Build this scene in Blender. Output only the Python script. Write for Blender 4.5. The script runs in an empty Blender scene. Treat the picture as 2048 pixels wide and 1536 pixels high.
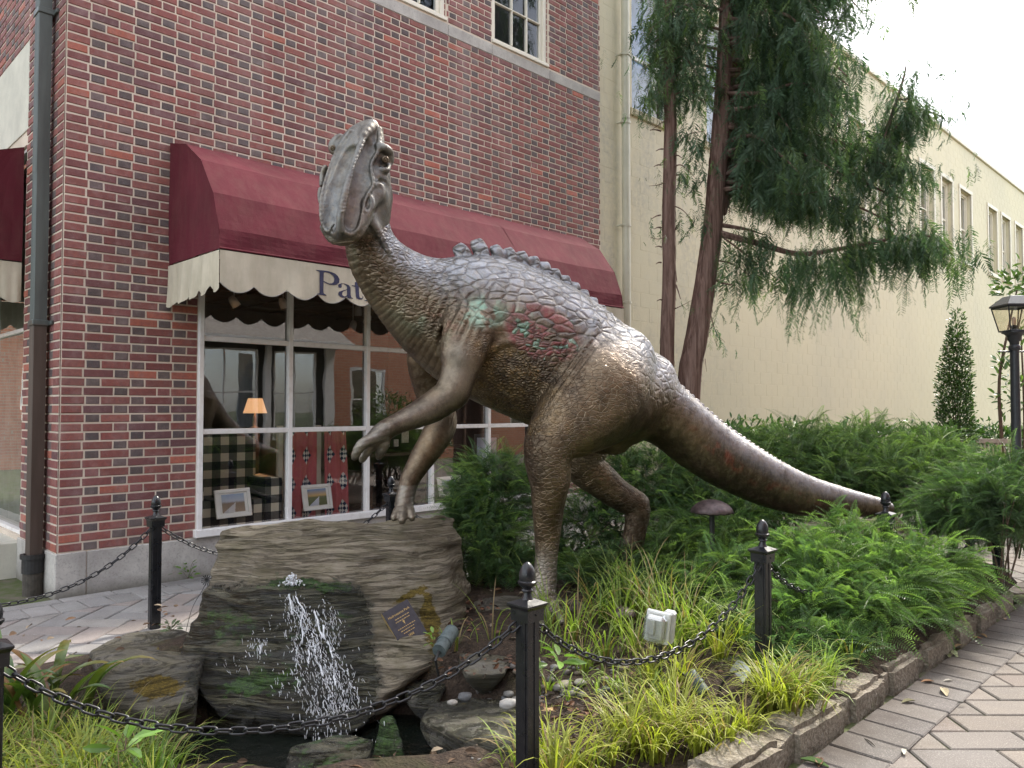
import bpy, bmesh, math, random
import numpy as np
from mathutils import Vector, Matrix, kdtree
random.seed(7); RNG = np.random.default_rng(7)
R = math.radians
SC = bpy.context.scene
COL = SC.collection

# ------------------------------------------------------------------ camera
CAM_H, FPX, TILT = 1.55, 1560.0, R(1.8)
cam = bpy.data.cameras.new('camera'); cam_o = bpy.data.objects.new('camera', cam); COL.objects.link(cam_o)
cam.sensor_width = 36.0; cam.lens = FPX/2048*36.0; cam.clip_start = .05; cam.clip_end = 800
cam_o.location = (0, 0, CAM_H); cam_o.rotation_euler = (R(90)+TILT, 0, 0)
SC.camera = cam_o

# ------------------------------------------------------------------ sky and sun
SUN_EL, SUN_AZ = R(47), R(41)          # azimuth clockwise from +Y
W = bpy.data.worlds.new('World'); SC.world = W; W.use_nodes = True
nt = W.node_tree; nt.nodes.clear()
wo = nt.nodes.new('ShaderNodeOutputWorld'); bg = nt.nodes.new('ShaderNodeBackground')
sky = nt.nodes.new('ShaderNodeTexSky'); sky.sky_type = 'NISHITA'; sky.sun_disc = False
sky.sun_elevation = SUN_EL; sky.sun_rotation = SUN_AZ; sky.dust_density = 2.0; sky.air_density = 1.0
tc = nt.nodes.new('ShaderNodeTexCoord')
nz = nt.nodes.new('ShaderNodeTexNoise'); nz.inputs['Scale'].default_value = 2.2; nz.inputs['Detail'].default_value = 5
cr = nt.nodes.new('ShaderNodeValToRGB')
cr.color_ramp.elements[0].position = .43; cr.color_ramp.elements[0].color = (.10, .10, .10, 1)
cr.color_ramp.elements[1].position = .68; cr.color_ramp.elements[1].color = (.88, .88, .88, 1)
mx = nt.nodes.new('ShaderNodeMix'); mx.data_type = 'RGBA'
nt.links.new(tc.outputs['Generated'], nz.inputs['Vector']); nt.links.new(nz.outputs['Fac'], cr.inputs['Fac'])
nt.links.new(cr.outputs['Color'], mx.inputs[0]); nt.links.new(sky.outputs[0], mx.inputs[6])
mx.inputs[7].default_value = (10.6, 10.3, 9.9, 1)     # bright thin cloud
nt.links.new(mx.outputs[2], bg.inputs['Color']); bg.inputs['Strength'].default_value = .15
nt.links.new(bg.outputs[0], wo.inputs['Surface'])
sun = bpy.data.lights.new('sun', 'SUN'); sun.energy = 2.7; sun.angle = R(5); sun.color = (1, .94, .84)
sun_o = bpy.data.objects.new('sun', sun); COL.objects.link(sun_o)
sd = Vector((math.sin(SUN_AZ)*math.cos(SUN_EL), math.cos(SUN_AZ)*math.cos(SUN_EL), math.sin(SUN_EL)))
sun_o.rotation_euler = sd.to_track_quat('Z', 'Y').to_euler(); sun_o.location = (6, 8, 20)
vs = SC.view_settings; vs.view_transform = 'Standard'; vs.look = 'None'; vs.gamma = 1; vs.use_curve_mapping = False
vs.exposure = 1.42

# ------------------------------------------------------------------ geometry of the place
_fw = np.array([0, math.cos(TILT), math.sin(TILT)]); _up = np.array([0, -math.sin(TILT), math.cos(TILT)])
def U(px, py, dep):
    """the point that lies dep metres in front (along +Y) on the sight line through pixel px,py of the photograph"""
    d = np.array([1., 0, 0])*(px-1024)/FPX-_up*(py-768)/FPX+_fw
    return np.array([0, 0, CAM_H])+d*dep/d[1]
A_W = R(45.2)
D1 = np.array([math.sin(A_W), math.cos(A_W), 0]); NR = np.array([math.cos(A_W), -math.sin(A_W), 0])
CRN = np.array([-3.71, 6.4, 0])
def F(t, z, n=0.):      # shop front: t along, z up, n towards the street
    return CRN+D1*t+NR*n+np.array([0, 0, z])
def Lw(t, z, n=0.):     # side wall: t away from the corner, n outwards
    return CRN-NR*t-D1*n+np.array([0, 0, z])
ROT_F = math.pi/2-A_W            # local x along D1, local -y outwards
ROT_L = math.atan2(-NR[1], -NR[0])+math.pi

# ------------------------------------------------------------------ helpers
def tag(o, label=None, cat=None, group=None, kind=None):
    if label: o['label'] = label
    if cat: o['category'] = cat
    if group: o['group'] = group
    if kind: o['kind'] = kind
    return o
def wloc(o):
    v = Vector((0, 0, 0))
    while o: v += o.location; o = o.parent
    return v
def place(o, parent):
    COL.objects.link(o)
    if parent is not None:
        o.location = o.location-wloc(parent); o.parent = parent
    return o
def thing(name, label, cat, loc=(0, 0, 0), group=None):
    o = bpy.data.objects.new(name, None); COL.objects.link(o); o.location = Vector([float(c) for c in loc])
    o.empty_display_size = .1
    return tag(o, label, cat, group)
def mesh_np(name, V, faces, mats=None, cols=None, smooth=False, fmat=None, extra=None):
    """faces: list of int arrays (m,k)"""
    me = bpy.data.meshes.new(name)
    V = np.asarray(V, dtype=np.float32)
    faces = [np.asarray(f, dtype=np.int32) for f in faces if len(f)]
    me.vertices.add(len(V)); me.vertices.foreach_set('co', V.ravel())
    nl = sum(f.size for f in faces); npoly = sum(len(f) for f in faces)
    me.loops.add(nl); me.polygons.add(npoly)
    me.loops.foreach_set('vertex_index', np.concatenate([f.ravel() for f in faces]))
    tot = np.concatenate([np.full(len(f), f.shape[1], dtype=np.int32) for f in faces])
    st = np.concatenate([[0], np.cumsum(tot)[:-1]]).astype(np.int32)
    me.polygons.foreach_set('loop_start', st)
    try: me.polygons.foreach_set('loop_total', tot)
    except Exception: pass
    me.polygons.foreach_set('use_smooth', np.full(npoly, bool(smooth), dtype=bool))
    if mats:
        for m in (mats if isinstance(mats, (list, tuple)) else [mats]): me.materials.append(m)
    if fmat is not None: me.polygons.foreach_set('material_index', np.asarray(fmat, dtype=np.int32))
    me.update(calc_edges=True)
    if cols is not None:
        ca = me.color_attributes.new('col', 'FLOAT_COLOR', 'POINT')
        c = np.ones((len(V), 4), dtype=np.float32); c[:, :3] = cols
        ca.data.foreach_set('color', c.ravel())
    if extra:
        for k, v in extra.items():
            at = me.attributes.new(k, 'FLOAT', 'POINT'); at.data.foreach_set('value', np.asarray(v, dtype=np.float32))
    me.validate()
    return me
def rotz(a):
    c, s = math.cos(a), math.sin(a); return np.array([[c, -s, 0], [s, c, 0], [0, 0, 1.]])
def frame_from(z, x=None):
    z = np.asarray(z, float); z = z/np.linalg.norm(z)
    if x is None: x = np.array([1, 0, 0]) if abs(z[0]) < .9 else np.array([0, 1, 0])
    y = np.cross(z, x); y /= np.linalg.norm(y); x = np.cross(y, z)
    return np.stack([x, y, z], 1)
class MB:
    """collects shapes into one mesh"""
    def __init__(s): s.V = []; s.Fs = {}; s.n = 0; s.C = []; s.M = {}
    def add(s, V, Fl, col=None, m=0):
        V = np.asarray(V, float).reshape(-1, 3)
        for f in Fl:
            s.Fs.setdefault((len(f), m), []).append([i+s.n for i in f])
        s.V.append(V); s.n += len(V)
        s.C.append(np.tile(np.array(col if col is not None else (1, 1, 1), float), (len(V), 1)))
        return s
    def addf(s, V, Farr, col=None, m=0):
        V = np.asarray(V, float); Farr = np.asarray(Farr)
        s.Fs.setdefault((Farr.shape[1], m), []).extend((Farr+s.n).tolist())
        s.V.append(V); s.n += len(V)
        c = np.ones((len(V), 3)) if col is None else np.broadcast_to(np.asarray(col, float), (len(V), 3))
        s.C.append(c); return s
    def box(s, c, size, rot=None, bev=0., col=None, m=0):
        hx, hy, hz = [v/2 for v in size]
        b = min(bev, hx*.9, hy*.9, hz*.9)
        if b <= 0:
            P = np.array([[x, y, z] for x in (-hx, hx) for y in (-hy, hy) for z in (-hz, hz)])
            Fl = [(0, 1, 3, 2), (4, 6, 7, 5), (0, 4, 5, 1), (2, 3, 7, 6), (0, 2, 6, 4), (1, 5, 7, 3)]
        else:
            P = []; idx = {}
            for sx in (-1, 1):
                for sy in (-1, 1):
                    for sz in (-1, 1):
                        idx[sx, sy, sz] = len(P)
                        P += [[sx*hx, sy*(hy-b), sz*(hz-b)], [sx*(hx-b), sy*hy, sz*(hz-b)], [sx*(hx-b), sy*(hy-b), sz*hz]]
            P = np.array(P, float); Fl = []
            I = lambda a, b_, c_, k: idx[a, b_, c_]+k
            for sx in (-1, 1):
                q = [I(sx, -1, -1, 0), I(sx, 1, -1, 0), I(sx, 1, 1, 0), I(sx, -1, 1, 0)]; Fl.append(q if sx > 0 else q[::-1])
            for sy in (-1, 1):
                q = [I(-1, sy, -1, 1), I(-1, sy, 1, 1), I(1, sy, 1, 1), I(1, sy, -1, 1)]; Fl.append(q if sy > 0 else q[::-1])
            for sz in (-1, 1):
                q = [I(-1, -1, sz, 2), I(1, -1, sz, 2), I(1, 1, sz, 2), I(-1, 1, sz, 2)]; Fl.append(q if sz > 0 else q[::-1])
            for sx in (-1, 1):
                for sy in (-1, 1):
                    q = [I(sx, sy, -1, 0), I(sx, sy, -1, 1), I(sx, sy, 1, 1), I(sx, sy, 1, 0)]; Fl.append(q if sx*sy > 0 else q[::-1])
                for sz in (-1, 1):
                    q = [I(sx, -1, sz, 0), I(sx, 1, sz, 0), I(sx, 1, sz, 2), I(sx, -1, sz, 2)]; Fl.append(q if sx*sz > 0 else q[::-1])
            for sy in (-1, 1):
                for sz in (-1, 1):
                    q = [I(-1, sy, sz, 1), I(-1, sy, sz, 2), I(1, sy, sz, 2), I(1, sy, sz, 1)]; Fl.append(q if sy*sz > 0 else q[::-1])
            for k_, v_ in idx.items():
                q = [v_, v_+1, v_+2]; Fl.append(q if k_[0]*k_[1]*k_[2] > 0 else q[::-1])
        if rot is not None: P = P@np.asarray(rot).T
        return s.add(P+np.asarray(c, float), Fl, col, m)
    def quad(s, a, b, c, d, col=None, m=0): return s.add([a, b, c, d], [(0, 1, 2, 3)], col, m)
    def tube(s, pts, rad, n=8, cap=True, col=None, m=0, flat=None):
        pts = np.asarray(pts, float); k = len(pts)
        rad = np.broadcast_to(np.asarray(rad, float), (k,))
        tg = np.gradient(pts, axis=0); tg /= np.linalg.norm(tg, axis=1)[:, None]+1e-9
        x = np.array([1., 0, 0]) if abs(tg[0][0]) < .8 else np.array([0, 1., 0])
        V = []; a = np.linspace(0, 2*math.pi, n, endpoint=False)
        for i in range(k):
            y = np.cross(tg[i], x); y /= np.linalg.norm(y); x = np.cross(y, tg[i])
            V.append(pts[i]+rad[i]*(np.cos(a)[:, None]*x+np.sin(a)[:, None]*y*(flat or 1)))
        V = np.concatenate(V)
        Fl = []
        for i in range(k-1):
            for j in range(n):
                j2 = (j+1) % n; Fl.append((i*n+j, i*n+j2, (i+1)*n+j2, (i+1)*n+j))
        s.add(V, Fl, col, m)
        if cap:
            b = s.n-len(V); s.Fs.setdefault((n, m), []).append([b+j for j in range(n)][::-1])
            s.Fs[(n, m)].append([b+(k-1)*n+j for j in range(n)])
        return s
    def lathe(s, prof, c, n=20, col=None, m=0, rot=None):
        a = np.linspace(0, 2*math.pi, n, endpoint=False)
        V = np.concatenate([np.stack([r*np.cos(a), r*np.sin(a), np.full(n, z)], 1) for r, z in prof])
        if rot is not None: V = V@np.asarray(rot).T
        Fl = []
        for i in range(len(prof)-1):
            for j in range(n):
                j2 = (j+1) % n; Fl.append((i*n+j, i*n+j2, (i+1)*n+j2, (i+1)*n+j))
        s.add(V+np.asarray(c, float), Fl, col, m)
        return s
    def grid(s, P, col=None, m=0):      # P (a,b,3)
        a, b = P.shape[:2]; i = np.arange(a-1)[:, None]*b+np.arange(b-1)[None]
        f = np.stack([i, i+1, i+b+1, i+b], -1).reshape(-1, 4)
        c = None if col is None else (np.asarray(col).reshape(-1, 3) if np.ndim(col) > 1 else col)
        return s.addf(P.reshape(-1, 3), f, c, m)
    def build(s, name, mats, parent=None, smooth=False, base=None):
        V = np.concatenate(s.V) if s.V else np.zeros((0, 3)); C = np.concatenate(s.C)
        if base is None: base = np.array(wloc(parent)) if parent is not None else np.array([0, 0, 0.])
        else: base = np.asarray(base, float)
        keys = list(s.Fs); fm = np.concatenate([np.full(len(s.Fs[k]), k[1]) for k in keys])
        me = mesh_np(name, V-base, [s.Fs[k] for k in keys], mats, C, smooth, fm)
        o = bpy.data.objects.new(name, me); o.location = Vector(base.tolist())
        return place(o, parent)
def smooth_by_angle(o, ang=40):
    me = o.data
    bm = bmesh.new(); bm.from_mesh(me); a = R(ang)
    for f in bm.faces: f.smooth = True
    for e in bm.edges:
        if len(e.link_faces) == 2 and e.calc_face_angle(0) > a: e.smooth = False
    bm.to_mesh(me); bm.free(); return o
# ---- numpy noise
def _h(ix, iy, iz, seed):
    n = (ix.astype(np.int64)*374761393+iy.astype(np.int64)*668265263+iz.astype(np.int64)*2147483647+seed*974711) & 0xffffffff
    n = ((n ^ (n >> 13))*1274126177) & 0xffffffff
    n = ((n ^ (n >> 16))*2246822519) & 0xffffffff
    return ((n >> 8) & 0xffff)/65535.0*2-1
def vn(P, seed=0):
    P = np.asarray(P, float); I = np.floor(P).astype(np.int64); f = P-I; f = f*f*(3-2*f)
    x, y, z = I[..., 0], I[..., 1], I[..., 2]; fx, fy, fz = f[..., 0], f[..., 1], f[..., 2]
    r = 0
    for dx in (0, 1):
        wx = fx if dx else 1-fx
        for dy in (0, 1):
            wy = fy if dy else 1-fy
            for dz in (0, 1):
                r = r+wx*wy*(fz if dz else 1-fz)*_h(x+dx, y+dy, z+dz, seed)
    return r
def fbm(P, oct=4, seed=0, gain=.5):
    r = 0; a = 1; P = np.asarray(P, float)
    for o in range(oct):
        r = r+a*vn(P*(2**o)+o*17.3, seed+o); a *= gain
    return r
def catmull(P, n):
    P = np.asarray(P, float); k = len(P); Q = np.vstack([2*P[0]-P[1], P, 2*P[-1]-P[-2]]); out = []
    for i in range(k-1):
        p0, p1, p2, p3 = Q[i:i+4]
        for j in range(n):
            t = j/n; out.append(.5*((2*p1)+(-p0+p2)*t+(2*p0-5*p1+4*p2-p3)*t*t+(-p0+3*p1-3*p2+p3)*t**3))
    out.append(P[-1]); return np.array(out)
# ---- materials
class NT:
    def __init__(s, name):
        s.m = bpy.data.materials.new(name); s.m.use_nodes = True; s.t = s.m.node_tree
        s.b = s.t.nodes['Principled BSDF']; s.out = s.t.nodes['Material Output']
        s._tc = None
    def n(s, typ, **kw):
        nd = s.t.nodes.new('ShaderNode'+typ)
        for k, v in kw.items(): setattr(nd, k, v)
        return nd
    def l(s, a, b): s.t.links.new(a, b)
    def set(s, nd, **kw):
        for k, v in kw.items():
            i = nd.inputs[k.replace('_', ' ')]
            if isinstance(v, bpy.types.NodeSocket): s.l(v, i)
            else: i.default_value = v
        return nd
    def co(s, kind='Object', scale=None, rot=None):
        if s._tc is None: s._tc = s.n('TexCoord')
        o = s._tc.outputs[kind]
        if scale is None and rot is None: return o
        mp = s.n('Mapping'); s.l(o, mp.inputs[0])
        if scale is not None: mp.inputs['Scale'].default_value = scale
        if rot is not None: mp.inputs['Rotation'].default_value = rot
        return mp.outputs[0]
    def pos(s, scale=None, rot=None):
        g = s.n('NewGeometry')
        if scale is None and rot is None: return g.outputs['Position']
        mp = s.n('Mapping'); s.l(g.outputs['Position'], mp.inputs[0])
        if scale is not None: mp.inputs['Scale'].default_value = scale
        if rot is not None: mp.inputs['Rotation'].default_value = rot
        return mp.outputs[0]
    def noise(s, vec, scale=5, detail=4, rough=.55, dist=0.):
        nd = s.n('TexNoise'); s.l(vec, nd.inputs['Vector'])
        nd.inputs['Scale'].default_value = scale; nd.inputs['Detail'].default_value = detail
        nd.inputs['Roughness'].default_value = rough; nd.inputs['Distortion'].default_value = dist
        return nd.outputs['Fac']
    def voro(s, vec, scale=5, feature='F1', out='Distance', rnd=1.):
        nd = s.n('TexVoronoi', feature=feature); s.l(vec, nd.inputs['Vector']); nd.inputs['Scale'].default_value = scale
        nd.inputs['Randomness'].default_value = rnd
        return nd.outputs[out]
    def ramp(s, fac, *stops, interp='LINEAR'):
        r = s.n('ValToRGB'); r.color_ramp.interpolation = interp
        e = r.color_ramp.elements
        while len(e) < len(stops): e.new(.5)
        for i, (p, c) in enumerate(stops):
            e[i].position = p; c = (c, c, c) if isinstance(c, (int, float)) else c
            e[i].color = (*c[:3], 1)
        s.l(fac, r.inputs[0]); return r.outputs[0]
    def mix(s, f, a, b, mode='MIX'):
        nd = s.n('Mix', data_type='RGBA', blend_type=mode)
        for i, v in ((0, f), (6, a), (7, b)):
            if isinstance(v, bpy.types.NodeSocket): s.l(v, nd.inputs[i])
            elif i == 0: nd.inputs[0].default_value = v
            else: nd.inputs[i].default_value = (*v[:3], 1)
        return nd.outputs[2]
    def math(s, op, a, b=0., clamp=False):
        nd = s.n('Math', operation=op, use_clamp=clamp)
        for i, v in enumerate((a, b)):
            if isinstance(v, bpy.types.NodeSocket): s.l(v, nd.inputs[i])
            else: nd.inputs[i].default_value = v
        return nd.outputs[0]
    def attr(s, name='col', out='Color'):
        nd = s.n('Attribute', attribute_name=name); return nd.outputs[out]
    def bump(s, h, strength=.3, dist=.01, prev=None):
        nd = s.n('Bump'); nd.inputs['Strength'].default_value = strength; nd.inputs['Distance'].default_value = dist
        s.l(h, nd.inputs['Height'])
        if prev is not None: s.l(prev, nd.inputs['Normal'])
        s.l(nd.outputs[0], s.b.inputs['Normal']); return nd.outputs[0]
    def P(s, col=None, rough=None, metal=None, spec=None, **kw):
        for k, v in (('Base Color', col), ('Roughness', rough), ('Metallic', metal), ('Specular IOR Level', spec)):
            if v is None: continue
            i = s.b.inputs[k]
            if isinstance(v, bpy.types.NodeSocket): s.l(v, i)
            else: i.default_value = (*v[:3], 1) if k == 'Base Color' else v
        for k, v in kw.items():
            i = s.b.inputs[k.replace('_', ' ')]
            if isinstance(v, bpy.types.NodeSocket): s.l(v, i)
            else: i.default_value = v
        return s.m
def simple(name, col, rough=.6, metal=0., var=.25, scale=8, bump=.15, bscale=60, spec=None):
    t = NT(name); p = t.pos()
    n = t.noise(p, scale, 5)
    c = t.mix(t.ramp(n, (.3, 0.), (.7, 1.)), [v*(1-var) for v in col], [min(1, v*(1+var)) for v in col])
    r = t.ramp(t.noise(p, scale*2.3, 3), (.3, max(0, rough-.12)), (.7, min(1, rough+.1)))
    if bump: t.bump(t.noise(p, bscale, 4), bump, .004)
    return t.P(c, r, metal, spec)
# ================================================================== materials of the buildings
def mat_brick(name, objcol):
    t = NT(name); p = t.pos()
    base = t.n('ObjectInfo').outputs['Color'] if objcol else t.attr('col')
    c = t.mix(t.ramp(t.noise(p, 34, 5), (.3, 0.), (.75, .55)), base, (.11, .055, .06))
    c = t.mix(t.ramp(t.noise(p, 9, 5, .6), (.5, 0.), (.8, .35)), c, (.36, .27, .26))
    c = t.mix(t.ramp(t.noise(p, 160, 3), (.58, 0.), (.75, .5)), c, (.33, .24, .22))
    c = t.mix(t.ramp(t.noise(t.pos((1, 1, .12)), 2.2, 5, .6), (.5, 0.), (.8, .22)), c, (.42, .37, .36))
    t.bump(t.noise(p, 150, 6, .65), .5, .003)
    return t.P(c, t.ramp(t.noise(p, 30), (.3, .62), (.7, .9)), 0, .35)
M = {}
M['brick_o'] = mat_brick('brick_faces', True); M['brick_v'] = mat_brick('brick_faces_far', False)
def mk_mortar():
    t = NT('mortar'); p = t.pos()
    c = t.mix(t.ramp(t.noise(p, 2, 5), (.35, 0.), (.7, 1.)), (.66, .57, .47), (.50, .43, .35))
    t.bump(t.noise(p, 240, 4), .5, .003); return t.P(c, .95, 0, .2)
M['mortar'] = mk_mortar()
def mk_lime():
    t = NT('limestone'); p = t.pos()
    c = t.mix(t.ramp(t.noise(p, 3, 6, .65), (.35, 0.), (.65, 1.)), (.50, .48, .44), (.33, .31, .29))
    c = t.mix(t.ramp(t.noise(p, 55, 4), (.52, 0.), (.72, .6)), c, (.22, .21, .20))
    c = t.mix(t.ramp(t.noise(t.pos((1, 1, .15)), 5, 5, .6), (.55, 0.), (.8, .6)), c, (.17, .16, .14))
    g = t.n('SeparateXYZ'); t.l(p, g.inputs[0])
    lo = t.ramp(t.math('ADD', g.outputs[2], t.math('MULTIPLY', t.noise(p, 7, 5), .10)), (.05, 1.), (.17, 0.))
    c = t.mix(t.math('MULTIPLY', lo, .7), c, (.11, .10, .075))
    t.bump(t.noise(p, 90, 6, .6), .45, .006); return t.P(c, .9, 0, .25)
M['lime'] = mk_lime()
def mk_cream():
    t = NT('cream_paint'); p = t.pos()
    base = t.mix(t.ramp(t.noise(p, .35, 4), (.35, 0.), (.65, 1.)), (.62, .56, .385), (.57, .52, .37))
    grime = t.math('MULTIPLY', t.ramp(t.noise(t.pos((1, 1, .45)), 1.5, 6, .62), (.42, 0.), (.7, 1.)), t.ramp(t.noise(p, 12, 5, .7), (.35, 0.), (.65, 1.)))
    g = t.n('SeparateXYZ'); t.l(p, g.inputs[0])
    near = t.ramp(g.outputs[0], (.0, 0.), (.001, 1.))
    # weathering is heaviest beside the downspout, where the spray wets the blocks
    fall = t.n('MapRange'); t.l(g.outputs[0], fall.inputs[0]); fall.inputs[1].default_value = 1.5; fall.inputs[2].default_value = 4.6; fall.inputs[3].default_value = .85; fall.inputs[4].default_value = .14
    c = t.mix(t.math('MULTIPLY', grime, fall.outputs[0]), base, (.30, .29, .26))
    h = t.math('ADD', t.noise(p, 160, 4), t.math('MULTIPLY', t.noise(p, 20, 4), .7))
    t.bump(h, .35, .006); return t.P(c, t.ramp(t.noise(p, 9), (.3, .6), (.7, .8)), 0, .3)
M['cream'] = mk_cream()
M['creamtrim'] = simple('cream_trim_paint', (.62, .57, .45), .5, 0, .06, 5, .12, 50)
M['offwhite'] = simple('offwhite_trim_paint', (.68, .64, .54), .45, 0, .05, 6, .1, 60)
def mk_white():
    t = NT('white_gloss_paint'); p = t.pos()
    c = t.mix(t.ramp(t.noise(p, 14, 5, .6), (.5, 0.), (.78, .5)), (.80, .79, .77), (.52, .49, .44))
    t.bump(t.noise(p, 60, 3), .12, .003); return t.P(c, .35, 0, .5)
M['white'] = mk_white()
def mk_stucco():
    t = NT('pale_stucco'); p = t.pos()
    c = t.mix(t.ramp(t.noise(p, 3, 6, .65), (.35, 0.), (.7, 1.)), (.60, .58, .50), (.47, .46, .40))
    t.bump(t.noise(p, 80, 5), .4, .006); return t.P(c, .9, 0, .2)
M['stucco'] = mk_stucco()
def mk_glass(name, tint=(.9, .93, .95), refl=.10, rough=.0):
    t = NT(name); t.t.nodes.remove(t.b)
    tr = t.n('BsdfTransparent'); tr.inputs[0].default_value = (*tint, 1)
    gl = t.n('BsdfGlossy'); gl.inputs['Roughness'].default_value = rough; gl.inputs[0].default_value = (1, 1, 1, 1)
    fr = t.n('LayerWeight'); fr.inputs['Blend'].default_value = .5       # symmetric, so daylight also gets in from behind
    f = t.math('ADD', t.math('MULTIPLY', t.math('POWER', fr.outputs['Facing'], 4.), .75), refl+.06, True)
    b = t.n('Bump'); b.inputs['Strength'].default_value = .06; b.inputs['Distance'].default_value = .02
    t.l(t.noise(t.pos(), 1.6, 2), b.inputs['Height']); t.l(b.outputs[0], gl.inputs['Normal'])
    mxs = t.n('MixShader'); t.l(f, mxs.inputs[0]); t.l(tr.outputs[0], mxs.inputs[1]); t.l(gl.outputs[0], mxs.inputs[2])
    t.l(mxs.outputs[0], t.out.inputs['Surface']); return t.m
M['glass'] = mk_glass('shop_glass', (.97, .98, .98), refl=.11)
M['glass2'] = mk_glass('window_glass', (.55, .6, .66), .22); M['glass3'] = mk_glass('dark_window_glass', (.7, .75, .8), .0)
def mk_canvas(name, col, dirt=.0):
    t = NT(name); p = t.pos()
    c = t.mix(t.ramp(t.noise(p, 3, 5, .6), (.35, 0.), (.7, 1.)), [v*.86 for v in col], [min(1, v*1.1) for v in col])
    if dirt:
        d = t.ramp(t.noise(t.pos((1, 1, .25)), 9, 6, .65), (.42, 0.), (.75, dirt))
        c = t.mix(d, c, (.30, .27, .19))
    wv = t.math('ADD', t.noise(t.pos((1, 1, .02)), 420, 2), t.noise(t.pos((.05, .05, 1)), 420, 2))
    h = t.math('ADD', t.math('MULTIPLY', wv, .3), t.math('MULTIPLY', t.noise(p, 6, 4), 1.6))
    t.bump(h, .28, .008)
    return t.P(c, .88, 0, .12)
M['burgundy'] = mk_canvas('burgundy_canvas', (.105, .020, .029), .06)
M['beige'] = mk_canvas('beige_canvas', (.52, .47, .37), .5)
M['ink'] = simple('navy_letter_print', (.035, .035, .075), .8, 0, .2, 12, .05)
def mk_copper():
    t = NT('weathered_copper'); p = t.pos(); g = t.n('SeparateXYZ'); t.l(p, g.inputs[0])
    k = t.ramp(t.noise(t.pos((1, 1, .12)), 9, 6, .6), (.3, 0.), (.7, 1.))
    green = t.mix(k, (.105, .125, .118), (.055, .06, .058))
    brown = t.mix(k, (.070, .052, .042), (.11, .085, .07))
    hi = t.ramp(t.math('MULTIPLY', g.outputs[2], .2), (.448, 0.), (.452, 1.))
    t.bump(t.noise(p, 60, 4), .15, .003)
    return t.P(t.mix(hi, brown, green), .5, .25, .5)
M['copper'] = mk_copper()
M['iron'] = simple('black_cast_iron', (.018, .018, .018), .6, 0, .2, 20, .3, 80)
M['pipe_cream'] = simple('cream_painted_pipe', (.50, .48, .37), .45, 0, .08, 4, .1, 30)
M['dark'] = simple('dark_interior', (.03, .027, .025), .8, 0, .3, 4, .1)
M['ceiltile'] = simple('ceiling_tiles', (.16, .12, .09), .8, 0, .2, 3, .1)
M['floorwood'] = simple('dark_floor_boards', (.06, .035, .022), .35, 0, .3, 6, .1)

# ================================================================== brick building
CO = .076; Z0 = .365; STR, HED, JNT = .242, .118, .0145
bb = thing('brick_building', 'red brick shop building with dark header bricks, stone base and display window', 'building', CRN.tolist())
WIN = (1.13, 5.76, .372, 3.02)
UPW = [(3.04, 4.10, 6.225, 8.35), (4.86, 5.92, 6.225, 8.35)]
BELT = (6.062, 6.20); TOPZ = 9.0; TEND = 7.05
def wall_sheet(mb, fn, t0, t1, z0, z1, holes, dep, back=.1):
    """a wall of thickness back whose face lies dep behind the brick faces, with rectangular holes and reveals"""
    ts = sorted({t0, t1, *[h[0] for h in holes], *[h[1] for h in holes]}); zs = sorted({z0, z1, *[h[2] for h in holes], *[min(h[3], z1) for h in holes]})
    for i in range(len(ts)-1):
        for j in range(len(zs)-1):
            tc_, zc = (ts[i]+ts[i+1])/2, (zs[j]+zs[j+1])/2
            if any(h[0] < tc_ < h[1] and h[2] < zc < h[3] for h in holes): continue
            a, b, c, d = fn(ts[i], zs[j], -dep), fn(ts[i+1], zs[j], -dep), fn(ts[i+1], zs[j+1], -dep), fn(ts[i], zs[j+1], -dep)
            mb.quad(a, b, c, d)
            mb.quad(fn(ts[i], zs[j], -dep-back), fn(ts[i], zs[j+1], -dep-back), fn(ts[i+1], zs[j+1], -dep-back), fn(ts[i+1], zs[j], -dep-back))
    for h in holes:
        for (ta, za, tb, zb) in ((h[0], h[2], h[0], h[3]), (h[1], h[2], h[1], h[3]), (h[0], h[2], h[1], h[2]), (h[0], h[3], h[1], h[3])):
            mb.quad(fn(ta, za, -dep), fn(tb, zb, -dep), fn(tb, zb, -dep-back), fn(ta, za, -dep-back))
mb = MB(); wall_sheet(mb, F, .0, TEND, 0, TOPZ, [WIN]+UPW, -.005, .22)
fwall = mb.build('wall', M['mortar'], bb)
mb = MB(); LWIN = (1.16, 5.9, .372, 4.02)
wall_sheet(mb, Lw, .0, 7.0, 0, TOPZ, [LWIN], -.005, .22)
lwall = mb.build('wall', M['mortar'], bb)
# brick shapes
def brick_mesh(L, seed, dep=.03, bev=.005, H=CO-JNT):
    r = np.random.default_rng(seed); j = lambda s: r.uniform(-s, s)
    l, h = L/2, H/2
    ring = [(-l, -h), (l, -h), (l, h), (-l, h)]
    V = [(x, 0, z) for x, z in ring]+[(x+j(.0015), -dep+bev, z+j(.0015)) for x, z in ring]
    V += [(x-math.copysign(bev*(1+j(.5)), x), -dep+j(.0012), z-math.copysign(bev*(1+j(.4)), z)) for x, z in ring]
    Fl = [(i, (i+1) % 4, 4+(i+1) % 4, 4+i) for i in range(4)]+[(4+i, 4+(i+1) % 4, 8+(i+1) % 4, 8+i) for i in range(4)]+[(8, 9, 10, 11)]
    return np.array(V, float), Fl
def brick_colour(kind):
    u = random.random()
    if kind == 'h':
        b = random.choice([(.085, .075, .070), (.105, .092, .085), (.12, .095, .09), (.075, .068, .068)])
        if u < .12: b = (.20, .075, .07)
    else:
        b = random.choice([(.225, .074, .060), (.205, .066, .055), (.24, .084, .066), (.18, .060, .054), (.215, .082, .068), (.150, .058, .056)])
        if u < .05: b = (.36, .11, .07)
        elif u < .10: b = (.13, .06, .062)
    k = random.uniform(.82, 1.15)*1.16; return tuple(v*k for v in b)
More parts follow.
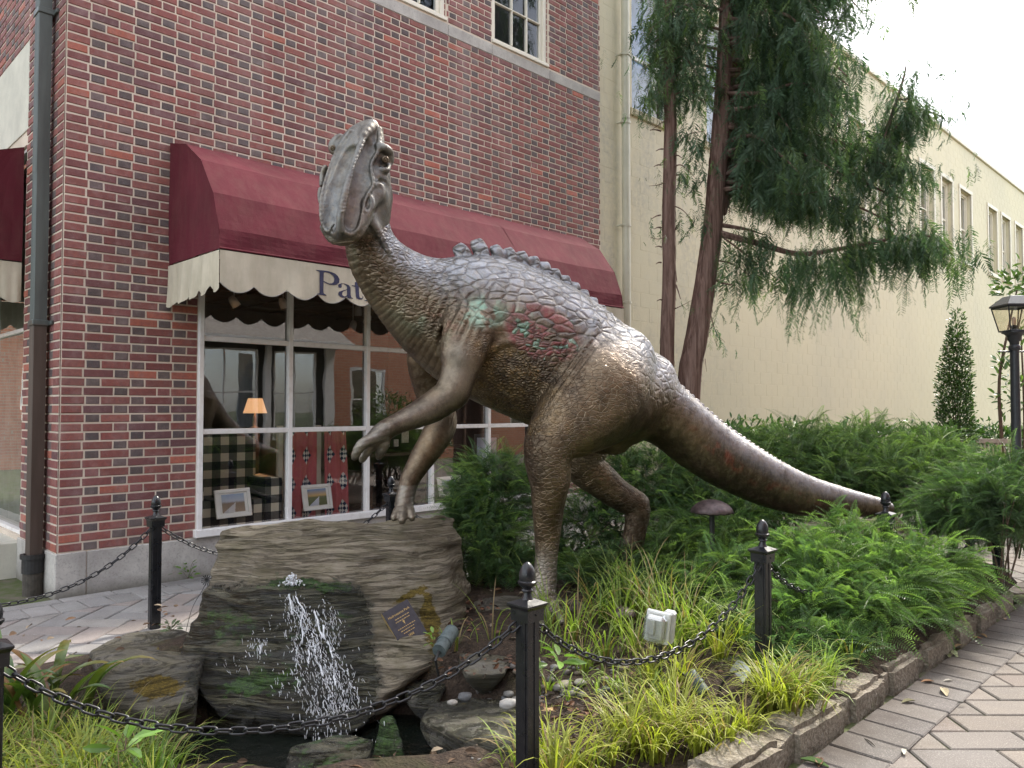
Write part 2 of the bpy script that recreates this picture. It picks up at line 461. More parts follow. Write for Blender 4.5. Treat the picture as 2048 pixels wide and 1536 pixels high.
def lay(fn, rows, t0, t1, z0, holes, first_short, quoin=0.):
    out = []
    mod = STR+HED
    for i in range(rows):
        z = z0+(i+.5)*CO
        if z > TOPZ-.02: break
        if BELT[0]-.02 < z < BELT[1]+.03: continue
        t = t0; k = 0
        seq = []
        if (i+first_short) % 2 == 0:
            seq.append(('s', STR-.055)); k = 1
        else: seq.append(('s', HED+.05)); k = 0
        while t < t1-.01:
            if seq: kd, L = seq.pop()
            else:
                kd, L = (('s', STR) if k == 0 else ('h', HED)); k = 1-k
            L = min(L, t1-t)
            segs = [(t, t+L)]
            for h in holes:
                if h[2]-.01 < z < h[3]+.01:
                    ns = []
                    for a, b in segs:
                        if b <= h[0] or a >= h[1]: ns.append((a, b))
                        else:
                            if a < h[0]-.03: ns.append((a, h[0]))
                            if b > h[1]+.03: ns.append((h[1], b))
                    segs = ns
            for a, b in segs: out.append((kd, (a+b)/2, z, b-a-JNT))
            t += L
    return out
def put_bricks(wall, fn, rotz_, bricks, nparts, vis):
    seen = [b for b in bricks if vis(b)]
    seen.sort(key=lambda b: np.linalg.norm(fn(b[1], b[2])-np.array([0, 0, CAM_H]))+(.0 if b[0] == 's' else .35))
    parts = seen[:nparts]; ids = {id(b) for b in parts}
    cache = {}
    for kd, t, z, L in parts:
        key = (round(L, 3), random.randrange(3))
        if key not in cache:
            V, Fl = brick_mesh(key[0], hash(key) % 999); me = bpy.data.meshes.new('brick'); me.from_pydata(V.tolist(), [], Fl); me.materials.append(M['brick_o']); me.update(); cache[key] = me
        o = bpy.data.objects.new('brick', cache[key]); p = fn(t, z, -.018+random.uniform(-.0015, .0015)); o.location = Vector(p.tolist())
        o.rotation_euler = (random.uniform(-.006, .006), random.uniform(-.004, .004), rotz_)
        o.color = (*brick_colour(kd), 1); place(o, wall)
    mb = MB(); n = 0; Rm = rotz(rotz_)
    for b in bricks:
        if id(b) in ids: continue
        kd, t, z, L = b
        if L < .02: continue
        V, Fl = brick_mesh(L, n % 61); n += 1
        a = random.uniform(-.006, .006); ca, sa = math.cos(a), math.sin(a)
        V = V@np.array([[ca, 0, sa], [0, 1, 0], [-sa, 0, ca]])
        mb.add(V@Rm.T+fn(t, z, -.018+random.uniform(-.0015, .0015)), Fl, brick_colour(kd))
    o = mb.build('brick', M['brick_v'], wall); tag(o, kind='stuff')
def infr(fn, t, z):
    p = fn(t, z)-np.array([0, 0, CAM_H]); x = 1024+p[0]/p[1]*FPX; y = 817-p[2]/p[1]*FPX
    return -20 < x < 2068 and -20 < y < 1556
fb = lay(F, 115, .0, TEND, Z0, [WIN]+UPW, 0)
put_bricks(fwall, F, ROT_F, fb, 290, lambda b: infr(F, b[1], b[2]) and b[3] > .09 and not (b[1] > .8 and 2.6 < b[2] < 3.95))
lb = lay(Lw, 115, .0, 1.16, Z0, [], 1)
lb += [(k, t, z, L) for k, t, z, L in lay(Lw, 115, 1.16, 2.6, Z0, [(1.16, 3.0, 0, 5.02)], 1)]
put_bricks(lwall, Lw, ROT_L, lb, 230, lambda b: infr(Lw, b[1], b[2]) and b[3] > .09)
# reveal bricks in the upper windows
mb = MB()
for w in UPW:
    for tt, sgn in ((w[0], 1), (w[1], -1)):
        for i in range(28):
            z = w[2]+(i+.5)*CO
            c = F(tt, z, -.055); mb.box(c, (.02, .085 if i % 2 else .09, CO-JNT), rotz(ROT_F), .004, brick_colour('s'))
tag(mb.build('reveal_brick', M['brick_v'], fwall), kind='stuff')
# stone base blocks
def base_blocks(fn, rz, cuts, name='base_stone'):
    for a, b, h in cuts:
        mb = MB(); mb.box(fn((a+b)/2, h/2-.05, -.04), (b-a-.006, .12, h+.10), rotz(rz), .007)
        mb.build(name, M['lime'], bb)
base_blocks(F, ROT_F, [(-.02, .22, Z0-.002), (.22, 1.55, Z0-.002), (1.55, 2.75, Z0-.002), (2.75, 4.1, Z0-.002), (4.1, 5.5, Z0-.002), (5.5, 7.05, Z0-.002)])
base_blocks(Lw, ROT_L, [(.042, .62, Z0-.002), (.62, 1.2, Z0-.002)])
mb = MB()
mb.box(Lw(3.5, .15, .12), (4.6, .42, .36), rotz(ROT_L), .02); mb.build('window_ledge', M['stucco'], bb)
# belt course
for a, b in ((0., 1.35), (1.35, 2.75), (2.75, 4.13), (4.13, 4.86), (4.86, 5.95), (5.95, 7.05)):
    mb = MB(); mb.box(F((a+b)/2, (BELT[0]+BELT[1])/2, -.03), (b-a-.005, .09, BELT[1]-BELT[0]), rotz(ROT_F), .006)
    mb.build('belt_stone', M['lime'], bb)
# parapet / roof
mb = MB(); mb.box(F(3.5, TOPZ+.05, -.2), (7.3, .5, .12), rotz(ROT_F), .02); mb.build('coping', M['lime'], bb)
mb = MB(); mb.add([F(0, TOPZ-.4, -.1), F(TEND, TOPZ-.4, -.1), F(TEND, TOPZ-.4, -8), F(0, TOPZ-.4, -8)], [(0, 1, 2, 3)])
mb.add([F(TEND, 0, -.2), F(TEND, TOPZ, -.2), F(TEND, TOPZ, -8), F(TEND, 0, -8)], [(0, 1, 2, 3)])
mb.add([F(0, 0, -8), F(0, TOPZ, -8), F(TEND, TOPZ, -8), F(TEND, 0, -8)], [(0, 1, 2, 3)])
mb.build('roof', M['dark'], bb)
# small pale panel over the side shopfront
mb = MB(); mb.box(Lw(2.1, 4.57, -.01), (1.98, .05, .84), rotz(ROT_L), .004); mb.build('stucco_panel', M['stucco'], bb)

def window_part(name, fn, rz, rect, bars_t, bars_z, fr, mat, glass, n0, parent, sill=None, barw=.022, dep=.07, outer=.0):
    t0, t1, z0, z1 = rect
    Rm = rotz(rz); mb = MB()
    def bar(ta, tb, za, zb, n, d, bev=.004): mb.box(fn((ta+tb)/2, (za+zb)/2, n), (tb-ta, d, zb-za), Rm, bev)
    bar(t0, t0+fr, z0+fr, z1-fr, n0, dep); bar(t1-fr, t1, z0+fr, z1-fr, n0, dep)
    bar(t0, t1, z0, z0+fr, n0, dep); bar(t0, t1, z1-fr, z1, n0, dep)
    if outer:     # a second, inner step of the frame
        e = fr+outer
        bar(t0+fr, t0+e, z0+e, z1-e, n0-.02, dep*.7); bar(t1-e, t1-fr, z0+e, z1-e, n0-.02, dep*.7)
        bar(t0+fr, t1-fr, z0+fr, z0+e, n0-.02, dep*.7); bar(t0+fr, t1-fr, z1-e, z1-fr, n0-.02, dep*.7)
    w = mb.build(name, mat, parent)
    e = fr+outer
    ts = [t0+e]+list(bars_t)+[t1-e]; zs = [z0+e]+list(bars_z)+[z1-e]
    for b in bars_t:
        mb = MB(); mb.box(fn(b, (zs[0]+zs[-1])/2, n0-.004), (barw*2, dep*.62, zs[-1]-zs[0]), Rm, .005); mb.build('muntin', mat, w)
    for b in bars_z:
        for i in range(len(ts)-1):
            a_, c_ = ts[i]+(barw if i else 0), ts[i+1]-(barw if i < len(ts)-2 else 0)
            mb = MB(); mb.box(fn((a_+c_)/2, b, n0-.004), (c_-a_, dep*.58, barw*2), Rm, .005); mb.build('muntin', mat, w)
    for i in range(len(ts)-1):
        for j in range(len(zs)-1):
            mb = MB(); g = barw*.2
            mb.box(fn((ts[i]+ts[i+1])/2, (zs[j]+zs[j+1])/2, n0-.018), (ts[i+1]-ts[i]-g, .001, zs[j+1]-zs[j]-g), Rm)
            # a single sheet: keep only the street face
            k = mb.Fs; P = np.concatenate(mb.V)
            q = MB(); q.quad(fn(ts[i]+g, zs[j]+g, n0-.018), fn(ts[i+1]-g, zs[j]+g, n0-.018), fn(ts[i+1]-g, zs[j+1]-g, n0-.018), fn(ts[i]+g, zs[j+1]-g, n0-.018))
            q.build('pane', glass, w)
    return w
dw = window_part('display_window', F, ROT_F, WIN, [2.07, 3.0, 3.90, 4.81], [1.335, 2.205], .045, M['white'], M['glass'], .0, bb, barw=.024, dep=.10)
mb = MB(); mb.box(F(3.445, .405, .035), (4.68, .07, .075), rotz(ROT_F), .008); mb.build('sill', M['white'], dw)
for w in UPW:
    x = window_part('upper_window', F, ROT_F, w, [w[0]+.135+.28, w[0]+.135+.56], [w[2]+.125+.46, w[2]+.125+.92], .06, M['offwhite'], M['glass3'], -.06, bb, barw=.009, dep=.08, outer=.05)
    mb = MB(); mb.box(F((w[0]+w[1])/2, w[2]+.022, -.02), (w[1]-w[0]+.01, .10, .045), rotz(ROT_F), .006); mb.build('sill', M['offwhite'], x)
    mb = MB(); mb.quad(F(w[0], w[2], -.5), F(w[1], w[2], -.5), F(w[1], w[3], -.5), F(w[0], w[3], -.5)); mb.build('blind', M['dark'], x)
# ---- room behind the display window
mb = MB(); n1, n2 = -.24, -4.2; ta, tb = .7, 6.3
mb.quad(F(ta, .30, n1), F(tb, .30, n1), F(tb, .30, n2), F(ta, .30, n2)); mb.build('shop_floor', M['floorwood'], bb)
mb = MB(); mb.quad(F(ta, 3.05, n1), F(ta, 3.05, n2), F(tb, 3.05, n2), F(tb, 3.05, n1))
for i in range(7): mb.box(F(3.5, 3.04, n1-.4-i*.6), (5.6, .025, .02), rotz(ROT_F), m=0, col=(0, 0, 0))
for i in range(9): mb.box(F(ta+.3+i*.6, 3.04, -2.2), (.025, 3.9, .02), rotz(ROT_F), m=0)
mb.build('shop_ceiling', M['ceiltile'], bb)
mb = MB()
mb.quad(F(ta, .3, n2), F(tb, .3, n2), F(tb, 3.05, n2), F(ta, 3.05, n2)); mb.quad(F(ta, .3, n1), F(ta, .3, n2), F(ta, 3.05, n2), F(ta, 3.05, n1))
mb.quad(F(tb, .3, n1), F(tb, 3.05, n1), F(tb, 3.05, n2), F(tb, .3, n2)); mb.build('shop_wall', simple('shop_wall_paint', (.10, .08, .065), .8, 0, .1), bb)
# ---- side shop window (far left)
mb = MB()
mb.grid(np.array([[Lw(1.1+i*.04, z, -.26+.018*math.sin(i*1.1)) for i in range(125)] for z in (.3, 4.1)]))
mb.build('shop_wall', simple('pale_curtain', (.30, .275, .22), .9, 0, .25, 6), bb)
window_part('side_window', Lw, ROT_L, LWIN, [2.6], [2.3], .035, M['white'], M['glass3'], -.05, bb, barw=.02, dep=.06)
mb = MB(); mb.box(Lw(1.62, 1.05, -.16), (.12, .06, 1.4), rotz(ROT_L), .01); mb.build('wooden_stand', simple('brown_wood_stand', (.11, .05, .025), .5), bb)

# ================================================================== awnings
def awning(label, fn, t0, t1, zt, zb, proj, rz, text=None, folds=True):
    aw = thing('awning', label, 'awning', fn(t0, zb).tolist())
    # profile from the wall top down to the front edge, bulging
    prof = [(0, 0), (.34, .09), (.64, .29), (.87, .60), (.98, .90), (1.0, 1.06)]
    prof = [(proj*x, zt-(zt-zb)*y/1.06) for x, y in prof]
    pf = catmull(np.array(prof), 4) if False else np.array(prof)
    nt_ = 60; P = np.zeros((len(pf)*1, nt_+1, 3))
    mb = MB()
    # facetted ribs: panels between purlins, slightly sagging
    rows = []
    for i in range(len(pf)-1):
        for s_ in np.linspace(0, 1, 5)[: (5 if i == len(pf)-2 else 4)]:
            x, z = pf[i]*(1-s_)+pf[i+1]*s_
            rows.append((x, z))
    P = np.zeros((len(rows), nt_+1, 3))
    for i, (x, z) in enumerate(rows):
        for j in range(nt_+1):
            t = t0+(t1-t0)*j/nt_
            edge = min(j, nt_-j); w = .004*math.sin(t*9+i)*(i/len(rows))
            P[i, j] = fn(t, z+w*.3-.010*abs(math.sin(math.pi*(t-t0)/(t1-t0)*3))**2*math.sin(math.pi*i/(len(rows)-1)), .02+x+w)
    mb.grid(P)
    c = mb.build('canopy', M['burgundy'], aw)
    for f3 in (1/3, 2/3):
        mb = MB(); ts_ = t0+(t1-t0)*f3; mb.grid(np.array([[fn(ts_+d_, z+.0015, .0225+x) for d_ in (-.012, .012)] for x, z in rows])); mb.build('seam', M['burgundy'], c)
    mb = MB(); mb.tube([fn(t0-.004, zb+.004, .024+proj), fn(t1+.004, zb+.004, .024+proj)], .009, 8); mb.build('hem_rod', M['burgundy'], c)
    for j in (0, nt_):
        mb = MB(); t = t0 if j == 0 else t1
        # end panel triangulated as strips towards the wall line
        zs = np.linspace(0, 1, len(rows)); Q = np.zeros((len(rows), 9, 3))
        for i in range(len(rows)):
            x, z = rows[i]
            for k in range(9):
                f_ = k/8; pz = z*f_+(z)*(1-f_)
                bul = .012*math.sin(math.pi*f_)*math.sin(math.pi*i/(len(rows)-1))
                q = fn(t+bul*(-1 if j == 0 else 1)*-1+.006*math.sin(f_*14+i*.4)*zs[i], z, .02+x*f_)
                Q[i, k] = q
        mb.grid(Q); mb.build('end_panel', M['burgundy'], aw)
    # valance with scallops
    vh = .262; sc = .295; depth = .072
    def bottom(s_): return vh+depth*abs(math.sin(math.pi*(s_/sc)))**.8
    N = int((t1-t0)/.012); rowsn = 8; P = np.zeros((rowsn, N+1, 3))
    for j in range(N+1):
        s_ = (t1-t0)*j/N; b = bottom(s_)
        for i in range(rowsn):
            f_ = i/(rowsn-1); wav = (.012*math.sin(s_*11)+.006*math.sin(s_*29+1))*f_*(1.0 if folds else .4)*min(1, s_/.12)
            P[i, j] = fn(t0+s_, zb-.012-b*f_, .024+proj+wav+.004)
    mb = MB(); mb.grid(P)
    for t, sg in ((t0, -1), (t1, 1)):
        N2 = int(proj/.015); P = np.zeros((rowsn, N2+1, 3))
        for j in range(N2+1):
            s_ = proj*j/N2; b = bottom(s_*1.3+.05)
            for i in range(rowsn):
                f_ = i/(rowsn-1); wav = (.022*math.sin(s_*26)+.01*math.sin(s_*61))*f_*(1-(s_/proj)**6)
                P[i, j] = fn(t+sg*(.004+wav), zb-.012-b*f_-.05*f_*(1-s_/proj), .024+s_)
        mb.grid(P)
    v = v_ = mb.build('valance', M['beige'], aw, smooth=True)
    # piping under the scallops
    mb = MB(); pts = [fn(t0+(t1-t0)*j/(N//1), zb-.012-bottom((t1-t0)*j/N), .028+proj+(.012*math.sin((t1-t0)*j/N*11)+.006*math.sin((t1-t0)*j/N*29+1))*(1.0 if folds else .4)) for j in range(0, N+1, 2)]
    mb.tube(pts, .0045, 5); mb.build('piping', simple('grey_piping', (.30, .28, .25), .8), v)
    # frame
    mb = MB()
    for tt in np.linspace(t0+.02, t1-.02, 4):
        mb.tube([fn(tt, z-.02, .02+max(0, x-.03)) for x, z in pf], .012, 6)
    mb.tube([fn(t0, zb-.01, proj), fn(t1, zb-.01, proj)], .012, 6)
    mb.build('frame', M['iron'], aw)
    if text:
        cu = bpy.data.curves.new('txt', 'CURVE'); cu.dimensions = '2D'; cu.fill_mode = 'BOTH'; cu.extrude = 0
        for pl_ in LETTERS:
            sp_ = cu.splines.new('POLY'); sp_.points.add(len(pl_)-1); sp_.use_cyclic_u = True
            for q_, (a_, b_) in zip(sp_.points, pl_): q_.co = (a_, -b_, 0, 1)
        to = bpy.data.objects.new('lettering', cu); COL.objects.link(to)
        dg = bpy.context.evaluated_depsgraph_get(); me = bpy.data.meshes.new_from_object(to.evaluated_get(dg))
        bpy.data.objects.remove(to)
        V = np.array([v.co[:] for v in me.vertices]); fl = [tuple(p.vertices) for p in me.polygons]; mb = MB(); Wp = []
        for v in V:      # the traced outlines are carried onto the plane of the valance
            d_ = U(620+v[0]/12.8, 520-v[1]/12.8, 5.)-np.array([0, 0, CAM_H]); o_ = np.array([0, 0, CAM_H]); k_ = ((fn(0, 0, .024+proj)-o_)@NR)/(d_@NR); p_ = o_+d_*k_
            s_ = (p_-CRN)@D1-t0; f_ = np.clip((zb-.012-p_[2])/bottom(s_), 0, 1); wv = (.012*math.sin(s_*11)+.006*math.sin(s_*29+1))*f_; Wp.append(p_+NR*(wv+.008))
        mb.add(Wp, fl); lo = mb.build('lettering', M['ink'], v_)
        # serifs: thin slabs at the feet and head of the stems
        bpy.data.meshes.remove(me)
    return aw
AW_P = 1.05
LETTERS = [[(140,255),(330,268),(480,290),(620,340),(700,410),(745,500),(735,580),(680,630),(600,640),(500,630),(410,595),(345,560),(345,800),(355,850),(435,900),(430,912),(165,882),(168,862),(215,858),(235,840),(235,330),(225,300),(150,270)],
 [(345,320),(400,312),(500,340),(580,400),(615,480),(605,560),(560,600),(490,600),(400,560),(345,530)],
 [(705,660),(725,620),(790,598),(880,605),(970,640),(1020,700),(1025,900),(1040,960),(1080,980),(1075,992),(955,975),(935,935),(880,965),(820,968),(750,940),(715,890),(712,850),(735,810),(800,790),(935,750),(935,690),(900,640),(850,615),(800,620),(790,640),(800,670),(795,705),(760,718),(720,700)],
 [(935,770),(935,900),(900,930),(860,935),(820,910),(805,870),(815,830),(850,800)],
 [(1130,575),(1180,560),(1215,590),(1225,672),(1310,690),(1310,708),(1226,695),(1225,900),(1240,965),(1290,985),(1320,960),(1315,930),(1340,935),(1335,980),(1290,1020),(1220,1015),(1160,990),(1145,940),(1135,690),(1050,665),(1055,650),(1130,655)],
 [(1375,1028),(1430,1030),(1445,990),(1445,760),(1375,742),(1378,725),(1530,750),(1530,1000),(1545,1040),(1600,1060),(1598,1074),(1375,1040)]]
awning('long burgundy awning with scalloped beige valance lettered Pat over the display window', F, .85, 6.18, 3.95, 2.84, AW_P, ROT_F, 'Pat')
awning('burgundy awning cut off by the left edge of the photo', Lw, 1.20, 4.4, 4.0, 2.92, .75, ROT_L)

# ================================================================== downspouts
ds = thing('downspout', 'weathered copper downspout beside the brick corner, green above and brown below', 'downspout', Lw(.30, 0, .05).tolist())
def fluted(mb, fn, t, z0, z1, n, w, d, rz, flutes=4):
    xs = []; prof = []
    m = flutes*4
    for i in range(m+1):
        x = -w/2+w*i/m; prof.append((x, d/2+(.006 if (i//2) % 2 else 0)))
    prof = [(-w/2, -d/2)]+prof+[(w/2, -d/2)]
    for i in range(len(prof)):
        a, b = prof[i], prof[(i+1) % len(prof)]
        mb.quad(fn(t+a[0], z0, n+a[1]), fn(t+b[0], z0, n+b[1]), fn(t+b[0], z1, n+b[1]), fn(t+a[0], z1, n+a[1]))
TD = .33
for a, b in ((.30, 2.26), (2.26, 3.55), (3.55, 4.90), (4.90, 8.9)):
    mb = MB(); fluted(mb, Lw, TD, a, b, .085+(.002 if a > 3.5 else 0), .125, .095, ROT_L); mb.build('pipe_section', M['copper'], ds)
for z in (2.27, 4.93):
    mb = MB(); mb.box(Lw(TD, z, .085), (.15, .125, .05), rotz(ROT_L), .005); mb.box(Lw(TD, z, .02), (.30, .02, .035), rotz(ROT_L), .003); mb.build('strap', M['copper'], ds)
mb = MB(); mb.lathe([(.075, .18), (.085, .18), (.085, .30), (.098, .30), (.098, .335), (.07, .335)], Lw(TD, 0, .09), 20); mb.build('coupling', M['iron'], ds)
mb = MB(); mb.lathe([(.075, -.02), (.078, .185)], Lw(TD, 0, .09), 20); mb.build('boot', simple('rusty_iron_pipe', (.06, .052, .042), .8, 0, .4, 14), ds)
ds2 = thing('downspout', 'cream painted downspout where the brick building meets the block wall', 'downspout', F(7.55, 0, .1).tolist())
for a, b in ((.0, 3.12), (3.12, 5.9), (5.9, 8.7)):
    mb = MB(); mb.tube([F(7.55, a, .10), F(7.55, b+.03, .10)], [.064, .064], 16); o = mb.build('pipe_section', M['pipe_cream'], ds2); smooth_by_angle(o)
for z in (3.14, 5.86, 4.3, 6.9):
    mb = MB(); mb.lathe([(.066, -.02), (.074, -.018), (.074, .018), (.066, .02)], F(7.55, z, .10), 16); mb.box(F(7.47, z, .05), (.03, .12, .02), rotz(ROT_F)); mb.build('strap', M['pipe_cream'], ds2)

# ================================================================== cream block building
cb = thing('cream_building', 'long cream painted concrete block building with tall narrow upper windows', 'building', F(TEND, 0, 0).tolist())
CW0, CW1, CTOP, NB = TEND+.002, 62., 9.72, -.04
near_w = [(7.87, 9.02, 6.20, 8.55), (10.05, 11.1, 6.20, 8.55)]
far_px = [(1703, 1735), (1762, 1790), (1848, 1875), (1891, 1912), (1928, 1950), (1984, 2001), (2011, 2027), (2038, 2052)]
def px_t(px):
    k = (px-1024)/FPX; return (k*CRN[1]-CRN[0])/(D1[0]-D1[1]*k)
far_w = [(px_t(a), px_t(b), 6.12, 8.32) for a, b in far_px]
for t in (36.5, 39.5, 42.5): far_w.append((t, t+1.1, 6.12, 8.32))
HOL = near_w+far_w
mb = MB(); wall_sheet(mb, F, CW0, CW1, 0, CTOP, HOL, .0215, .25)
cwall = mb.build('wall', M['cream'], cb)
BH, BL = .2235, .45
blk = []
for i in range(int(CTOP/BH)):
    z = (i+.5)*BH; t = CW0-(BL/2 if i % 2 else 0)+.12
    while t < 34:
        a, b = max(t, CW0), t+BL; t += BL
        segs = [(a, b)]
        for h in HOL:
            if h[2]-BH*.3 < z < h[3]+BH*.3:
                ns = []
                for p, q in segs:
                    if q <= h[0] or p >= h[1]: ns.append((p, q))
                    else:
                        if p < h[0]-.02: ns.append((p, h[0]))
                        if q > h[1]+.02: ns.append((h[1], q))
                segs = ns
        for p, q in segs:
            if q-p > .03: blk.append((p, q, z))
def block_mesh(L):
    return brick_mesh(L, int(L*1000) % 97, .03, .003, BH-.005)
seen = sorted([b for b in blk if infr(F, (b[0]+b[1])/2, b[2]) and b[2] > 1.1], key=lambda b: b[0])
parts = seen[:300]; ids = {id(b) for b in parts}; cache = {}
for p, q, z in parts:
    L = round(q-p-.005, 3)
    if L not in cache:
        V, Fl = block_mesh(L); me = bpy.data.meshes.new('block'); me.from_pydata(V.tolist(), [], Fl); me.materials.append(M['cream']); me.update(); cache[L] = me
    o = bpy.data.objects.new('block', cache[L]); o.location = Vector(F((p+q)/2, z, NB+random.uniform(-.0006, .0006)-.010).tolist()); o.rotation_euler = (0, 0, ROT_F); place(o, cwall)
mb = MB(); Rm = rotz(ROT_F)
for b in blk:
    if id(b) in ids: continue
    V, Fl = block_mesh(b[1]-b[0]-.005); mb.add(V@Rm.T+F((b[0]+b[1])/2, b[2], NB+random.uniform(-.0006, .0006)-.010), Fl)
tag(mb.build('block', M['cream'], cwall), kind='stuff')
mb = MB(); mb.box(F((CW0+CW1)/2, CTOP+.05, NB-.1), (CW1-CW0, .36, .12), rotz(ROT_F), .01); mb.build('coping', M['creamtrim'], cb)
mb = MB(); mb.quad(F(CW0, 0, -.4), F(CW0, CTOP, -.4), F(CW0, CTOP, -9), F(CW0, 0, -9)); mb.quad(F(CW0, CTOP-.3, -.2), F(CW1, CTOP-.3, -.2), F(CW1, CTOP-.3, -9), F(CW0, CTOP-.3, -9)); mb.build('roof', M['dark'], cb)
M['sash'] = simple('white_sash_paint', (.62, .62, .60), .45, 0, .05)
M['curtain'] = simple('pale_blind', (.10, .12, .16), .8, 0, .5, 3)
M['skyblue'] = simple('blue_sky_reflection', (.16, .27, .42), .8, 0, .35, 5)  # blue of the reflected sky, painted on the sheet behind the near panes
for k, w in enumerate(HOL):
    near = k < 2
    x = window_part('sash_window', F, ROT_F, w, [], [(w[2]+w[3])/2-(.25 if near else .05)], .07 if near else .09, M['creamtrim'] if not near else M['sash'], M['glass2'] if not near else M['glass3'], NB-.13, cb, barw=.03, dep=.08, outer=.04)
    mb = MB()
    if near:
        for i in range(int((w[1]-w[0]+.2)/.1)):
            mb = MB(); mb.box(F(w[0]-.1+.05+i*.1, w[2]-.055, NB+.03), (.088, .10, .10), rotz(ROT_F)@np.array([[1, 0, 0], [0, math.cos(.25), -math.sin(.25)], [0, math.sin(.25), math.cos(.25)]]), .008); mb.build('sill_brick', M['cream'], x)
    else:
        mb.box(F((w[0]+w[1])/2, w[2]-.08, NB+.03), (w[1]-w[0]+.16, .14, .13), rotz(ROT_F), .01)
        mb.box(F(w[0]-.05, (w[2]+w[3])/2, NB+.02), (.10, .06, w[3]-w[2]), rotz(ROT_F), .006); mb.box(F(w[1]+.05, (w[2]+w[3])/2, NB+.02), (.10, .06, w[3]-w[2]), rotz(ROT_F), .006)
        mb.box(F((w[0]+w[1])/2, w[3]+.06, NB+.02), (w[1]-w[0]+.24, .07, .12), rotz(ROT_F), .006)
        mb.build('surround', M['creamtrim'], x)
    mb = MB(); mb.quad(F(w[0], w[2], -.42), F(w[1], w[2], -.42), F(w[1], w[3], -.42), F(w[0], w[3], -.42))
    mb.build('blind', M['curtain'] if not near else M['skyblue'], x)

# ================================================================== house across the lane (seen in the shop glass)
hb = thing('opposite_building', 'brick house across the lane, coloured as if sunlit, that the shop glass reflects', 'building', F(1, 0, 11.5).tolist())
def O(t, z, n=0.): return F(t, z, 11.5-n)
bm_ = None
def mk_farbrick():
    t = NT('sun_brightened_brickwork'); br = t.n('TexBrick'); mp = t.n('Mapping'); t.l(t.co('Object'), mp.inputs[0]); mp.inputs['Rotation'].default_value = (R(-90), 0, 0)
    sp = t.n('SeparateXYZ'); t.l(t.n('NewGeometry').outputs['Position'], sp.inputs[0]); cm = t.n('CombineXYZ')
    t.l(t.math('MULTIPLY', t.math('ADD', sp.outputs[0], sp.outputs[1]), .707), cm.inputs[0]); t.l(sp.outputs[2], cm.inputs[1]); t.l(cm.outputs[0], br.inputs['Vector'])
    t.set(br, Scale=1., Mortar_Size=.008, Brick_Width=.22, Row_Height=.076); br.inputs['Color1'].default_value = (.62, .27, .16, 1); br.inputs['Color2'].default_value = (.52, .20, .12, 1); br.inputs['Mortar'].default_value = (.5, .42, .33, 1)  # brick colours raised to stand for sunlight on the far walls
    return t.P(br.outputs[0], .9)
M['farbrick'] = mk_farbrick()
holes = [(10.3, 11.5, .9, 2.7), (13.6, 15.4, .9, 2.9), (16.6, 18.2, .9, 2.9), (10.3, 11.5, 4.6, 6.2), (13.8, 15.2, 4.6, 6.2)]
mb = MB(); wall_sheet(mb, O, 9.3, 24, 0, 8.5, holes, 0, .2); wall_sheet(mb, O, -8, 9.3, 4.1, 8.5, [], 0, .2); mb.build('wall', M['farbrick'], hb)
mb = MB()
for h in holes: mb.quad(O(h[0], h[2], -.5), O(h[1], h[2], -.5), O(h[1], h[3], -.5), O(h[0], h[3], -.5))
mb.build('dark_room', M['dark'], hb)
bay = [(5.5, 7.2, .75, 3.0), (7.6, 8.8, .75, 3.0), (2.6, 4.9, .75, 3.0)]
mb = MB(); wall_sheet(mb, lambda t, z, n=0.: O(t, z, n+.7), -8, 9.3, 0, 3.3, bay, 0, .1); mb.quad(O(9.3, 0, .7), O(9.3, 0, 0), O(9.3, 3.3, 0), O(9.3, 3.3, .7)); mb.build('bay_wall', simple('porch_shade_boards', (.02, .025, .022), .6), hb)  # near-black boards carry the shade of the porch recess in their colour
for h in holes: window_part('window', O, ROT_F, h, list(np.linspace(h[0], h[1], 4 if h[1]-h[0] > 1.5 else 3)[1:-1]), [(h[2]+h[3])/2], .09, M['white'], M['glass2'], -.04, hb, barw=.02)
for h in bay: window_part('window', lambda t, z, n=0.: O(t, z, n+.7), ROT_F, h, [(h[0]+h[1])/2], [1.95], .05, M['white'], M['glass2'], -.04, hb, barw=.02)
for tt in (9.15, 7.4): mb = MB(); mb.box(O(tt, 1.7, .76), (.26 if tt > 9 else .16, .12, 2.9), rotz(ROT_F), .01); mb.build('pilaster', M['white'], hb)
for tt in (5.75, 6.95): mb = MB(); mb.grid(np.array([[O(tt-.2+i*.04, z, .5+.03*math.sin(i*2.2)) for i in range(11)] for z in (.8, 2.9)])); mb.build('curtain', M['white'], hb)
mb = MB(); mb.add([O(-8, 3.25, 1.3), O(9.6, 3.25, 1.3), O(9.3, 4.1, 0), O(-8, 4.1, 0), O(-8, 3.13, 1.3), O(9.6, 3.13, 1.3), O(9.6, 3.13, 0), O(-8, 3.13, 0)], [(0, 1, 2, 3), (4, 7, 6, 5), (0, 4, 5, 1), (1, 5, 6, 2)])
mb.build('porch_roof', simple('grey_shingles', (.26, .24, .22), .9, 0, .4, 12), hb)
mb = MB(); mb.box(O(.8, 3.18, 1.33), (17.6, .03, .16), rotz(ROT_F)); mb.build('gutter', M['white'], hb)

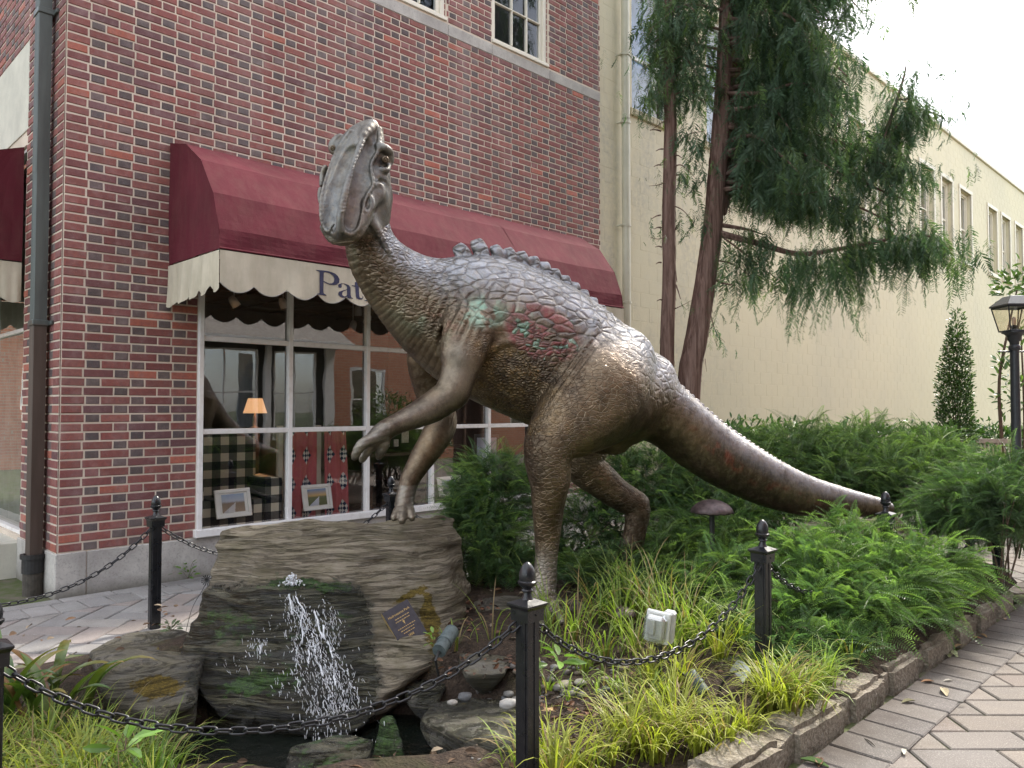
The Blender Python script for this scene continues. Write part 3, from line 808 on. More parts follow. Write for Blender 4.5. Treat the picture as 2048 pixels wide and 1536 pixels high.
nbh = thing('added_neighbour_building', 'added brick building out of view on the left, cutting sky reflection in the side shop glass', 'building', (-17, 15, 0))  # unseen building added to keep white sky out of the side glass
mb = MB(); a_ = R(-35); mb.box((-19, 16, 4.5), (4, 26, 9), rotz(a_)); mb.build('wall', M['farbrick'], nbh); k_ = 0
for j in range(2):
    for i in range(7):
        c_ = np.array([-19, 16, 2.1+j*3.6])+rotz(a_)@np.array([2.02, -10.5+i*3.5, 0]); mb = MB(); mb.box(c_, (.08, 1.2, 1.7), rotz(a_), .01); f__ = mb.build('window', M['white'], nbh); mb = MB(); mb.box(c_+rotz(a_)@np.array([.03, 0, 0]), (.06, 1.0, 1.5), rotz(a_)); mb.build('pane', M['dark'], f__)
# ================================================================== distance-field modelling
class Field:
    def __init__(s, lo, hi, h):
        s.lo = np.array(lo, float); s.h = h; s.shape = tuple(np.ceil((np.array(hi)-s.lo)/h).astype(int)+1)
        s.A = np.full(s.shape, .2, dtype=np.float32)
    def sub(s, lo, hi):
        i0 = np.maximum(np.floor((np.asarray(lo)-s.lo)/s.h).astype(int), 0); i1 = np.minimum(np.ceil((np.asarray(hi)-s.lo)/s.h).astype(int)+1, s.shape)
        if (i1 <= i0).any(): return None
        sl = tuple(slice(a, b) for a, b in zip(i0, i1))
        ax = [(s.lo[k]+np.arange(i0[k], i1[k])*s.h).astype(np.float32) for k in range(3)]
        return sl, ax[0][:, None, None], ax[1][None, :, None], ax[2][None, None, :]
    def put(s, sl, d, k, op='add'):
        a = s.A[sl]; d = d.astype(np.float32)
        if op == 'add':
            if k > 0:
                hh = np.maximum(k-np.abs(a-d), 0)/k; s.A[sl] = np.minimum(a, d)-hh*hh*k*.25
            else: s.A[sl] = np.minimum(a, d)
        else:
            d = -d
            if k > 0:
                hh = np.maximum(k-np.abs(a-d), 0)/k; s.A[sl] = np.maximum(a, d)+hh*hh*k*.25
            else: s.A[sl] = np.maximum(a, d)
    def seg(s, c0, c1, up0, up1, sd, r0, r1, k=.04, op='add', pad=.06):
        """elliptic tapering segment; r=(rh, rw)"""
        c0, c1, sd = map(lambda v: np.asarray(v, float), (c0, c1, sd))
        rm = max(*r0, *r1)+pad+k
        g = s.sub(np.minimum(c0, c1)-rm, np.maximum(c0, c1)+rm)
        if g is None: return
        sl, X, Y, Z = g; ax = c1-c0; L = np.linalg.norm(ax); ax = ax/max(L, 1e-6)
        w = (X-c0[0])*ax[0]+(Y-c0[1])*ax[1]+(Z-c0[2])*ax[2]
        t = np.clip(w/max(L, 1e-6), 0, 1)
        cx, cy, cz = c0[0]+ax[0]*L*t, c0[1]+ax[1]*L*t, c0[2]+ax[2]*L*t
        qx, qy, qz = X-cx, Y-cy, Z-cz
        up = (np.asarray(up0)+np.asarray(up1))/2; up = up-ax*(up@ax); up /= np.linalg.norm(up)
        sv = np.cross(ax, up); 
        u = qx*up[0]+qy*up[1]+qz*up[2]; v = qx*sv[0]+qy*sv[1]+qz*sv[2]; a = qx*ax[0]+qy*ax[1]+qz*ax[2]
        rh = r0[0]+(r1[0]-r0[0])*t; rw = r0[1]+(r1[1]-r0[1])*t
        rn = np.minimum(rh, rw)
        q = np.sqrt((u/rh)**2+(v/rw)**2+(a/rn)**2)
        gr = np.sqrt((u/rh**2)**2+(v/rw**2)**2+(a/rn**2)**2)+1e-6
        d = q*(q-1)/gr
        s.put(sl, np.where(q < .3, -rn*.7, d), k, op)
    def chain(s, st, n=4, k=.03, op='add'):
        """st rows: cx,cy,cz, ux,uy,uz, rh, rw"""
        Q = catmull(np.array(st, float), n)
        # hard union inside the chain, smooth union with the rest
        lo = (Q[:, :3]-Q[:, 6:8].max(1)[:, None]).min(0)-.1; hi = (Q[:, :3]+Q[:, 6:8].max(1)[:, None]).max(0)+.1
        T = Field.__new__(Field); T.h = s.h; i0 = np.maximum(np.floor((lo-s.lo)/s.h).astype(int), 0); i1 = np.minimum(np.ceil((hi-s.lo)/s.h).astype(int), s.shape)
        T.lo = s.lo+i0*s.h; T.shape = tuple(i1-i0); T.A = np.full(T.shape, .2, np.float32)
        for i in range(len(Q)-1):
            a, b = Q[i], Q[i+1]
            T.seg(a[:3], b[:3], a[3:6], b[3:6], (0, 1, 0), a[6:8], b[6:8], .008)
        sl = tuple(slice(p, q) for p, q in zip(i0, i1)); s.put(sl, T.A, k, op); return Q
    def limb(s, pts, n=4, k=.03, op='add'):
        """pts: px,py,depth,radius_px,(depth radius factor)"""
        st = []
        P = [U(*p[:3]) for p in pts]
        for i, p in enumerate(pts):
            r = p[3]*p[2]/FPX; f_ = p[4] if len(p) > 4 else 1.
            d = P[min(i+1, len(P)-1)]-P[max(i-1, 0)]; d /= np.linalg.norm(d)
            up = np.cross(d, [0, 1, 0]); up /= np.linalg.norm(up)+1e-9
            st.append([*P[i], *up, r, r*f_])
        return s.chain(st, n, k, op)
    def planes(s, pts, k=.0, rk=.03, op='add', disp=None, grow=0.):
        bm = bmesh.new(); vs_ = [bm.verts.new(p) for p in pts]; bmesh.ops.convex_hull(bm, input=vs_)
        bm.normal_update(); c = np.mean(pts, 0); pl = []
        for f in bm.faces:
            n_ = np.array(f.normal[:]); d = n_@np.array(f.verts[0].co[:])
            if n_@c > d: n_, d = -n_, -d
            if not any(np.dot(n_, q[0]) > .9995 and abs(d-q[1]) < .004 for q in pl): pl.append((n_, d))
        bm.free(); P = np.array(pts)
        g = s.sub(P.min(0)-.12-grow, P.max(0)+.12+grow); sl, X, Y, Z = g
        d = None
        for n_, dd in pl:
            e = X*n_[0]+Y*n_[1]+Z*n_[2]-dd-grow
            if d is None: d = np.broadcast_to(e, np.broadcast_shapes(X.shape, Y.shape, Z.shape)).astype(np.float32).copy()
            else:
                hh = np.maximum(rk-np.abs(d-e), 0)/rk if rk > 0 else 0; d = np.maximum(d, e)+hh*hh*rk*.25
        if disp is not None: d = d+disp(X, Y, Z).astype(np.float32)
        s.put(sl, d, k, op)
    def ball(s, c, r, k=.02, op='add', up=(0, 0, 1)):
        r = np.broadcast_to(np.asarray(r, float), (2,)); s.seg(c, np.asarray(c)+[1e-4, 0, 0], up, up, (0, 1, 0), r, r, k, op)
    def mesh(s):
        import openvdb as vdb
        g = vdb.FloatGrid(.2); g.copyFromArray(s.A); g.transform = vdb.createLinearTransform(s.h)
        r = g.convertToPolygons(0.0, 0.0)
        V, T_, Q = r[0], r[1], r[2]
        return V+s.lo, T_, Q
def relax(V, Fq, it=2, f_=.5):
    """Laplacian smoothing"""
    E = np.concatenate([np.stack([Fq[:, i], Fq[:, (i+1) % Fq.shape[1]]], 1) for i in range(Fq.shape[1])]); E = np.concatenate([E, E[:, ::-1]])
    V = V.copy(); n = np.bincount(E[:, 0], minlength=len(V)).astype(float)+1e-9
    for _ in range(it):
        S = np.stack([np.bincount(E[:, 0], V[E[:, 1], k], minlength=len(V)) for k in range(3)], 1)/n[:, None]
        V = V+(S-V)*f_
    return V
def vnormals(V, Fs):
    N = np.zeros_like(V)
    for Fq in Fs:
        if len(Fq) == 0: continue
        a = V[Fq[:, 2]]-V[Fq[:, 0]]; b = V[Fq[:, -1]]-V[Fq[:, 1]]
        n = np.cross(a, b)
        for k in range(Fq.shape[1]): np.add.at(N, Fq[:, k], n)
    return N/(np.linalg.norm(N, axis=1)[:, None]+1e-12)
def sstep(a, b, x):
    t = np.clip((x-a)/(b-a), 0, 1); return t*t*(3-2*t)

# ================================================================== bronze dinosaur
DF = Field((-1.45, 4.45, .05), (3.15, 6.65, 3.55), .0088)
def body_st(Tx, Ty, Bx, By, dep, w):
    T_, B_ = U(Tx, Ty, dep), U(Bx, By, dep); u = T_-B_; rh = np.linalg.norm(u)/2; u /= 2*rh
    return [*(T_+B_)/2, *u, rh, w]
BODY = [
 (770, 425, 712, 478, 5.05, .085), (784, 464, 694, 505, 5.06, .12), (806, 492, 706, 552, 5.10, .135), (842, 513, 737, 606, 5.17, .16),
 (885, 524, 782, 668, 5.24, .21), (928, 524, 832, 722, 5.30, .26), (972, 517, 880, 762, 5.34, .32), (1018, 520, 930, 790, 5.38, .375),
 (1062, 535, 985, 817, 5.42, .41), (1112, 563, 1048, 843, 5.46, .42), (1162, 598, 1108, 868, 5.50, .40), (1210, 638, 1166, 890, 5.55, .36),
 (1256, 678, 1220, 900, 5.60, .30), (1304, 724, 1268, 880, 5.66, .235), (1360, 776, 1315, 893, 5.72, .19), (1420, 828, 1368, 934, 5.79, .165),
 (1486, 878, 1433, 974, 5.86, .15), (1556, 920, 1512, 1008, 5.94, .13), (1628, 955, 1600, 1029, 6.03, .11), (1698, 978, 1688, 1035, 6.12, .09), (1752, 993, 1746, 1033, 6.19, .07), (1778, 1004, 1773, 1030, 6.22, .05)]
BQ = DF.chain([body_st(*b) for b in BODY], 3, .0)
# throat and gullet line, ischium bump, chest
DF.limb([(1175, 870, 5.5, 30), (1222, 893, 5.55, 17), (1243, 897, 5.58, 9)], 3, .07)
# near thigh and leg
DF.limb([(1250, 712, 5.42, 62, .9), (1208, 768, 5.25, 92, .9), (1158, 824, 5.13, 80, .9), (1112, 868, 5.05, 58, 1.0), (1094, 910, 5.02, 46, 1.1), (1098, 960, 5.04, 39, 1.1),
         (1094, 1015, 5.08, 30, 1.1), (1093, 1070, 5.12, 23.5, 1.1), (1092, 1120, 5.12, 21.5, 1.05), (1087, 1168, 5.09, 25, 1.0), (1080, 1202, 5.04, 27, 1.1)], 4, .05)
DF.limb([(1310, 752, 5.62, 40), (1268, 800, 5.42, 52), (1215, 850, 5.28, 40), (1160, 880, 5.15, 30)], 4, .08)      # rear thigh muscle
DF.limb([(1068, 880, 5.0, 14), (1064, 930, 4.99, 12), (1074, 990, 5.01, 9), (1080, 1070, 5.06, 7)], 4, .03)          # shin edge
DF.limb([(1120, 900, 5.05, 18), (1126, 950, 5.06, 14), (1118, 1010, 5.1, 11), (1108, 1080, 5.13, 8), (1100, 1150, 5.13, 7)], 4, .03)  # calf tendon
for q in ([(1078, 1190, 5.05, 17), (1064, 1215, 4.95, 15), (1050, 1232, 4.86, 13), (1040, 1246, 4.80, 10)],
          [(1084, 1190, 5.05, 17), (1082, 1220, 4.93, 15), (1080, 1243, 4.80, 14), (1078, 1258, 4.70, 11)],
          [(1095, 1190, 5.08, 16), (1105, 1212, 5.0, 14), (1116, 1232, 4.92, 12), (1124, 1243, 4.86, 9)]):
    DF.limb(q, 4, .022)
# far hind leg
DF.limb([(1205, 800, 5.82, 60, .8), (1170, 880, 5.82, 52, .8), (1166, 928, 5.80, 40, .9), (1204, 963, 5.83, 34, .9), (1242, 992, 5.86, 29, .9), (1272, 1012, 5.88, 26, .9), (1272, 1050, 5.88, 22, 1.), (1264, 1090, 5.88, 23, 1.), (1250, 1130, 5.86, 24, 1.)], 4, .05)
DF.ball(U(1283, 1002, 5.9), .04, .04)
for q in ([(1252, 1125, 5.86, 18), (1235, 1150, 5.78, 15), (1222, 1162, 5.70, 12)], [(1255, 1125, 5.86, 18), (1258, 1152, 5.76, 14), (1256, 1166, 5.66, 11)]): DF.limb(q, 3, .02)
# near shoulder and arm
DF.limb([(985, 640, 5.16, 40, .8), (945, 655, 5.05, 56, .75), (926, 705, 4.98, 46, .85), (918, 745, 4.96, 36, .95), (902, 784, 4.93, 34, 1.), (868, 812, 4.88, 31, 1.), (830, 832, 4.80, 26, 1.), (795, 847, 4.73, 21, 1.1), (768, 862, 4.68, 21, 1.3), (748, 879, 4.65, 18, 1.6)], 4, .04)
DF.ball(U(912, 790, 4.95), .075, .05)
DF.limb([(885, 800, 4.92, 10), (850, 815, 4.84, 10), (810, 832, 4.76, 8), (775, 850, 4.68, 7)], 4, .02)
for q in ([(750, 876, 4.62, 12), (734, 882, 4.57, 11.5), (719, 895, 4.55, 10.5), (709, 914, 4.55, 8)],
          [(754, 884, 4.66, 12), (742, 892, 4.64, 11.5), (731, 906, 4.63, 10), (724, 920, 4.63, 7)],
          [(770, 876, 4.66, 11), (768, 889, 4.66, 11), (763, 901, 4.66, 10), (757, 914, 4.67, 7.5)],
          [(760, 870, 4.72, 10), (750, 886, 4.76, 9), (738, 898, 4.79, 8), (728, 906, 4.80, 6)]):
    DF.limb(q, 4, .012)
# far arm
DF.limb([(870, 660, 5.58, 50, .7), (852, 720, 5.66, 38, .9), (866, 790, 5.72, 33, .9), (884, 842, 5.70, 30), (868, 880, 5.62, 29), (842, 920, 5.54, 24), (822, 955, 5.49, 19), (812, 985, 5.46, 18, 1.1), (808, 1010, 5.43, 19, 1.2)], 4, .04)
for q in ([(806, 1005, 5.42, 10), (795, 1022, 5.34, 9), (788, 1036, 5.28, 7)], [(808, 1005, 5.42, 10), (806, 1024, 5.33, 9.5), (804, 1041, 5.26, 8)],
          [(814, 1004, 5.43, 10), (820, 1022, 5.36, 9), (824, 1036, 5.30, 7)]): DF.limb(q, 4, .012)
# rib fold under the shoulder
DF.limb([(972, 712, 5.03, 5), (1000, 688, 5.02, 6), (1035, 684, 5.03, 6), (1062, 694, 5.06, 3)], 4, .03)
# groin fold
DF.limb([(1195, 640, 5.19, 5), (1170, 700, 5.1, 7), (1130, 755, 5.06, 7), (1090, 810, 5.05, 6), (1068, 850, 5.06, 4)], 4, .04)
# dark crease between the neck and the shoulder
DF.limb([(905, 640, 5.06, 5), (886, 680, 5.06, 7), (884, 725, 5.08, 7), (888, 760, 5.1, 5)], 4, .05, 'sub')
# creases over the knee
for y in (912, 924): DF.limb([(1049, y, 4.93, 2.2), (1060, y+3, 4.895, 2.2), (1076, y+2, 4.88, 1.8)], 3, .008, 'sub')
# spine scutes
sp = catmull(np.array([(903, 519, 5.27), (945, 512, 5.31), (962, 512, 5.33), (1018, 521, 5.38), (1062, 536, 5.42), (1112, 564, 5.46), (1162, 599, 5.50), (1210, 639, 5.55), (1256, 679, 5.60), (1304, 726, 5.66), (1360, 778, 5.72), (1420, 830, 5.79), (1486, 880, 5.86), (1556, 922, 5.94), (1628, 959, 6.03), (1698, 985, 6.12)]), 16)
cum = np.concatenate([[0], np.cumsum(np.linalg.norm(np.diff(sp[:, :2], axis=0), axis=1))])
def spine(s_): return np.array([np.interp(s_, cum, sp[:, k]) for k in range(3)])
s_ = 22.; first = True; size = 27.
while s_ < cum[-1]-8:
    p = spine(s_); q = spine(s_+4); dr = (q-p)[:2]; dr /= np.linalg.norm(dr); nrm = np.array([dr[1], -dr[0]])
    hgt = 31 if s_ < 30 else (37 if s_ < 80 else np.interp(s_, [80, 300, 520, 900], [31, 24, 11, 3]))
    ln = 36 if s_ < 30 else (38 if s_ < 80 else np.interp(s_, [80, 300, 520, 900], [27, 24, 15, 9]))
    m_ = p[2]/FPX; wd = np.interp(s_, [0, 400, 900], [.030, .022, .010])
    c0 = p[:2]-dr*ln*.12+nrm*hgt*.22; c1 = p[:2]+dr*ln*.22+nrm*hgt*.46; a, b = U(*c0, p[2]), U(*c1, p[2])
    up = U(*(p[:2]+nrm*10), p[2])-U(*p[:2], p[2]); up /= np.linalg.norm(up)
    DF.seg(a, b, up, up, (0, 1, 0), (hgt*.66*m_, wd), (hgt*.60*m_, wd*.9), .004)
    s_ += ln*.93
# ---------------- head (same casting, sampled finer)
BODYF = DF; DF = Field((-1.36, 4.45, 2.45), (-.72, 5.45, 3.52), .0045)
DF.limb([(748, 330, 5.06, 30), (748, 400, 5.03, 34), (742, 440, 5.04, 36), (728, 470, 5.05, 38), (728, 484, 5.06, 38)], 3, .02)
HEADP = [(725, 272, 4.84), (704, 335, 4.755), (690, 388, 4.70), (680, 441, 4.67), (676, 470, 4.70), (681, 486, 4.80), (704, 251, 4.93), (676, 280, 4.97), (657, 330, 4.90), (644, 380, 4.83), (640, 425, 4.79), (648, 460, 4.79),
         (746, 239, 4.93), (768, 264, 4.97), (771, 320, 4.95), (762, 380, 4.88), (742, 422, 4.80), (726, 462, 4.78), (716, 478, 4.83),
         (735, 252, 5.10), (762, 300, 5.14), (768, 400, 5.12), (694, 300, 5.10), (668, 380, 5.03), (690, 468, 4.98), (740, 445, 5.02)]
DF.planes([U(*p) for p in HEADP], .02, .03, grow=.012)
def troughs(pts):
    for (x, y, d, r, cut) in pts:
        c = U(x, y, d); v = np.array([0, 0, CAM_H])-c; v /= np.linalg.norm(v); c = c+v*(r-cut); DF.ball(c, r, .012, 'sub')
def line(a, b, n): a, b = np.array(a, float), np.array(b, float); return [a+(b-a)*i/(n-1) for i in range(n)]
troughs([tuple(p) for p in line((692, 300, 4.855, .075, .020), (665, 365, 4.80, .075, .024), 7)+line((665, 365, 4.80, .075, .024), (656, 446, 4.745, .062, .026), 8)])
troughs([tuple(p) for p in line((740, 285, 4.875, .10, .010), (726, 345, 4.815, .095, .014), 6)+line((726, 345, 4.815, .095, .014), (712, 415, 4.762, .085, .018), 7)+line((712, 415, 4.762, .085, .018), (704, 448, 4.742, .065, .020), 4)])
# rims
DF.limb([(700, 262, 4.905, 3), (672, 305, 4.905, 3), (652, 355, 4.845, 3), (642, 400, 4.795, 3), (642, 440, 4.768, 3), (655, 463, 4.762, 2.8), (668, 448, 4.722, 2)], 4, .02)
DF.limb([(760, 258, 4.935, 4), (757, 300, 4.885, 4), (742, 330, 4.845, 3.2), (747, 368, 4.825, 2.8), (733, 395, 4.795, 2.8), (724, 430, 4.768, 2.8), (719, 455, 4.762, 2.8), (703, 471, 4.757, 2.6), (686, 458, 4.717, 2.2), (681, 430, 4.692, 2)], 4, .02)
DF.limb([(728, 270, 4.855, 7), (746, 250, 4.93, 8)], 3, .03)
# denticled ridge
DF.limb([(727, 274, 4.85, 5.5), (704, 336, 4.755, 6), (690, 388, 4.70, 6.5), (681, 430, 4.675, 6.5), (680, 462, 4.695, 6)], 6, .015)
for p in line((726, 280, 4.84), (704, 336, 4.745), 9)+line((703, 341, 4.74), (683, 425, 4.665), 13):
    DF.limb([(p[0]-6, p[1]+1, p[2]+.02, 1.9), (p[0]+1, p[1]-1.5, p[2]-.004, 2.5), (p[0]+7, p[1]-4, p[2]+.02, 1.7)], 2, .004)
# lip edge and chin
DF.limb([(645, 455, 4.80, 6), (662, 478, 4.80, 7), (684, 484, 4.79, 7), (706, 478, 4.79, 7), (724, 462, 4.80, 6), (742, 432, 4.84, 5)], 4, .02)
# brows, eye bulges, cheeks
DF.limb([(757, 292, 4.90, 7), (771, 297, 4.90, 8), (780, 306, 4.94, 7), (781, 322, 4.97, 5)], 4, .018)
DF.limb([(762, 338, 4.90, 5), (774, 340, 4.91, 5), (778, 330, 4.96, 4)], 3, .012)
DF.ball(U(766, 318, 4.975), .062, .03)
DF.ball(U(767, 319, 4.885), .030, .012, 'sub')
DF.limb([(680, 273, 4.97, 6), (671, 280, 4.97, 7), (666, 290, 4.98, 6), (668, 304, 4.97, 5)], 3, .015)
DF.ball(U(672, 296, 5.0), .05, .03)
DF.limb([(752, 350, 4.90, 6), (766, 358, 4.94, 8), (771, 376, 4.98, 10), (769, 400, 5.0, 12), (756, 420, 4.97, 12), (740, 430, 4.93, 10)], 4, .045)
DF.limb([(748, 372, 4.85, 3.5), (757, 368, 4.87, 3.5), (764, 378, 4.89, 3), (760, 394, 4.89, 3), (750, 404, 4.875, 3)], 4, .02)
DF.ball(U(754, 392, 4.93), .055, .05)
DF.ball(U(762, 362, 4.885), .018, .01, 'sub'); DF.ball(U(771, 364, 4.91), .012, .008, 'sub')
DF.limb([(739, 398, 4.800, 4.2), (737, 408, 4.79, 5), (734, 416, 4.79, 4)], 3, .008, 'sub')
DF.limb([(750, 416, 4.885, 4), (748, 424, 4.885, 4)], 2, .008, 'sub')
DF.limb([(742, 396, 4.82, 5), (745, 410, 4.82, 5), (738, 425, 4.80, 5), (728, 445, 4.79, 4.5)], 4, .012)
DF.limb([(729, 398, 4.805, 2.6), (726, 412, 4.79, 2.6), (731, 424, 4.785, 2.2)], 3, .015)
DF.limb([(641, 378, 4.86, 5), (640, 392, 4.86, 5), (641, 405, 4.85, 4)], 3, .01)
DF.limb([(650, 335, 4.93, 6), (645, 350, 4.94, 6), (643, 370, 4.93, 5)], 3, .02)
# jaw line down to the neck
DF.limb([(735, 440, 4.93, 12), (752, 458, 4.93, 10), (775, 500, 4.99, 9), (800, 540, 5.05, 7)], 4, .05)
DF.limb([(735, 452, 4.90, 4), (752, 480, 4.93, 4), (772, 520, 4.99, 3)], 4, .02, 'sub')
HV, HT, HQ = DF.mesh(); HV = relax(HV, HQ, 1, .4); DF = BODYF
V, Tr, Qd = DF.mesh(); del DF.A
Vp = relax(V, Qd, 1, .4) if len(Qd) else V
V = np.concatenate([Vp, HV]); nb_ = len(Vp); Tr = np.concatenate([Tr, HT+nb_]) if len(HT) else Tr; Qd = np.concatenate([Qd, HQ+nb_])
ishead = np.zeros(len(V)); ishead[nb_:] = 1
# ---------------- body coordinates
kd = kdtree.KDTree(len(BQ)*4); BQf = catmull(BQ[:, :3], 4)
kd = kdtree.KDTree(len(BQf))
for i, p in enumerate(BQf): kd.insert(p, i)
kd.balance()
px = 1024+V[:, 0]/V[:, 1]*FPX; py = 817-(V[:, 2]-CAM_H)/V[:, 1]*FPX
near = np.array([kd.find(v)[1] for v in V])
cumB = np.concatenate([[0], np.cumsum(np.linalg.norm(np.diff(BQf, axis=0), axis=1))]); SB = cumB[near]
tgB = np.gradient(BQf, axis=0); tgB /= np.linalg.norm(tgB, axis=1)[:, None]
SB = SB+np.einsum('ij,ij->i', V-BQf[near], tgB[near])
N = vnormals(V, [Tr, Qd])
if (N*(V-V.mean(0))).sum() < 0: N = -N; Tr = Tr[:, ::-1]; Qd = Qd[:, ::-1]
dist_ax = np.linalg.norm(V-BQf[near], axis=1)
# masks (all as functions of where on the animal a point lies)
def bell(cx, cy, rx, ry, rot=0.):
    a = R(rot); dx, dy = px-cx, py-cy; u = dx*math.cos(a)+dy*math.sin(a); v = -dx*math.sin(a)+dy*math.cos(a)
    return np.clip(1.5-1.5*np.sqrt((u/rx)**2+(v/ry)**2)+.0, 0, 1)
top_y = np.interp(px, sp[:, 0], sp[:, 1], left=500, right=1000); bel_y = np.interp(px, [700, 740, 790, 835, 880, 930, 985, 1048, 1108, 1166, 1220, 1268, 1315, 1433, 1600, 1757], [560, 606, 668, 722, 762, 790, 817, 843, 868, 890, 900, 880, 893, 974, 1027, 1024])
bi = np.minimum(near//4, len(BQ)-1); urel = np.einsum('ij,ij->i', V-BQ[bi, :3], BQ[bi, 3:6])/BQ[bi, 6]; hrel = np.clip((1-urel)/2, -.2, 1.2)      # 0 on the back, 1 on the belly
head = ishead*sstep(490, 455, py+.25*(px-700))
arm = np.clip(bell(918, 740, 62, 90)+bell(840, 840, 105, 50, -25)+bell(735, 890, 60, 50), 0, 1)*(V[:, 1] < 5.12)
leg = np.clip(bell(1190, 790, 150, 110, -45), 0, 1)*(V[:, 1] < 5.42)+((py > 870) & (px < 1150) & (px > 1030))+((px > 1130) & (px < 1310) & (py > 905))
leg = np.clip(leg, 0, 1)
fararm = ((V[:, 1] > 5.42) & (px < 900) & (py > 700) & (dist_ax > .22)) | ((px < 880) & (py > 780))
onbody = (1-head)*(1-np.clip(arm, 0, 1))*(1-fararm)
neckm = sstep(960, 860, px)*onbody*(1-sstep(0, 1, np.clip((px-1000)/40, 0, 1)))
backm = onbody*sstep(.62, .42, hrel+.06*vn(V*9, 3))*sstep(830, 900, px)*sstep(1420, 1280, px)*(1-leg*.85)
flank = onbody*sstep(1010, 1045, px)*sstep(1190, 1140, px+ (py-700)*.2)*sstep(.38, .46, hrel)*sstep(.78, .66, hrel)*(1-leg)
bellym = onbody*sstep(.55, .68, hrel)*sstep(900, 960, px)*sstep(1200, 1120, px)*(1-leg)
tail = sstep(1290, 1350, px)*(py > top_y-30)
# relief: neck bands, folds, tail hairlines
throat = onbody*sstep(.72, .84, hrel)*sstep(950, 890, px)*(py > 470)
tex = np.zeros(len(V))
tex += -.0038*throat*np.clip(np.cos(SB*2*math.pi/.034)*1.8-.7, 0, 1)
fold = bell(905, 640, 60, 75, -60)*onbody*(V[:, 1] < 5.35)
tex += .009*fold*np.sin((px*.78+py*.35)*.42+1.5*vn(V*6, 8))
grf = (V[:, 1] < 5.4)*bell(1150, 735, 95, 34, -55)*(1-sstep(.3, 1, bell(1205, 770, 70, 70)))
tex += .006*grf*np.sin(((px-1150)*.80+(py-735)*.58)*.55+1.2*vn(V*7, 9))
tex += .0016*tail*np.sin(SB*2*math.pi/.02+3*vn(V*12, 2))*sstep(.9, .5, hrel)
footm = ((py > 1085) & (px < 1140))*sstep(1080, 1130, py)*1.+((px < 780) & (py > 845))*.8+((px > 780) & (px < 840) & (py > 970))*.9
tex += -.0035*np.clip(footm, 0, 1)*np.clip(np.cos((py+.25*px)*2*math.pi/11.)*1.5-.6, 0, 1)
tex += .006*leg*fbm(V*7, 3, 21)*.7+.004*fbm(V*4, 2, 5)
V = V+N*tex[:, None]
# ---------------- colours: patina, and sky sheen painted on the upper side
n1_, n2_, n3_ = fbm(V*5, 3, 31), fbm(V*14, 3, 32), fbm(V*2.2, 3, 33)
def lerp(a, b, t): t = np.clip(t, 0, 1)[:, None]; return a*(1-t)+np.asarray(b)*t
c = np.tile(np.array([.150, .114, .079]), (len(V), 1))
c = lerp(c, (.20, .145, .088), .5+.8*n1_)
c = lerp(c, (.075, .050, .032), sstep(-.1, .5, n3_)*.85)
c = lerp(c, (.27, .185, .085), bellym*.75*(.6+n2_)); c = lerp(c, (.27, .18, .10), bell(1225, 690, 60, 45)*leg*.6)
c = lerp(c, (.30, .325, .365), sstep(.50, .08, hrel)*onbody*.8); c = lerp(c, (.20, .215, .215), head*.65); c = lerp(c, (.17, .135, .115), head*bell(708, 410, 32, 75)*.7*(px > 684)); c = lerp(c, (.15, .165, .175), head*bell(660, 410, 28, 80)*.6)  # silver-blue on the back stands in for reflected sky
c = lerp(c, (.22, .205, .175), arm*.5); c = lerp(c, (.27, .27, .245), footm*.5)
gr = np.clip(bell(960, 625, 62, 42, -10)*1.2*sstep(-.12, .2, n2_)+bell(1030, 640, 50, 30)*.8*sstep(0, .3, n2_)+bell(860, 620, 75, 110, -55)*.42*sstep(-.2, .35, n1_)*onbody, 0, 1)
c = lerp(c, (.20, .33, .25), gr*.85)
c = lerp(c, (.12, .18, .14), throat*.2*sstep(0, .3, n1_))
c = lerp(c, (.25, .07, .045), bell(1440, 905, 95, 16, 40)*.8*sstep(-.3, .2, n2_)); c = lerp(c, (.22, .06, .045), bell(1570, 985, 120, 16, 20)*.7*sstep(-.3, .3, n2_))
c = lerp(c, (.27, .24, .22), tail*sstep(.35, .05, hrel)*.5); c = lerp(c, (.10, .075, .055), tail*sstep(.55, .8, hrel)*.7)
c = lerp(c, (.26, .11, .09), fold*.3*sstep(0, .3, n2_))
redm = np.clip(bell(1085, 665, 95, 62, 25), 0, 1)*onbody*(1-leg)
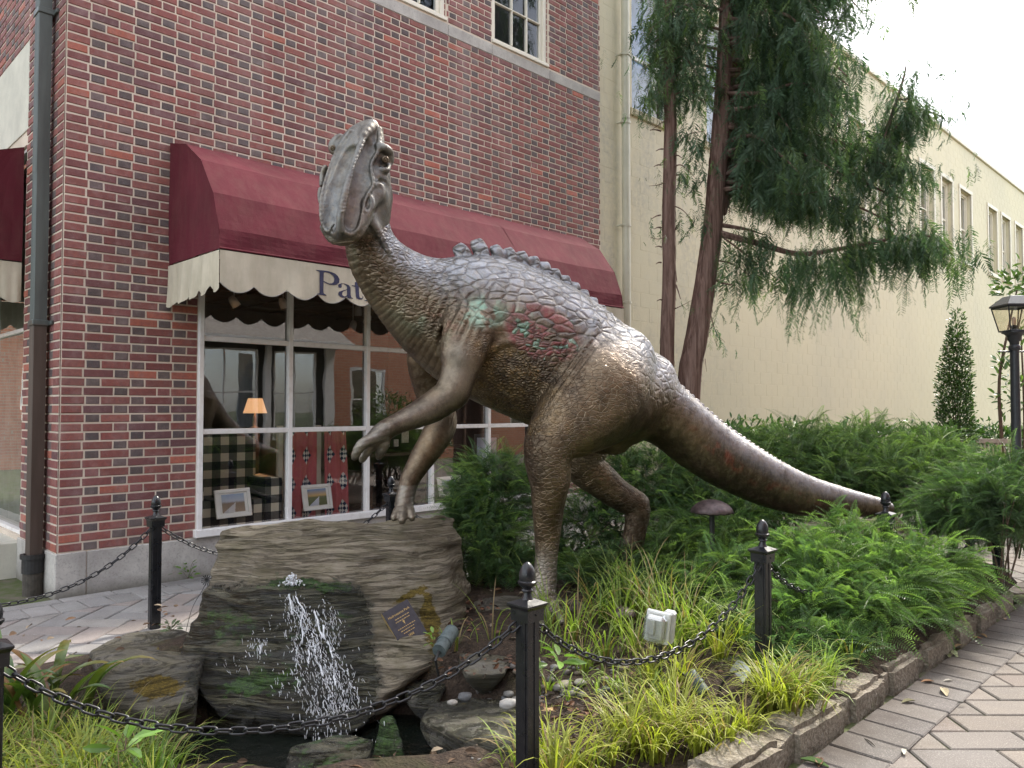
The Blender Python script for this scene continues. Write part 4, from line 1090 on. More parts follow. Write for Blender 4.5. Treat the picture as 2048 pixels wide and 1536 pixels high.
def mk_bronze():
    t = NT('patinated_bronze'); p = t.co('Object')
    dst = t.n('VectorMath', operation='ADD'); nv = t.n('TexNoise'); t.l(p, nv.inputs['Vector']); nv.inputs['Scale'].default_value = 6; nv.inputs['Detail'].default_value = 2
    sc = t.n('VectorMath', operation='SCALE'); t.l(nv.outputs['Color'], sc.inputs[0]); sc.inputs['Scale'].default_value = .055
    t.l(p, dst.inputs[0]); t.l(sc.outputs[0], dst.inputs[1])
    mp = t.n('Mapping'); t.l(dst.outputs[0], mp.inputs[0]); mp.inputs['Rotation'].default_value = (0, R(-38), 0); mp.inputs['Scale'].default_value = (.8, 1, 1.35)
    pv = mp.outputs[0]
    A = lambda n_: t.attr(n_, 'Fac')
    def scales(scale, w0, w1):
        e = t.voro(pv, scale, 'DISTANCE_TO_EDGE'); return t.ramp(e, (w0, 0.), (w1, 1.))
    big = scales(12.5, .0, .20); mid = scales(27, .0, .30); small = scales(44, .0, .35)
    cell = t.n('TexVoronoi'); t.l(pv, cell.inputs['Vector']); cell.inputs['Scale'].default_value = 12.5
    cell2 = t.n('TexVoronoi'); t.l(pv, cell2.inputs['Vector']); cell2.inputs['Scale'].default_value = 27
    sepc = t.n('SeparateColor'); t.l(cell.outputs['Color'], sepc.inputs[0]); sep2 = t.n('SeparateColor'); t.l(cell2.outputs['Color'], sep2.inputs[0])
    fine = t.noise(t.pos(), 95, 4, .6); crk = t.ramp(t.voro(pv, 30, 'DISTANCE_TO_EDGE'), (.0, 0.), (.10, 1.)); crk2 = t.noise(t.pos(), 40, 6, .75, 2.5)
    back, flank_, belly, leg_, tail_, neck, head_, red = [A(k) for k in ('back', 'flank', 'belly', 'leg', 'tail', 'neck', 'head', 'red')]
    mx = t.math('MULTIPLY', big, back); mx = t.math('ADD', mx, t.math('MULTIPLY', mid, t.math('ADD', flank_, t.math('MULTIPLY', neck, .8))))
    mx = t.math('ADD', mx, t.math('MULTIPLY', small, t.math('MULTIPLY', belly, .8))); mx = t.math('ADD', mx, t.math('MULTIPLY', crk, t.math('MULTIPLY', leg_, .5)))
    mp3 = t.n('Mapping'); t.l(t.co('Object'), mp3.inputs[0]); mp3.inputs['Rotation'].default_value = (0, R(35), 0); mp3.inputs['Scale'].default_value = (60, 12, 5)
    hair = t.noise(mp3.outputs[0], 1.2, 4, .6, .6)
    h = t.math('ADD', mx, t.math('MULTIPLY', fine, .25)); h = t.math('ADD', h, t.math('MULTIPLY', crk2, .45)); h = t.math('ADD', h, t.math('MULTIPLY', hair, t.math('MULTIPLY', tail_, .8)))
    pit = t.ramp(t.voro(t.pos(), 85), (.10, 0.), (.22, 1.)); h = t.math('ADD', h, t.math('MULTIPLY', pit, t.math('MULTIPLY', head_, .5)))
    t.bump(h, .85, .0075)
    base = t.attr('col')
    # coloured scales on the flank
    rsel = t.ramp(sepc.outputs[0], (.50, 0.), (.52, 1.)); rs2 = t.ramp(sep2.outputs[0], (.35, 0.), (.37, 1.))
    rmix = t.mix(t.ramp(flank_, (.3, 0.), (.5, 1.)), rsel, rs2)
    rm = t.math('MULTIPLY', t.math('MULTIPLY', rmix, t.ramp(red, (.10, 0.), (.35, 1.))), .92)
    c = t.mix(rm, base, (.21, .06, .06))
    gsel = t.math('MULTIPLY', t.ramp(sepc.outputs[1], (.66, 0.), (.68, 1.)), t.ramp(red, (.12, 0.), (.4, .85)))
    c = t.mix(t.math('MULTIPLY', gsel, t.math('SUBTRACT', 1., rm)), c, (.19, .32, .25))
    # grooves between the scales are darker
    gro = t.math('MULTIPLY', t.math('SUBTRACT', 1., big), back); gro = t.math('ADD', gro, t.math('MULTIPLY', t.math('SUBTRACT', 1., mid), t.math('ADD', flank_, t.math('MULTIPLY', neck, .7))))
    gro = t.math('ADD', gro, t.math('MULTIPLY', t.math('SUBTRACT', 1., small), belly), True)
    c = t.mix(t.math('MULTIPLY', t.math('POWER', gro, 3.), .62), c, (.035, .03, .026))
    c = t.mix(t.ramp(t.noise(t.pos(), 30, 5, .65), (.45, 0.), (.75, .55)), c, (.30, .25, .18))
    c = t.mix(t.ramp(t.noise(t.pos(), 11, 5, .65), (.45, 0.), (.7, .65)), c, (.05, .038, .028))
    met = t.math('SUBTRACT', .82, t.math('MULTIPLY', rm, .45))
    return t.P(c, t.ramp(t.noise(t.pos(), 18, 5, .6), (.3, .28), (.7, .50)), met, .5)
M['bronze'] = mk_bronze()
base_pt = U(1150, 1250, 5.3); base_pt[2] = .2
dino = thing('dinosaur_statue', 'life size bronze duck-billed dinosaur with red and green scales, one hand on the fountain boulder', 'statue', base_pt.tolist())
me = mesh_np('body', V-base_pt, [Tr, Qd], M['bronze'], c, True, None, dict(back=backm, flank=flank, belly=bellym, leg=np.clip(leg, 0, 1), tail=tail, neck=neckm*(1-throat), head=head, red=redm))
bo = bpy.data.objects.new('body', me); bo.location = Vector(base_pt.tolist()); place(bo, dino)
for (x, y, d, r) in ((770, 319, 4.905, .027), (667, 296, 4.955, .022)):
    mb = MB(); cc = U(x, y, d); v = np.array([0, 0, CAM_H])-cc; v[0] += (1.2 if x > 700 else -1.5); rot = frame_from(v)
    mb.lathe([(0.0005, -r), (r*.6, -r*.8), (r*.95, -r*.3), (r, 0), (r*.92, r*.4), (r*.7, r*.72), (r*.42, r*.9), (r*.40, r*.84), (r*.2, r*.86), (r*.14, r*1.0), (.0005, r*1.02)], cc, 16, (.13, .10, .075), 0, rot); mb.build('eye', simple('bronze_eye', (.13, .10, .07), .35, .7, .2, 30, .1), dino, True)
DINO_V = V
# ================================================================== ground
from mathutils.bvhtree import BVHTree
r2 = math.sqrt(2)
def SQ(s, q, z=0.): return np.array([(s-q)/r2, (s+q)/r2, z])     # s along the lane, q away from the kerb towards the shop
def sq(p): return (p[0]+p[1])/r2, (p[1]-p[0])/r2
def mk_soil():
    t = NT('mulch_soil'); p = t.pos()
    c = t.ramp(t.noise(p, 26, 6, .7), (.25, (.014, .010, .008)), (.5, (.045, .031, .022)), (.72, (.10, .07, .048)), (.85, (.16, .12, .09)))
    c = t.mix(t.ramp(t.noise(p, 3, 4), (.55, 0.), (.7, .5)), c, (.05, .055, .02))
    h = t.math('ADD', t.noise(p, 40, 6, .7), t.math('MULTIPLY', t.voro(p, 70), .6)); t.bump(h, .9, .02)
    return t.P(c, .9, 0, .25)
M['soil'] = mk_soil()
def mk_lane():
    t = NT('lane_bedding_sand'); p = t.pos()
    c = t.mix(t.ramp(t.noise(p, 5, 5, .6), (.36, 0.), (.55, 1.)), (.13, .115, .09), (.075, .095, .035)); t.bump(t.noise(p, 120, 4), .5, .004); return t.P(c, .95, 0, .2)
M['sand'] = mk_lane()
def mk_paver(obj):
    t = NT('paver_concrete'+('' if obj else '_far')); p = t.pos()
    base = t.n('ObjectInfo').outputs['Color'] if obj else t.attr('col')
    c = t.mix(t.ramp(t.noise(p, 4, 5, .6), (.3, 0.), (.7, .55)), base, (.14, .125, .115))
    c = t.mix(t.ramp(t.noise(p, 150, 3, .7), (.55, 0.), (.68, .65)), c, (.42, .39, .35)); c = t.mix(t.ramp(t.noise(p, 220, 2), (.58, 0.), (.7, .6)), c, (.06, .055, .05))
    # leaf mould staining beside the kerb
    g = t.n('SeparateXYZ'); t.l(p, g.inputs[0]); q = t.math('MULTIPLY', t.math('SUBTRACT', g.outputs[1], g.outputs[0]), .7071)
    st = t.math('MULTIPLY', t.ramp(t.math('ADD', t.math('MULTIPLY', q, .5), t.math('MULTIPLY', t.noise(p, 3.5, 5), .3)), (.76, 0.), (.93, .72)), t.ramp(q, (.0, 1.), (.01, 1.)))
    lim = t.math('LESS_THAN', q, 1.75); c = t.mix(t.math('MULTIPLY', st, lim), c, (.045, .032, .024))
    t.bump(t.math('ADD', t.noise(p, 190, 4, .7), t.math('MULTIPLY', t.noise(p, 25, 3), .6)), .4, .004)
    return t.P(c, .88, 0, .3)
M['pav_o'] = mk_paver(True); M['pav_v'] = mk_paver(False)
gr_ = 400.
mb = MB(); mb.quad((-gr_, -gr_, -.30), (gr_, -gr_, -.30), (gr_, gr_, -.30), (-gr_, gr_, -.30)); tag(mb.build('ground', M['sand']), kind='structure')
# lane surface as a sheet with a hole where the planting bed is
mb = MB(); zz = -.012
S0, S1, Q0, Q1 = -6., 7.38, 1.60, 5.42
for a, b, c_, d in ((-30, 60, -30, Q0), (-30, 60, Q1, 7.3), (S1, 60, Q0, Q1), (-30, S0, Q0, Q1)):
    mb.quad(SQ(a, c_, zz), SQ(b, c_, zz), SQ(b, d, zz), SQ(a, d, zz))
mb.quad(SQ(-30, 7.3, zz), SQ(3, 7.3, zz), SQ(3, 30, zz), SQ(-30, 30, zz))
mb.quad(SQ(-30, 7.1, zz+.004), SQ(1.9, 7.1, zz+.004), SQ(1.9, 30, zz+.004), SQ(-30, 30, zz+.004))
pave = mb.build('pavement', M['sand']); tag(pave, kind='structure')
def paver_mesh(L, W_, seed=0, H=.05, bev=.006):
    r = np.random.default_rng(seed); j = lambda s: r.uniform(-s, s); hx, hy = L/2, W_/2
    ring = [(-hx, -hy), (hx, -hy), (hx, hy), (-hx, hy)]; ring = [(x+j(.002), y+j(.002)) for x, y in ring]
    V = [(x, y, -H) for x, y in ring]+[(x, y, -bev) for x, y in ring]+[(x-math.copysign(bev, x), y-math.copysign(bev, y), j(.001)) for x, y in ring]
    Fl = [(i, (i+1) % 4, 4+(i+1) % 4, 4+i) for i in range(4)]+[(4+i, 4+(i+1) % 4, 8+(i+1) % 4, 8+i) for i in range(4)]+[(8, 9, 10, 11)]
    return np.array(V), Fl
pav = []     # x, y, z, rot, L, W, colour
PCOL = [(.195, .168, .140), (.185, .163, .138), (.178, .160, .142), (.205, .168, .142), (.172, .158, .145), (.19, .165, .145)]
PCOL2 = [(.27, .265, .255), (.25, .245, .24), (.29, .28, .27), (.27, .235, .22), (.26, .225, .205), (.28, .265, .245)]
def pc(L): b = random.choice(L); k = random.uniform(.85, 1.12); return tuple(v*k for v in b)
u = .2
for i in range(-60, 90):
    for j in range(-12, 60):
        # herringbone 2:1, aligned with the world axes
        n_ = i+0
        x0, y0 = (i+2*j*0)*u, 0
for m in range(-80, 110):
    for n in range(-60, 90):
        k = (m-n) % 4
        if k == 0: cx, cy, rot = (m+1)*u, (n+.5)*u, 0
        elif k == 3: cx, cy, rot = (m+.5)*u+u*0, (n+1)*u-u*0, math.pi/2
        else: continue
        s, q = sq((cx, cy))
        if not (-2 < s < 30): continue
        if q < 1.42 and q > -7: pav.append((cx, cy, .0, rot, .4, .2, pc(PCOL)))
        elif 5.36 < q < 6.74 and s > -3: pav.append((cx, cy, .0, rot, .4, .2, pc(PCOL2)))
        elif q >= 1.2 and q <= 5.36 and s > S1+.35: pav.append((cx, cy, .0, rot, .4, .2, pc(PCOL)))
for i in range(-10, 150):
    p = SQ(i*.2+.1, 1.405); pav.append((p[0], p[1], .009, math.radians(135), .29, .2, pc([(.155, .145, .135), (.18, .165, .15), (.14, .13, .125)])))
for i in range(-14, 60):
    p = SQ(i*.2+.1, 6.78); pav.append((p[0], p[1], .009, math.radians(135), .30, .2, pc(PCOL2[:3])))
for i in range(-9, 16):
    p = SQ(i*.4+.1, 7.02); pav.append((p[0], p[1], .009, math.radians(45), .4, .17, pc(PCOL2[:3])))
def pvis(b):
    x, y = b[0], b[1]
    if y < 1.2: return False
    X = 1024+x/y*FPX; Y = 817+CAM_H/y*FPX
    return -30 < X < 2080 and Y < 1560
vis = [b for b in pav if pvis(b)]; 
def keyp(b):
    X = 1024+b[0]/b[1]*FPX; s, q = sq(b)
    return b[1]+(0 if q < 1.6 else .6)
vis.sort(key=keyp); parts = vis[:300]; ids = {id(b) for b in parts}; cache = {}
for b in parts:
    key = (b[4], b[5], random.randrange(3))
    if key not in cache:
        V, Fl = paver_mesh(b[4]-.011, b[5]-.011, hash(key) % 99); me = bpy.data.meshes.new('paver'); me.from_pydata(V.tolist(), [], Fl); me.materials.append(M['pav_o']); me.update(); cache[key] = me
    o = bpy.data.objects.new('paver', cache[key]); o.location = (b[0], b[1], b[2]+random.uniform(-.002, .002)); o.rotation_euler = (random.uniform(-.006, .006), random.uniform(-.006, .006), b[3]+random.uniform(-.006, .006)); o.color = (*b[6], 1); place(o, pave)
mb = MB(); nn = 0
for b in pav:
    if id(b) in ids: continue
    if b[1] < -3 or b[0] > 22: continue
    nn += 1; V, Fl = paver_mesh(b[4]-.011, b[5]-.011, nn % 23); mb.add(V@rotz(b[3]+random.uniform(-.006, .006)).T+np.array([b[0], b[1], b[2]+random.uniform(-.002, .002)]), Fl, b[6])
tag(mb.build('paver', M['pav_v'], pave), kind='stuff')
# concrete apron under the downspout / left side
mb = MB(); mb.box(SQ(-1.2, 8.75, -.04), (3.4, 1.3, .09), rotz(R(45)), .01); mb.build('apron', M['lime'], pave)

# planting bed terrain
POOL = U(640, 1490, 3.95)[:2]
def bed_z(x, y):
    x, y = np.asarray(x, float), np.asarray(y, float)
    z = .08+.13*sstep(3.5, 4.7, y)+.10*sstep(5.2, 7., y)*sstep(.5, 2.5, x)
    z = z-.10*sstep(-.9, -2.2, x)*sstep(5, 3.5, y)
    P = np.stack([x, y, 0*x], -1); z = z+.025*fbm(P*2.2, 3, 71)+.010*fbm(P*9, 3, 72)
    d = np.sqrt(((x-POOL[0])/1.05)**2+((y-POOL[1])/.62)**2); z = z-.42*sstep(1.15, .55, d)
    return z
sg, qg = np.meshgrid(np.linspace(S0, S1, 240), np.linspace(Q0, Q1, 90), indexing='ij')
X_, Y_ = (sg-qg)/r2, (sg+qg)/r2; Z_ = bed_z(X_, Y_)
edge = np.minimum.reduce([qg-Q0, Q1-qg, S1-sg]); Z_ = Z_*sstep(-.05, .12, edge)+.10*(1-sstep(-.05, .12, edge))
Z_ = Z_*(1-(1-sstep(.0, .9, Q1-qg))*.95); Z_ = np.where(Q1-qg < .12, np.minimum(Z_, .012), Z_); Z_ = np.where(Q1-qg < .01, -.06, Z_)
mb = MB(); mb.grid(np.stack([X_, Y_, Z_], -1)[:, ::-1]); tag(mb.build('planting_bed', M['soil'], smooth=True), kind='structure')
mb = MB(); a = np.linspace(0, 2*math.pi, 40, endpoint=False)
mb.add([(POOL[0], POOL[1], -.135)]+[(POOL[0]+1.15*math.cos(t), POOL[1]+.72*math.sin(t), -.135) for t in a], [(0, 1+i, 1+(i+1) % 40) for i in range(40)])
def mk_water():
    t = NT('pool_water'); h = t.math('ADD', t.noise(t.pos(), 9, 3), t.math('MULTIPLY', t.noise(t.pos(), 34, 2), .4)); t.bump(h, .5, .03)
    return t.P((.006, .008, .006), .03, 0, .5)
tag(mb.build('water', mk_water()), kind='structure')
# kerb stones
def mk_granite():
    t = NT('rough_granite'); p = t.pos()
    c = t.ramp(t.noise(p, 60, 6, .7), (.3, (.14, .115, .09)), (.5, (.27, .235, .185)), (.72, (.44, .40, .34)))
    c = t.mix(t.ramp(t.noise(p, 5, 5, .6), (.48, 0.), (.68, .75)), c, (.075, .062, .042)); c = t.mix(t.ramp(t.noise(p, 9, 5, .7), (.58, 0.), (.72, .5)), c, (.10, .11, .045))
    t.bump(t.math('ADD', t.noise(p, 70, 6, .7), t.math('MULTIPLY', t.voro(p, 45), .6)), .9, .015); return t.P(c, .92, 0, .25)
M['granite'] = mk_granite()
kb = thing('stone_kerb', 'kerb of rough granite blocks edging the planting bed', 'kerb', SQ(3, 1.67).tolist())
def rough_block(c, size, rz, seed, amp=.008, n=9):
    bm = bmesh.new(); bmesh.ops.create_cube(bm, size=1.)
    bmesh.ops.bevel(bm, geom=bm.edges[:], offset=.14, segments=2, affect='EDGES'); bmesh.ops.subdivide_edges(bm, edges=bm.edges[:], cuts=2, use_grid_fill=True); bmesh.ops.subdivide_edges(bm, edges=[e for e in bm.edges if e.calc_length() > .12], cuts=2, use_grid_fill=True)
    V = np.array([v.co[:] for v in bm.verts])*np.array(size); Fl = [tuple(v.index for v in f.verts) for f in bm.faces]; bm.free()
    V = V+amp*np.stack([fbm(V*14+seed*7, 3, 1), fbm(V*14+seed*7, 3, 2), fbm(V*14+seed*7, 3, 3)], 1)
    return V@rotz(rz).T+np.asarray(c, float), Fl
s_ = -1.6; k = 0
path = []
while s_ < 7.0:
    L = random.choice([.42, .55, .5, .65, .36]); path.append((SQ(s_+L/2, 1.665), L, R(45))); s_ += L
for i, an in enumerate((12, 38, 64, 90)): 
    a = R(an); c0 = SQ(7.0, 1.665+.30); path.append((c0+np.array(SQ(.30*math.sin(a), -.30*math.cos(a))), .17, R(45)+a))
for i in range(8): path.append((SQ(7.30, 2.2+i*.5), .5, R(135)))
for c0, L, rz in path:
    k += 1; mb = MB(); h = .182 if k % 3 else .188; V, Fl = rough_block(np.asarray(c0)+np.array([0, 0, h/2-.05]), (L-.008, .21, h), rz+random.uniform(-.02, .02), k); mb.add(V, Fl); o = mb.build('kerb_stone', M['granite'], kb); smooth_by_angle(o, 50)

# ================================================================== rocks
def mk_rock(name, dk=1.):
    t = NT(name); p = t.pos()
    st = t.pos((1.8, 1.8, 34), (R(6), R(-4), 0))
    l1 = t.noise(st, 1.3, 7, .68, .4); l2 = t.noise(st, 3.6, 6, .7, .5); lay_ = t.math('ADD', t.math('MULTIPLY', l1, .6), t.math('MULTIPLY', l2, .4)); crk_ = t.ramp(t.math('ABSOLUTE', t.math('SUBTRACT', l1, .5)), (.0, 0.), (.025, 1.))
    dry = t.ramp(lay_, (.32, (.050, .042, .030)), (.42, (.155, .13, .093)), (.53, (.25, .215, .16)), (.68, (.37, .33, .26)))
    if dk < 1: dry = t.mix(1 - dk, dry, (.075, .078, .075))
    dry = t.mix(t.ramp(t.noise(p, 7, 5, .65), (.4, 0.), (.65, .55)), dry, (.13, .115, .06))
    wet = t.ramp(lay_, (.40, (.005, .005, .003)), (.49, (.026, .026, .015)), (.57, (.070, .066, .038)), (.68, (.17, .155, .105)))
    green = t.ramp(t.noise(p, 30, 5, .7), (.3, (.012, .028, .008)), (.6, (.045, .095, .018)), (.8, (.10, .15, .03)))
    ochre = t.ramp(t.noise(p, 60, 5, .7), (.3, (.05, .035, .010)), (.6, (.16, .115, .022)), (.8, (.27, .17, .05)))
    sp = t.n('SeparateColor'); t.l(t.attr('col'), sp.inputs[0])
    nb = t.noise(p, 10, 6, .7)
    def m_(w, a, b_): return t.ramp(t.math('ADD', w, t.math('MULTIPLY', t.math('SUBTRACT', nb, .5), 2.0)), (a, 0.), (b_, 1.))
    wm = m_(sp.outputs[0], .34, .72); c = t.mix(wm, dry, wet); c = t.mix(m_(sp.outputs[1], .5, .66), c, green); c = t.mix(m_(sp.outputs[2], .48, .62), c, ochre)
    c = t.mix(t.math('MULTIPLY', t.math('SUBTRACT', 1., crk_), .35), c, (.012, .010, .008))
    h = t.math('ADD', t.math('MULTIPLY', lay_, 2.0), t.math('MULTIPLY', t.noise(p, 90, 6, .7), .35)); h = t.math('ADD', h, t.math('MULTIPLY', crk_, .35)); t.bump(h, 1., .03)
    return t.P(c, t.ramp(wm, (0, .88), (1, .16)), 0, t.ramp(wm, (0, .25), (1, .7)))
M['rock'] = mk_rock('layered_rock'); M['rockg'] = mk_rock('grey_rock', .35)
def rock(pts, h=.014, rk=.04, amp=.022, strata=(2.2, 2.2, 15), seed=0, wet=None, extra=None, tilt=0.0, grow=.01):
    P = np.array(pts); f_ = Field(P.min(0)-.15, P.max(0)+.15, h)
    def disp(X, Y, Z):
        Z2 = Z+tilt*X
        xx, yy, zz_ = np.broadcast_arrays(X*strata[0], Y*strata[1], Z2*strata[2]); q = np.stack([xx, yy, zz_], -1)
        n_ = fbm(q, 3, seed+3, .6); big = fbm(np.stack(np.broadcast_arrays(X*2.6, Y*2.6, Z*2.6), -1), 2, seed+9)
        return amp*n_+amp*1.3*big
    f_.planes(pts, 0, rk, 'add', disp, grow)
    if extra: extra(f_)
    V, T_, Q = f_.mesh(); N = vnormals(V, [T_, Q])
    if (N*(V-V.mean(0))).sum() < 0: T_ = T_[:, ::-1]; Q = Q[:, ::-1]; N = -N
    return V, T_, Q, N
def rock_obj(name, label, pts, colfn, mat='rock', **kw):
    V, T_, Q, N = rock(pts, **kw); c = colfn(V, N) if colfn else np.zeros((len(V), 3)); b = V.mean(0); b[2] = V[:, 2].min()
    me = mesh_np(name, V-b, [T_, Q], M[mat], c, True); o = bpy.data.objects.new(name, me); o.location = Vector(b.tolist()); COL.objects.link(o)
    return tag(o, label, 'rock'), V, [T_, Q], N
def pxy(V): return 1024+V[:, 0]/V[:, 1]*FPX, 817-(V[:, 2]-CAM_H)/V[:, 1]*FPX
BP = [U(*p) for p in [(436, 1078, 5.25), (500, 1052, 5.5), (700, 1045, 5.62), (880, 1036, 5.72), (908, 1046, 5.72), (402, 1195, 4.85), (560, 1150, 4.93), (780, 1150, 5.0), (895, 1140, 5.25),
                      (942, 1165, 5.42), (930, 1240, 5.02), (874, 1302, 4.50), (800, 1350, 4.30), (740, 1382, 4.2), (378, 1275, 4.6), (372, 1296, 4.52), (392, 1345, 4.36), (432, 1425, 4.12), (700, 1452, 4.02)]]
BP += [np.array([-.55, 5.9, -.1]), np.array([-2.0, 5.6, -.1]), np.array([-.42, 5.45, -.1]), np.array([-.52, 5.8, .2]), U(640, 1560, 4.2), U(450, 1500, 4.25), U(800, 1480, 4.75)]
def bcol(V, N):
    X, Y = pxy(V); def_ = lambda cx, cy, rx, ry, a=0: np.clip(1.4-1.4*np.sqrt((((X-cx)*math.cos(R(a))+(Y-cy)*math.sin(R(a)))/rx)**2+((-(X-cx)*math.sin(R(a))+(Y-cy)*math.cos(R(a)))/ry)**2), 0, 1)
    wet = np.clip(sstep(1130, 1200, Y+.10*(X-560)*0)*sstep(770, 700, X-(Y-1150)*.12)+def_(600, 1300, 220, 150), 0, 1)
    wet = wet*(1-.85*sstep(690, 810, X-.1*(Y-1100)))
    gr = np.clip(def_(600, 1165, 170, 26, 3)*.70+def_(450, 1240, 90, 70)*.42+def_(520, 1365, 150, 40, -8)*.62+def_(560, 1290, 200, 110)*.34+def_(690, 1230, 60, 60)*.3, 0, 1)
    och = np.clip(def_(862, 1240, 26, 90, -8)*1.05+def_(815, 1190, 60, 14, -28)*.85+def_(850, 1120, 60, 60)*.25, 0, 1)
    return np.stack([wet, gr, och], 1)
def under(f_):
    f_.limb([(415, 1338, 4.30, 14), (470, 1352, 4.16, 13), (520, 1350, 4.12, 7)], 3, .05, 'sub')
    f_.limb([(420, 1440, 4.05, 22), (520, 1452, 4.0, 20), (600, 1462, 3.98, 12)], 3, .05, 'sub')
    f_.limb([(450, 1395, 4.10, 5), (560, 1405, 4.03, 6), (660, 1395, 4.03, 4)], 3, .03, 'sub')
boulder, BV, BF, BN = rock_obj('fountain_boulder', 'largest rock, layered and wet, with water spilling down its front and a plaque on it', BP, bcol, h=.0115, rk=.03, amp=.027, seed=4, extra=under, tilt=.06)
bvh = BVHTree.FromPolygons([tuple(v) for v in BV], [tuple(int(i) for i in f) for A_ in BF for f in A_])
def hit(px, py):
    d = Vector((U(px, py, 5.)-np.array([0, 0, CAM_H])).tolist()).normalized(); r = bvh.ray_cast(Vector((0, 0, CAM_H)), d, 20)
    return (np.array(r[0]), np.array(r[1])) if r[0] is not None else (None, None)
def simplecol(w=0., g=0., o=0., f_=None):
    def fn(V, N):
        c = np.tile(np.array([w, g, o]), (len(V), 1)); 
        if f_: c = c+f_(V, N)
        return np.clip(c, 0, 1)
    return fn
rocks = [
 ('rock', 'grey slab rock with moss on its face between the grass and the fountain boulder', [(172, 1300, 4.62), (230, 1262, 5.0), (305, 1250, 5.2), (420, 1262, 5.1), (190, 1350, 4.05), (300, 1318, 4.2), (400, 1330, 4.25), (200, 1395, 3.9), (300, 1428, 3.86), (398, 1410, 4.0), (250, 1520, 4.), (380, 1520, 4.1), (300, 1400, 5.2)],
  simplecol(.0, .0, .0, lambda V, N: np.stack([sstep(330, 400, pxy(V)[0])*.6, bell2(V, 330, 1375, 80, 35)*.5, bell2(V, 320, 1370, 90, 45)*.8+bell2(V, 345, 1290, 50, 14)*.7], 1))),
 ('rock', 'small pale rock half hidden in grass under the grey slab rock', [(285, 1410, 3.75), (320, 1400, 3.8), (350, 1412, 3.78), (290, 1432, 3.65), (345, 1436, 3.66), (320, 1500, 3.75), (280, 1480, 3.8)], None),
 ('rock', 'brown wet slab at the pool edge left of the nearest post', [(850, 1398, 4.1), (930, 1388, 4.2), (1060, 1392, 4.2), (1045, 1500, 3.32), (905, 1462, 3.55), (840, 1440, 3.75), (838, 1470, 3.72), (900, 1540, 3.5), (1040, 1600, 3.3), (1090, 1400, 4.1), (950, 1480, 4.2)], simplecol(.75, .15, .25)),
 ('rock', 'flat dry grey slab with dead leaves right of the nearest post', [(1060, 1396, 4.15), (1150, 1394, 4.2), (1240, 1418, 4.0), (1235, 1452, 3.7), (1170, 1490, 3.45), (1080, 1500, 3.4), (1080, 1540, 3.4), (1200, 1540, 3.6), (1150, 1480, 4.2)], simplecol(.1, .0, .1)),
 ('rock', 'rounded wet rock wedged under the right end of the fountain boulder', [(800, 1362, 4.4), (850, 1342, 4.5), (905, 1352, 4.45), (915, 1385, 4.2), (880, 1412, 4.05), (800, 1408, 4.1), (850, 1460, 4.2), (850, 1420, 4.6)], simplecol(.7, .2, .1)),
 ('rock', 'upright green slimy rock standing in the pool below the boulder', [(752, 1432, 4.0), (785, 1420, 4.0), (808, 1440, 3.9), (825, 1520, 3.75), (800, 1580, 3.7), (735, 1580, 3.72), (735, 1500, 3.8), (780, 1500, 4.1)], simplecol(.9, .75, .0)),
 ('rock', 'mossy rock at the bottom edge of the photo where the water lands', [(590, 1492, 3.75), (680, 1470, 3.8), (745, 1478, 3.78), (750, 1560, 3.5), (570, 1570, 3.5), (660, 1560, 3.9), (640, 1610, 3.5)], simplecol(.85, .5, .1)),
 ('rock', 'dark wet rock shelf under the front of the fountain boulder', [(405, 1385, 4.35), (440, 1378, 4.3), (520, 1420, 4.1), (500, 1450, 4.08), (420, 1450, 4.15), (430, 1520, 4.2), (520, 1500, 4.3), (470, 1440, 4.5)], simplecol(.95, .2, .0)),
 ('rock', 'flat brown rock under the dinosaur near hind foot', [(870, 1235, 5.25), (960, 1190, 5.5), (1130, 1185, 5.5), (1250, 1215, 5.2), (1240, 1262, 4.75), (1100, 1282, 4.6), (960, 1290, 4.6), (880, 1270, 4.9), (1100, 1340, 4.9), (950, 1330, 4.9), (1100, 1300, 5.4)], simplecol(.1, .0, .2)),
 ('rock', 'tan rock under the tip of the dinosaur tail', [(1590, 1045, 6.6), (1700, 1034, 6.55), (1800, 1030, 6.5), (1835, 1062, 6.4), (1830, 1090, 6.3), (1700, 1085, 6.25), (1600, 1075, 6.3), (1600, 1200, 6.4), (1830, 1200, 6.5), (1720, 1190, 6.9), (1720, 1060, 6.85)], simplecol(.0, .1, .35)),
 ('rock', 'low brown rock in the bed between the floodlight and the nearest post', [(920, 1300, 4.5), (1020, 1290, 4.6), (1010, 1345, 4.1), (925, 1350, 4.1), (970, 1400, 4.3)], simplecol(.15, .0, .2)),
]
def bell2(V, cx, cy, rx, ry):
    X, Y = pxy(V); return np.clip(1.5-1.5*np.sqrt(((X-cx)/rx)**2+((Y-cy)/ry)**2), 0, 1)
for i, (nm, lb_, pts, cf) in enumerate(rocks):
    rock_obj(nm, lb_, [U(*p) for p in pts], cf, mat='rock' if i == 9 else 'rockg', h=.014, rk=.03, amp=.013, seed=20+i, strata=(3, 3, 12), grow=.0)

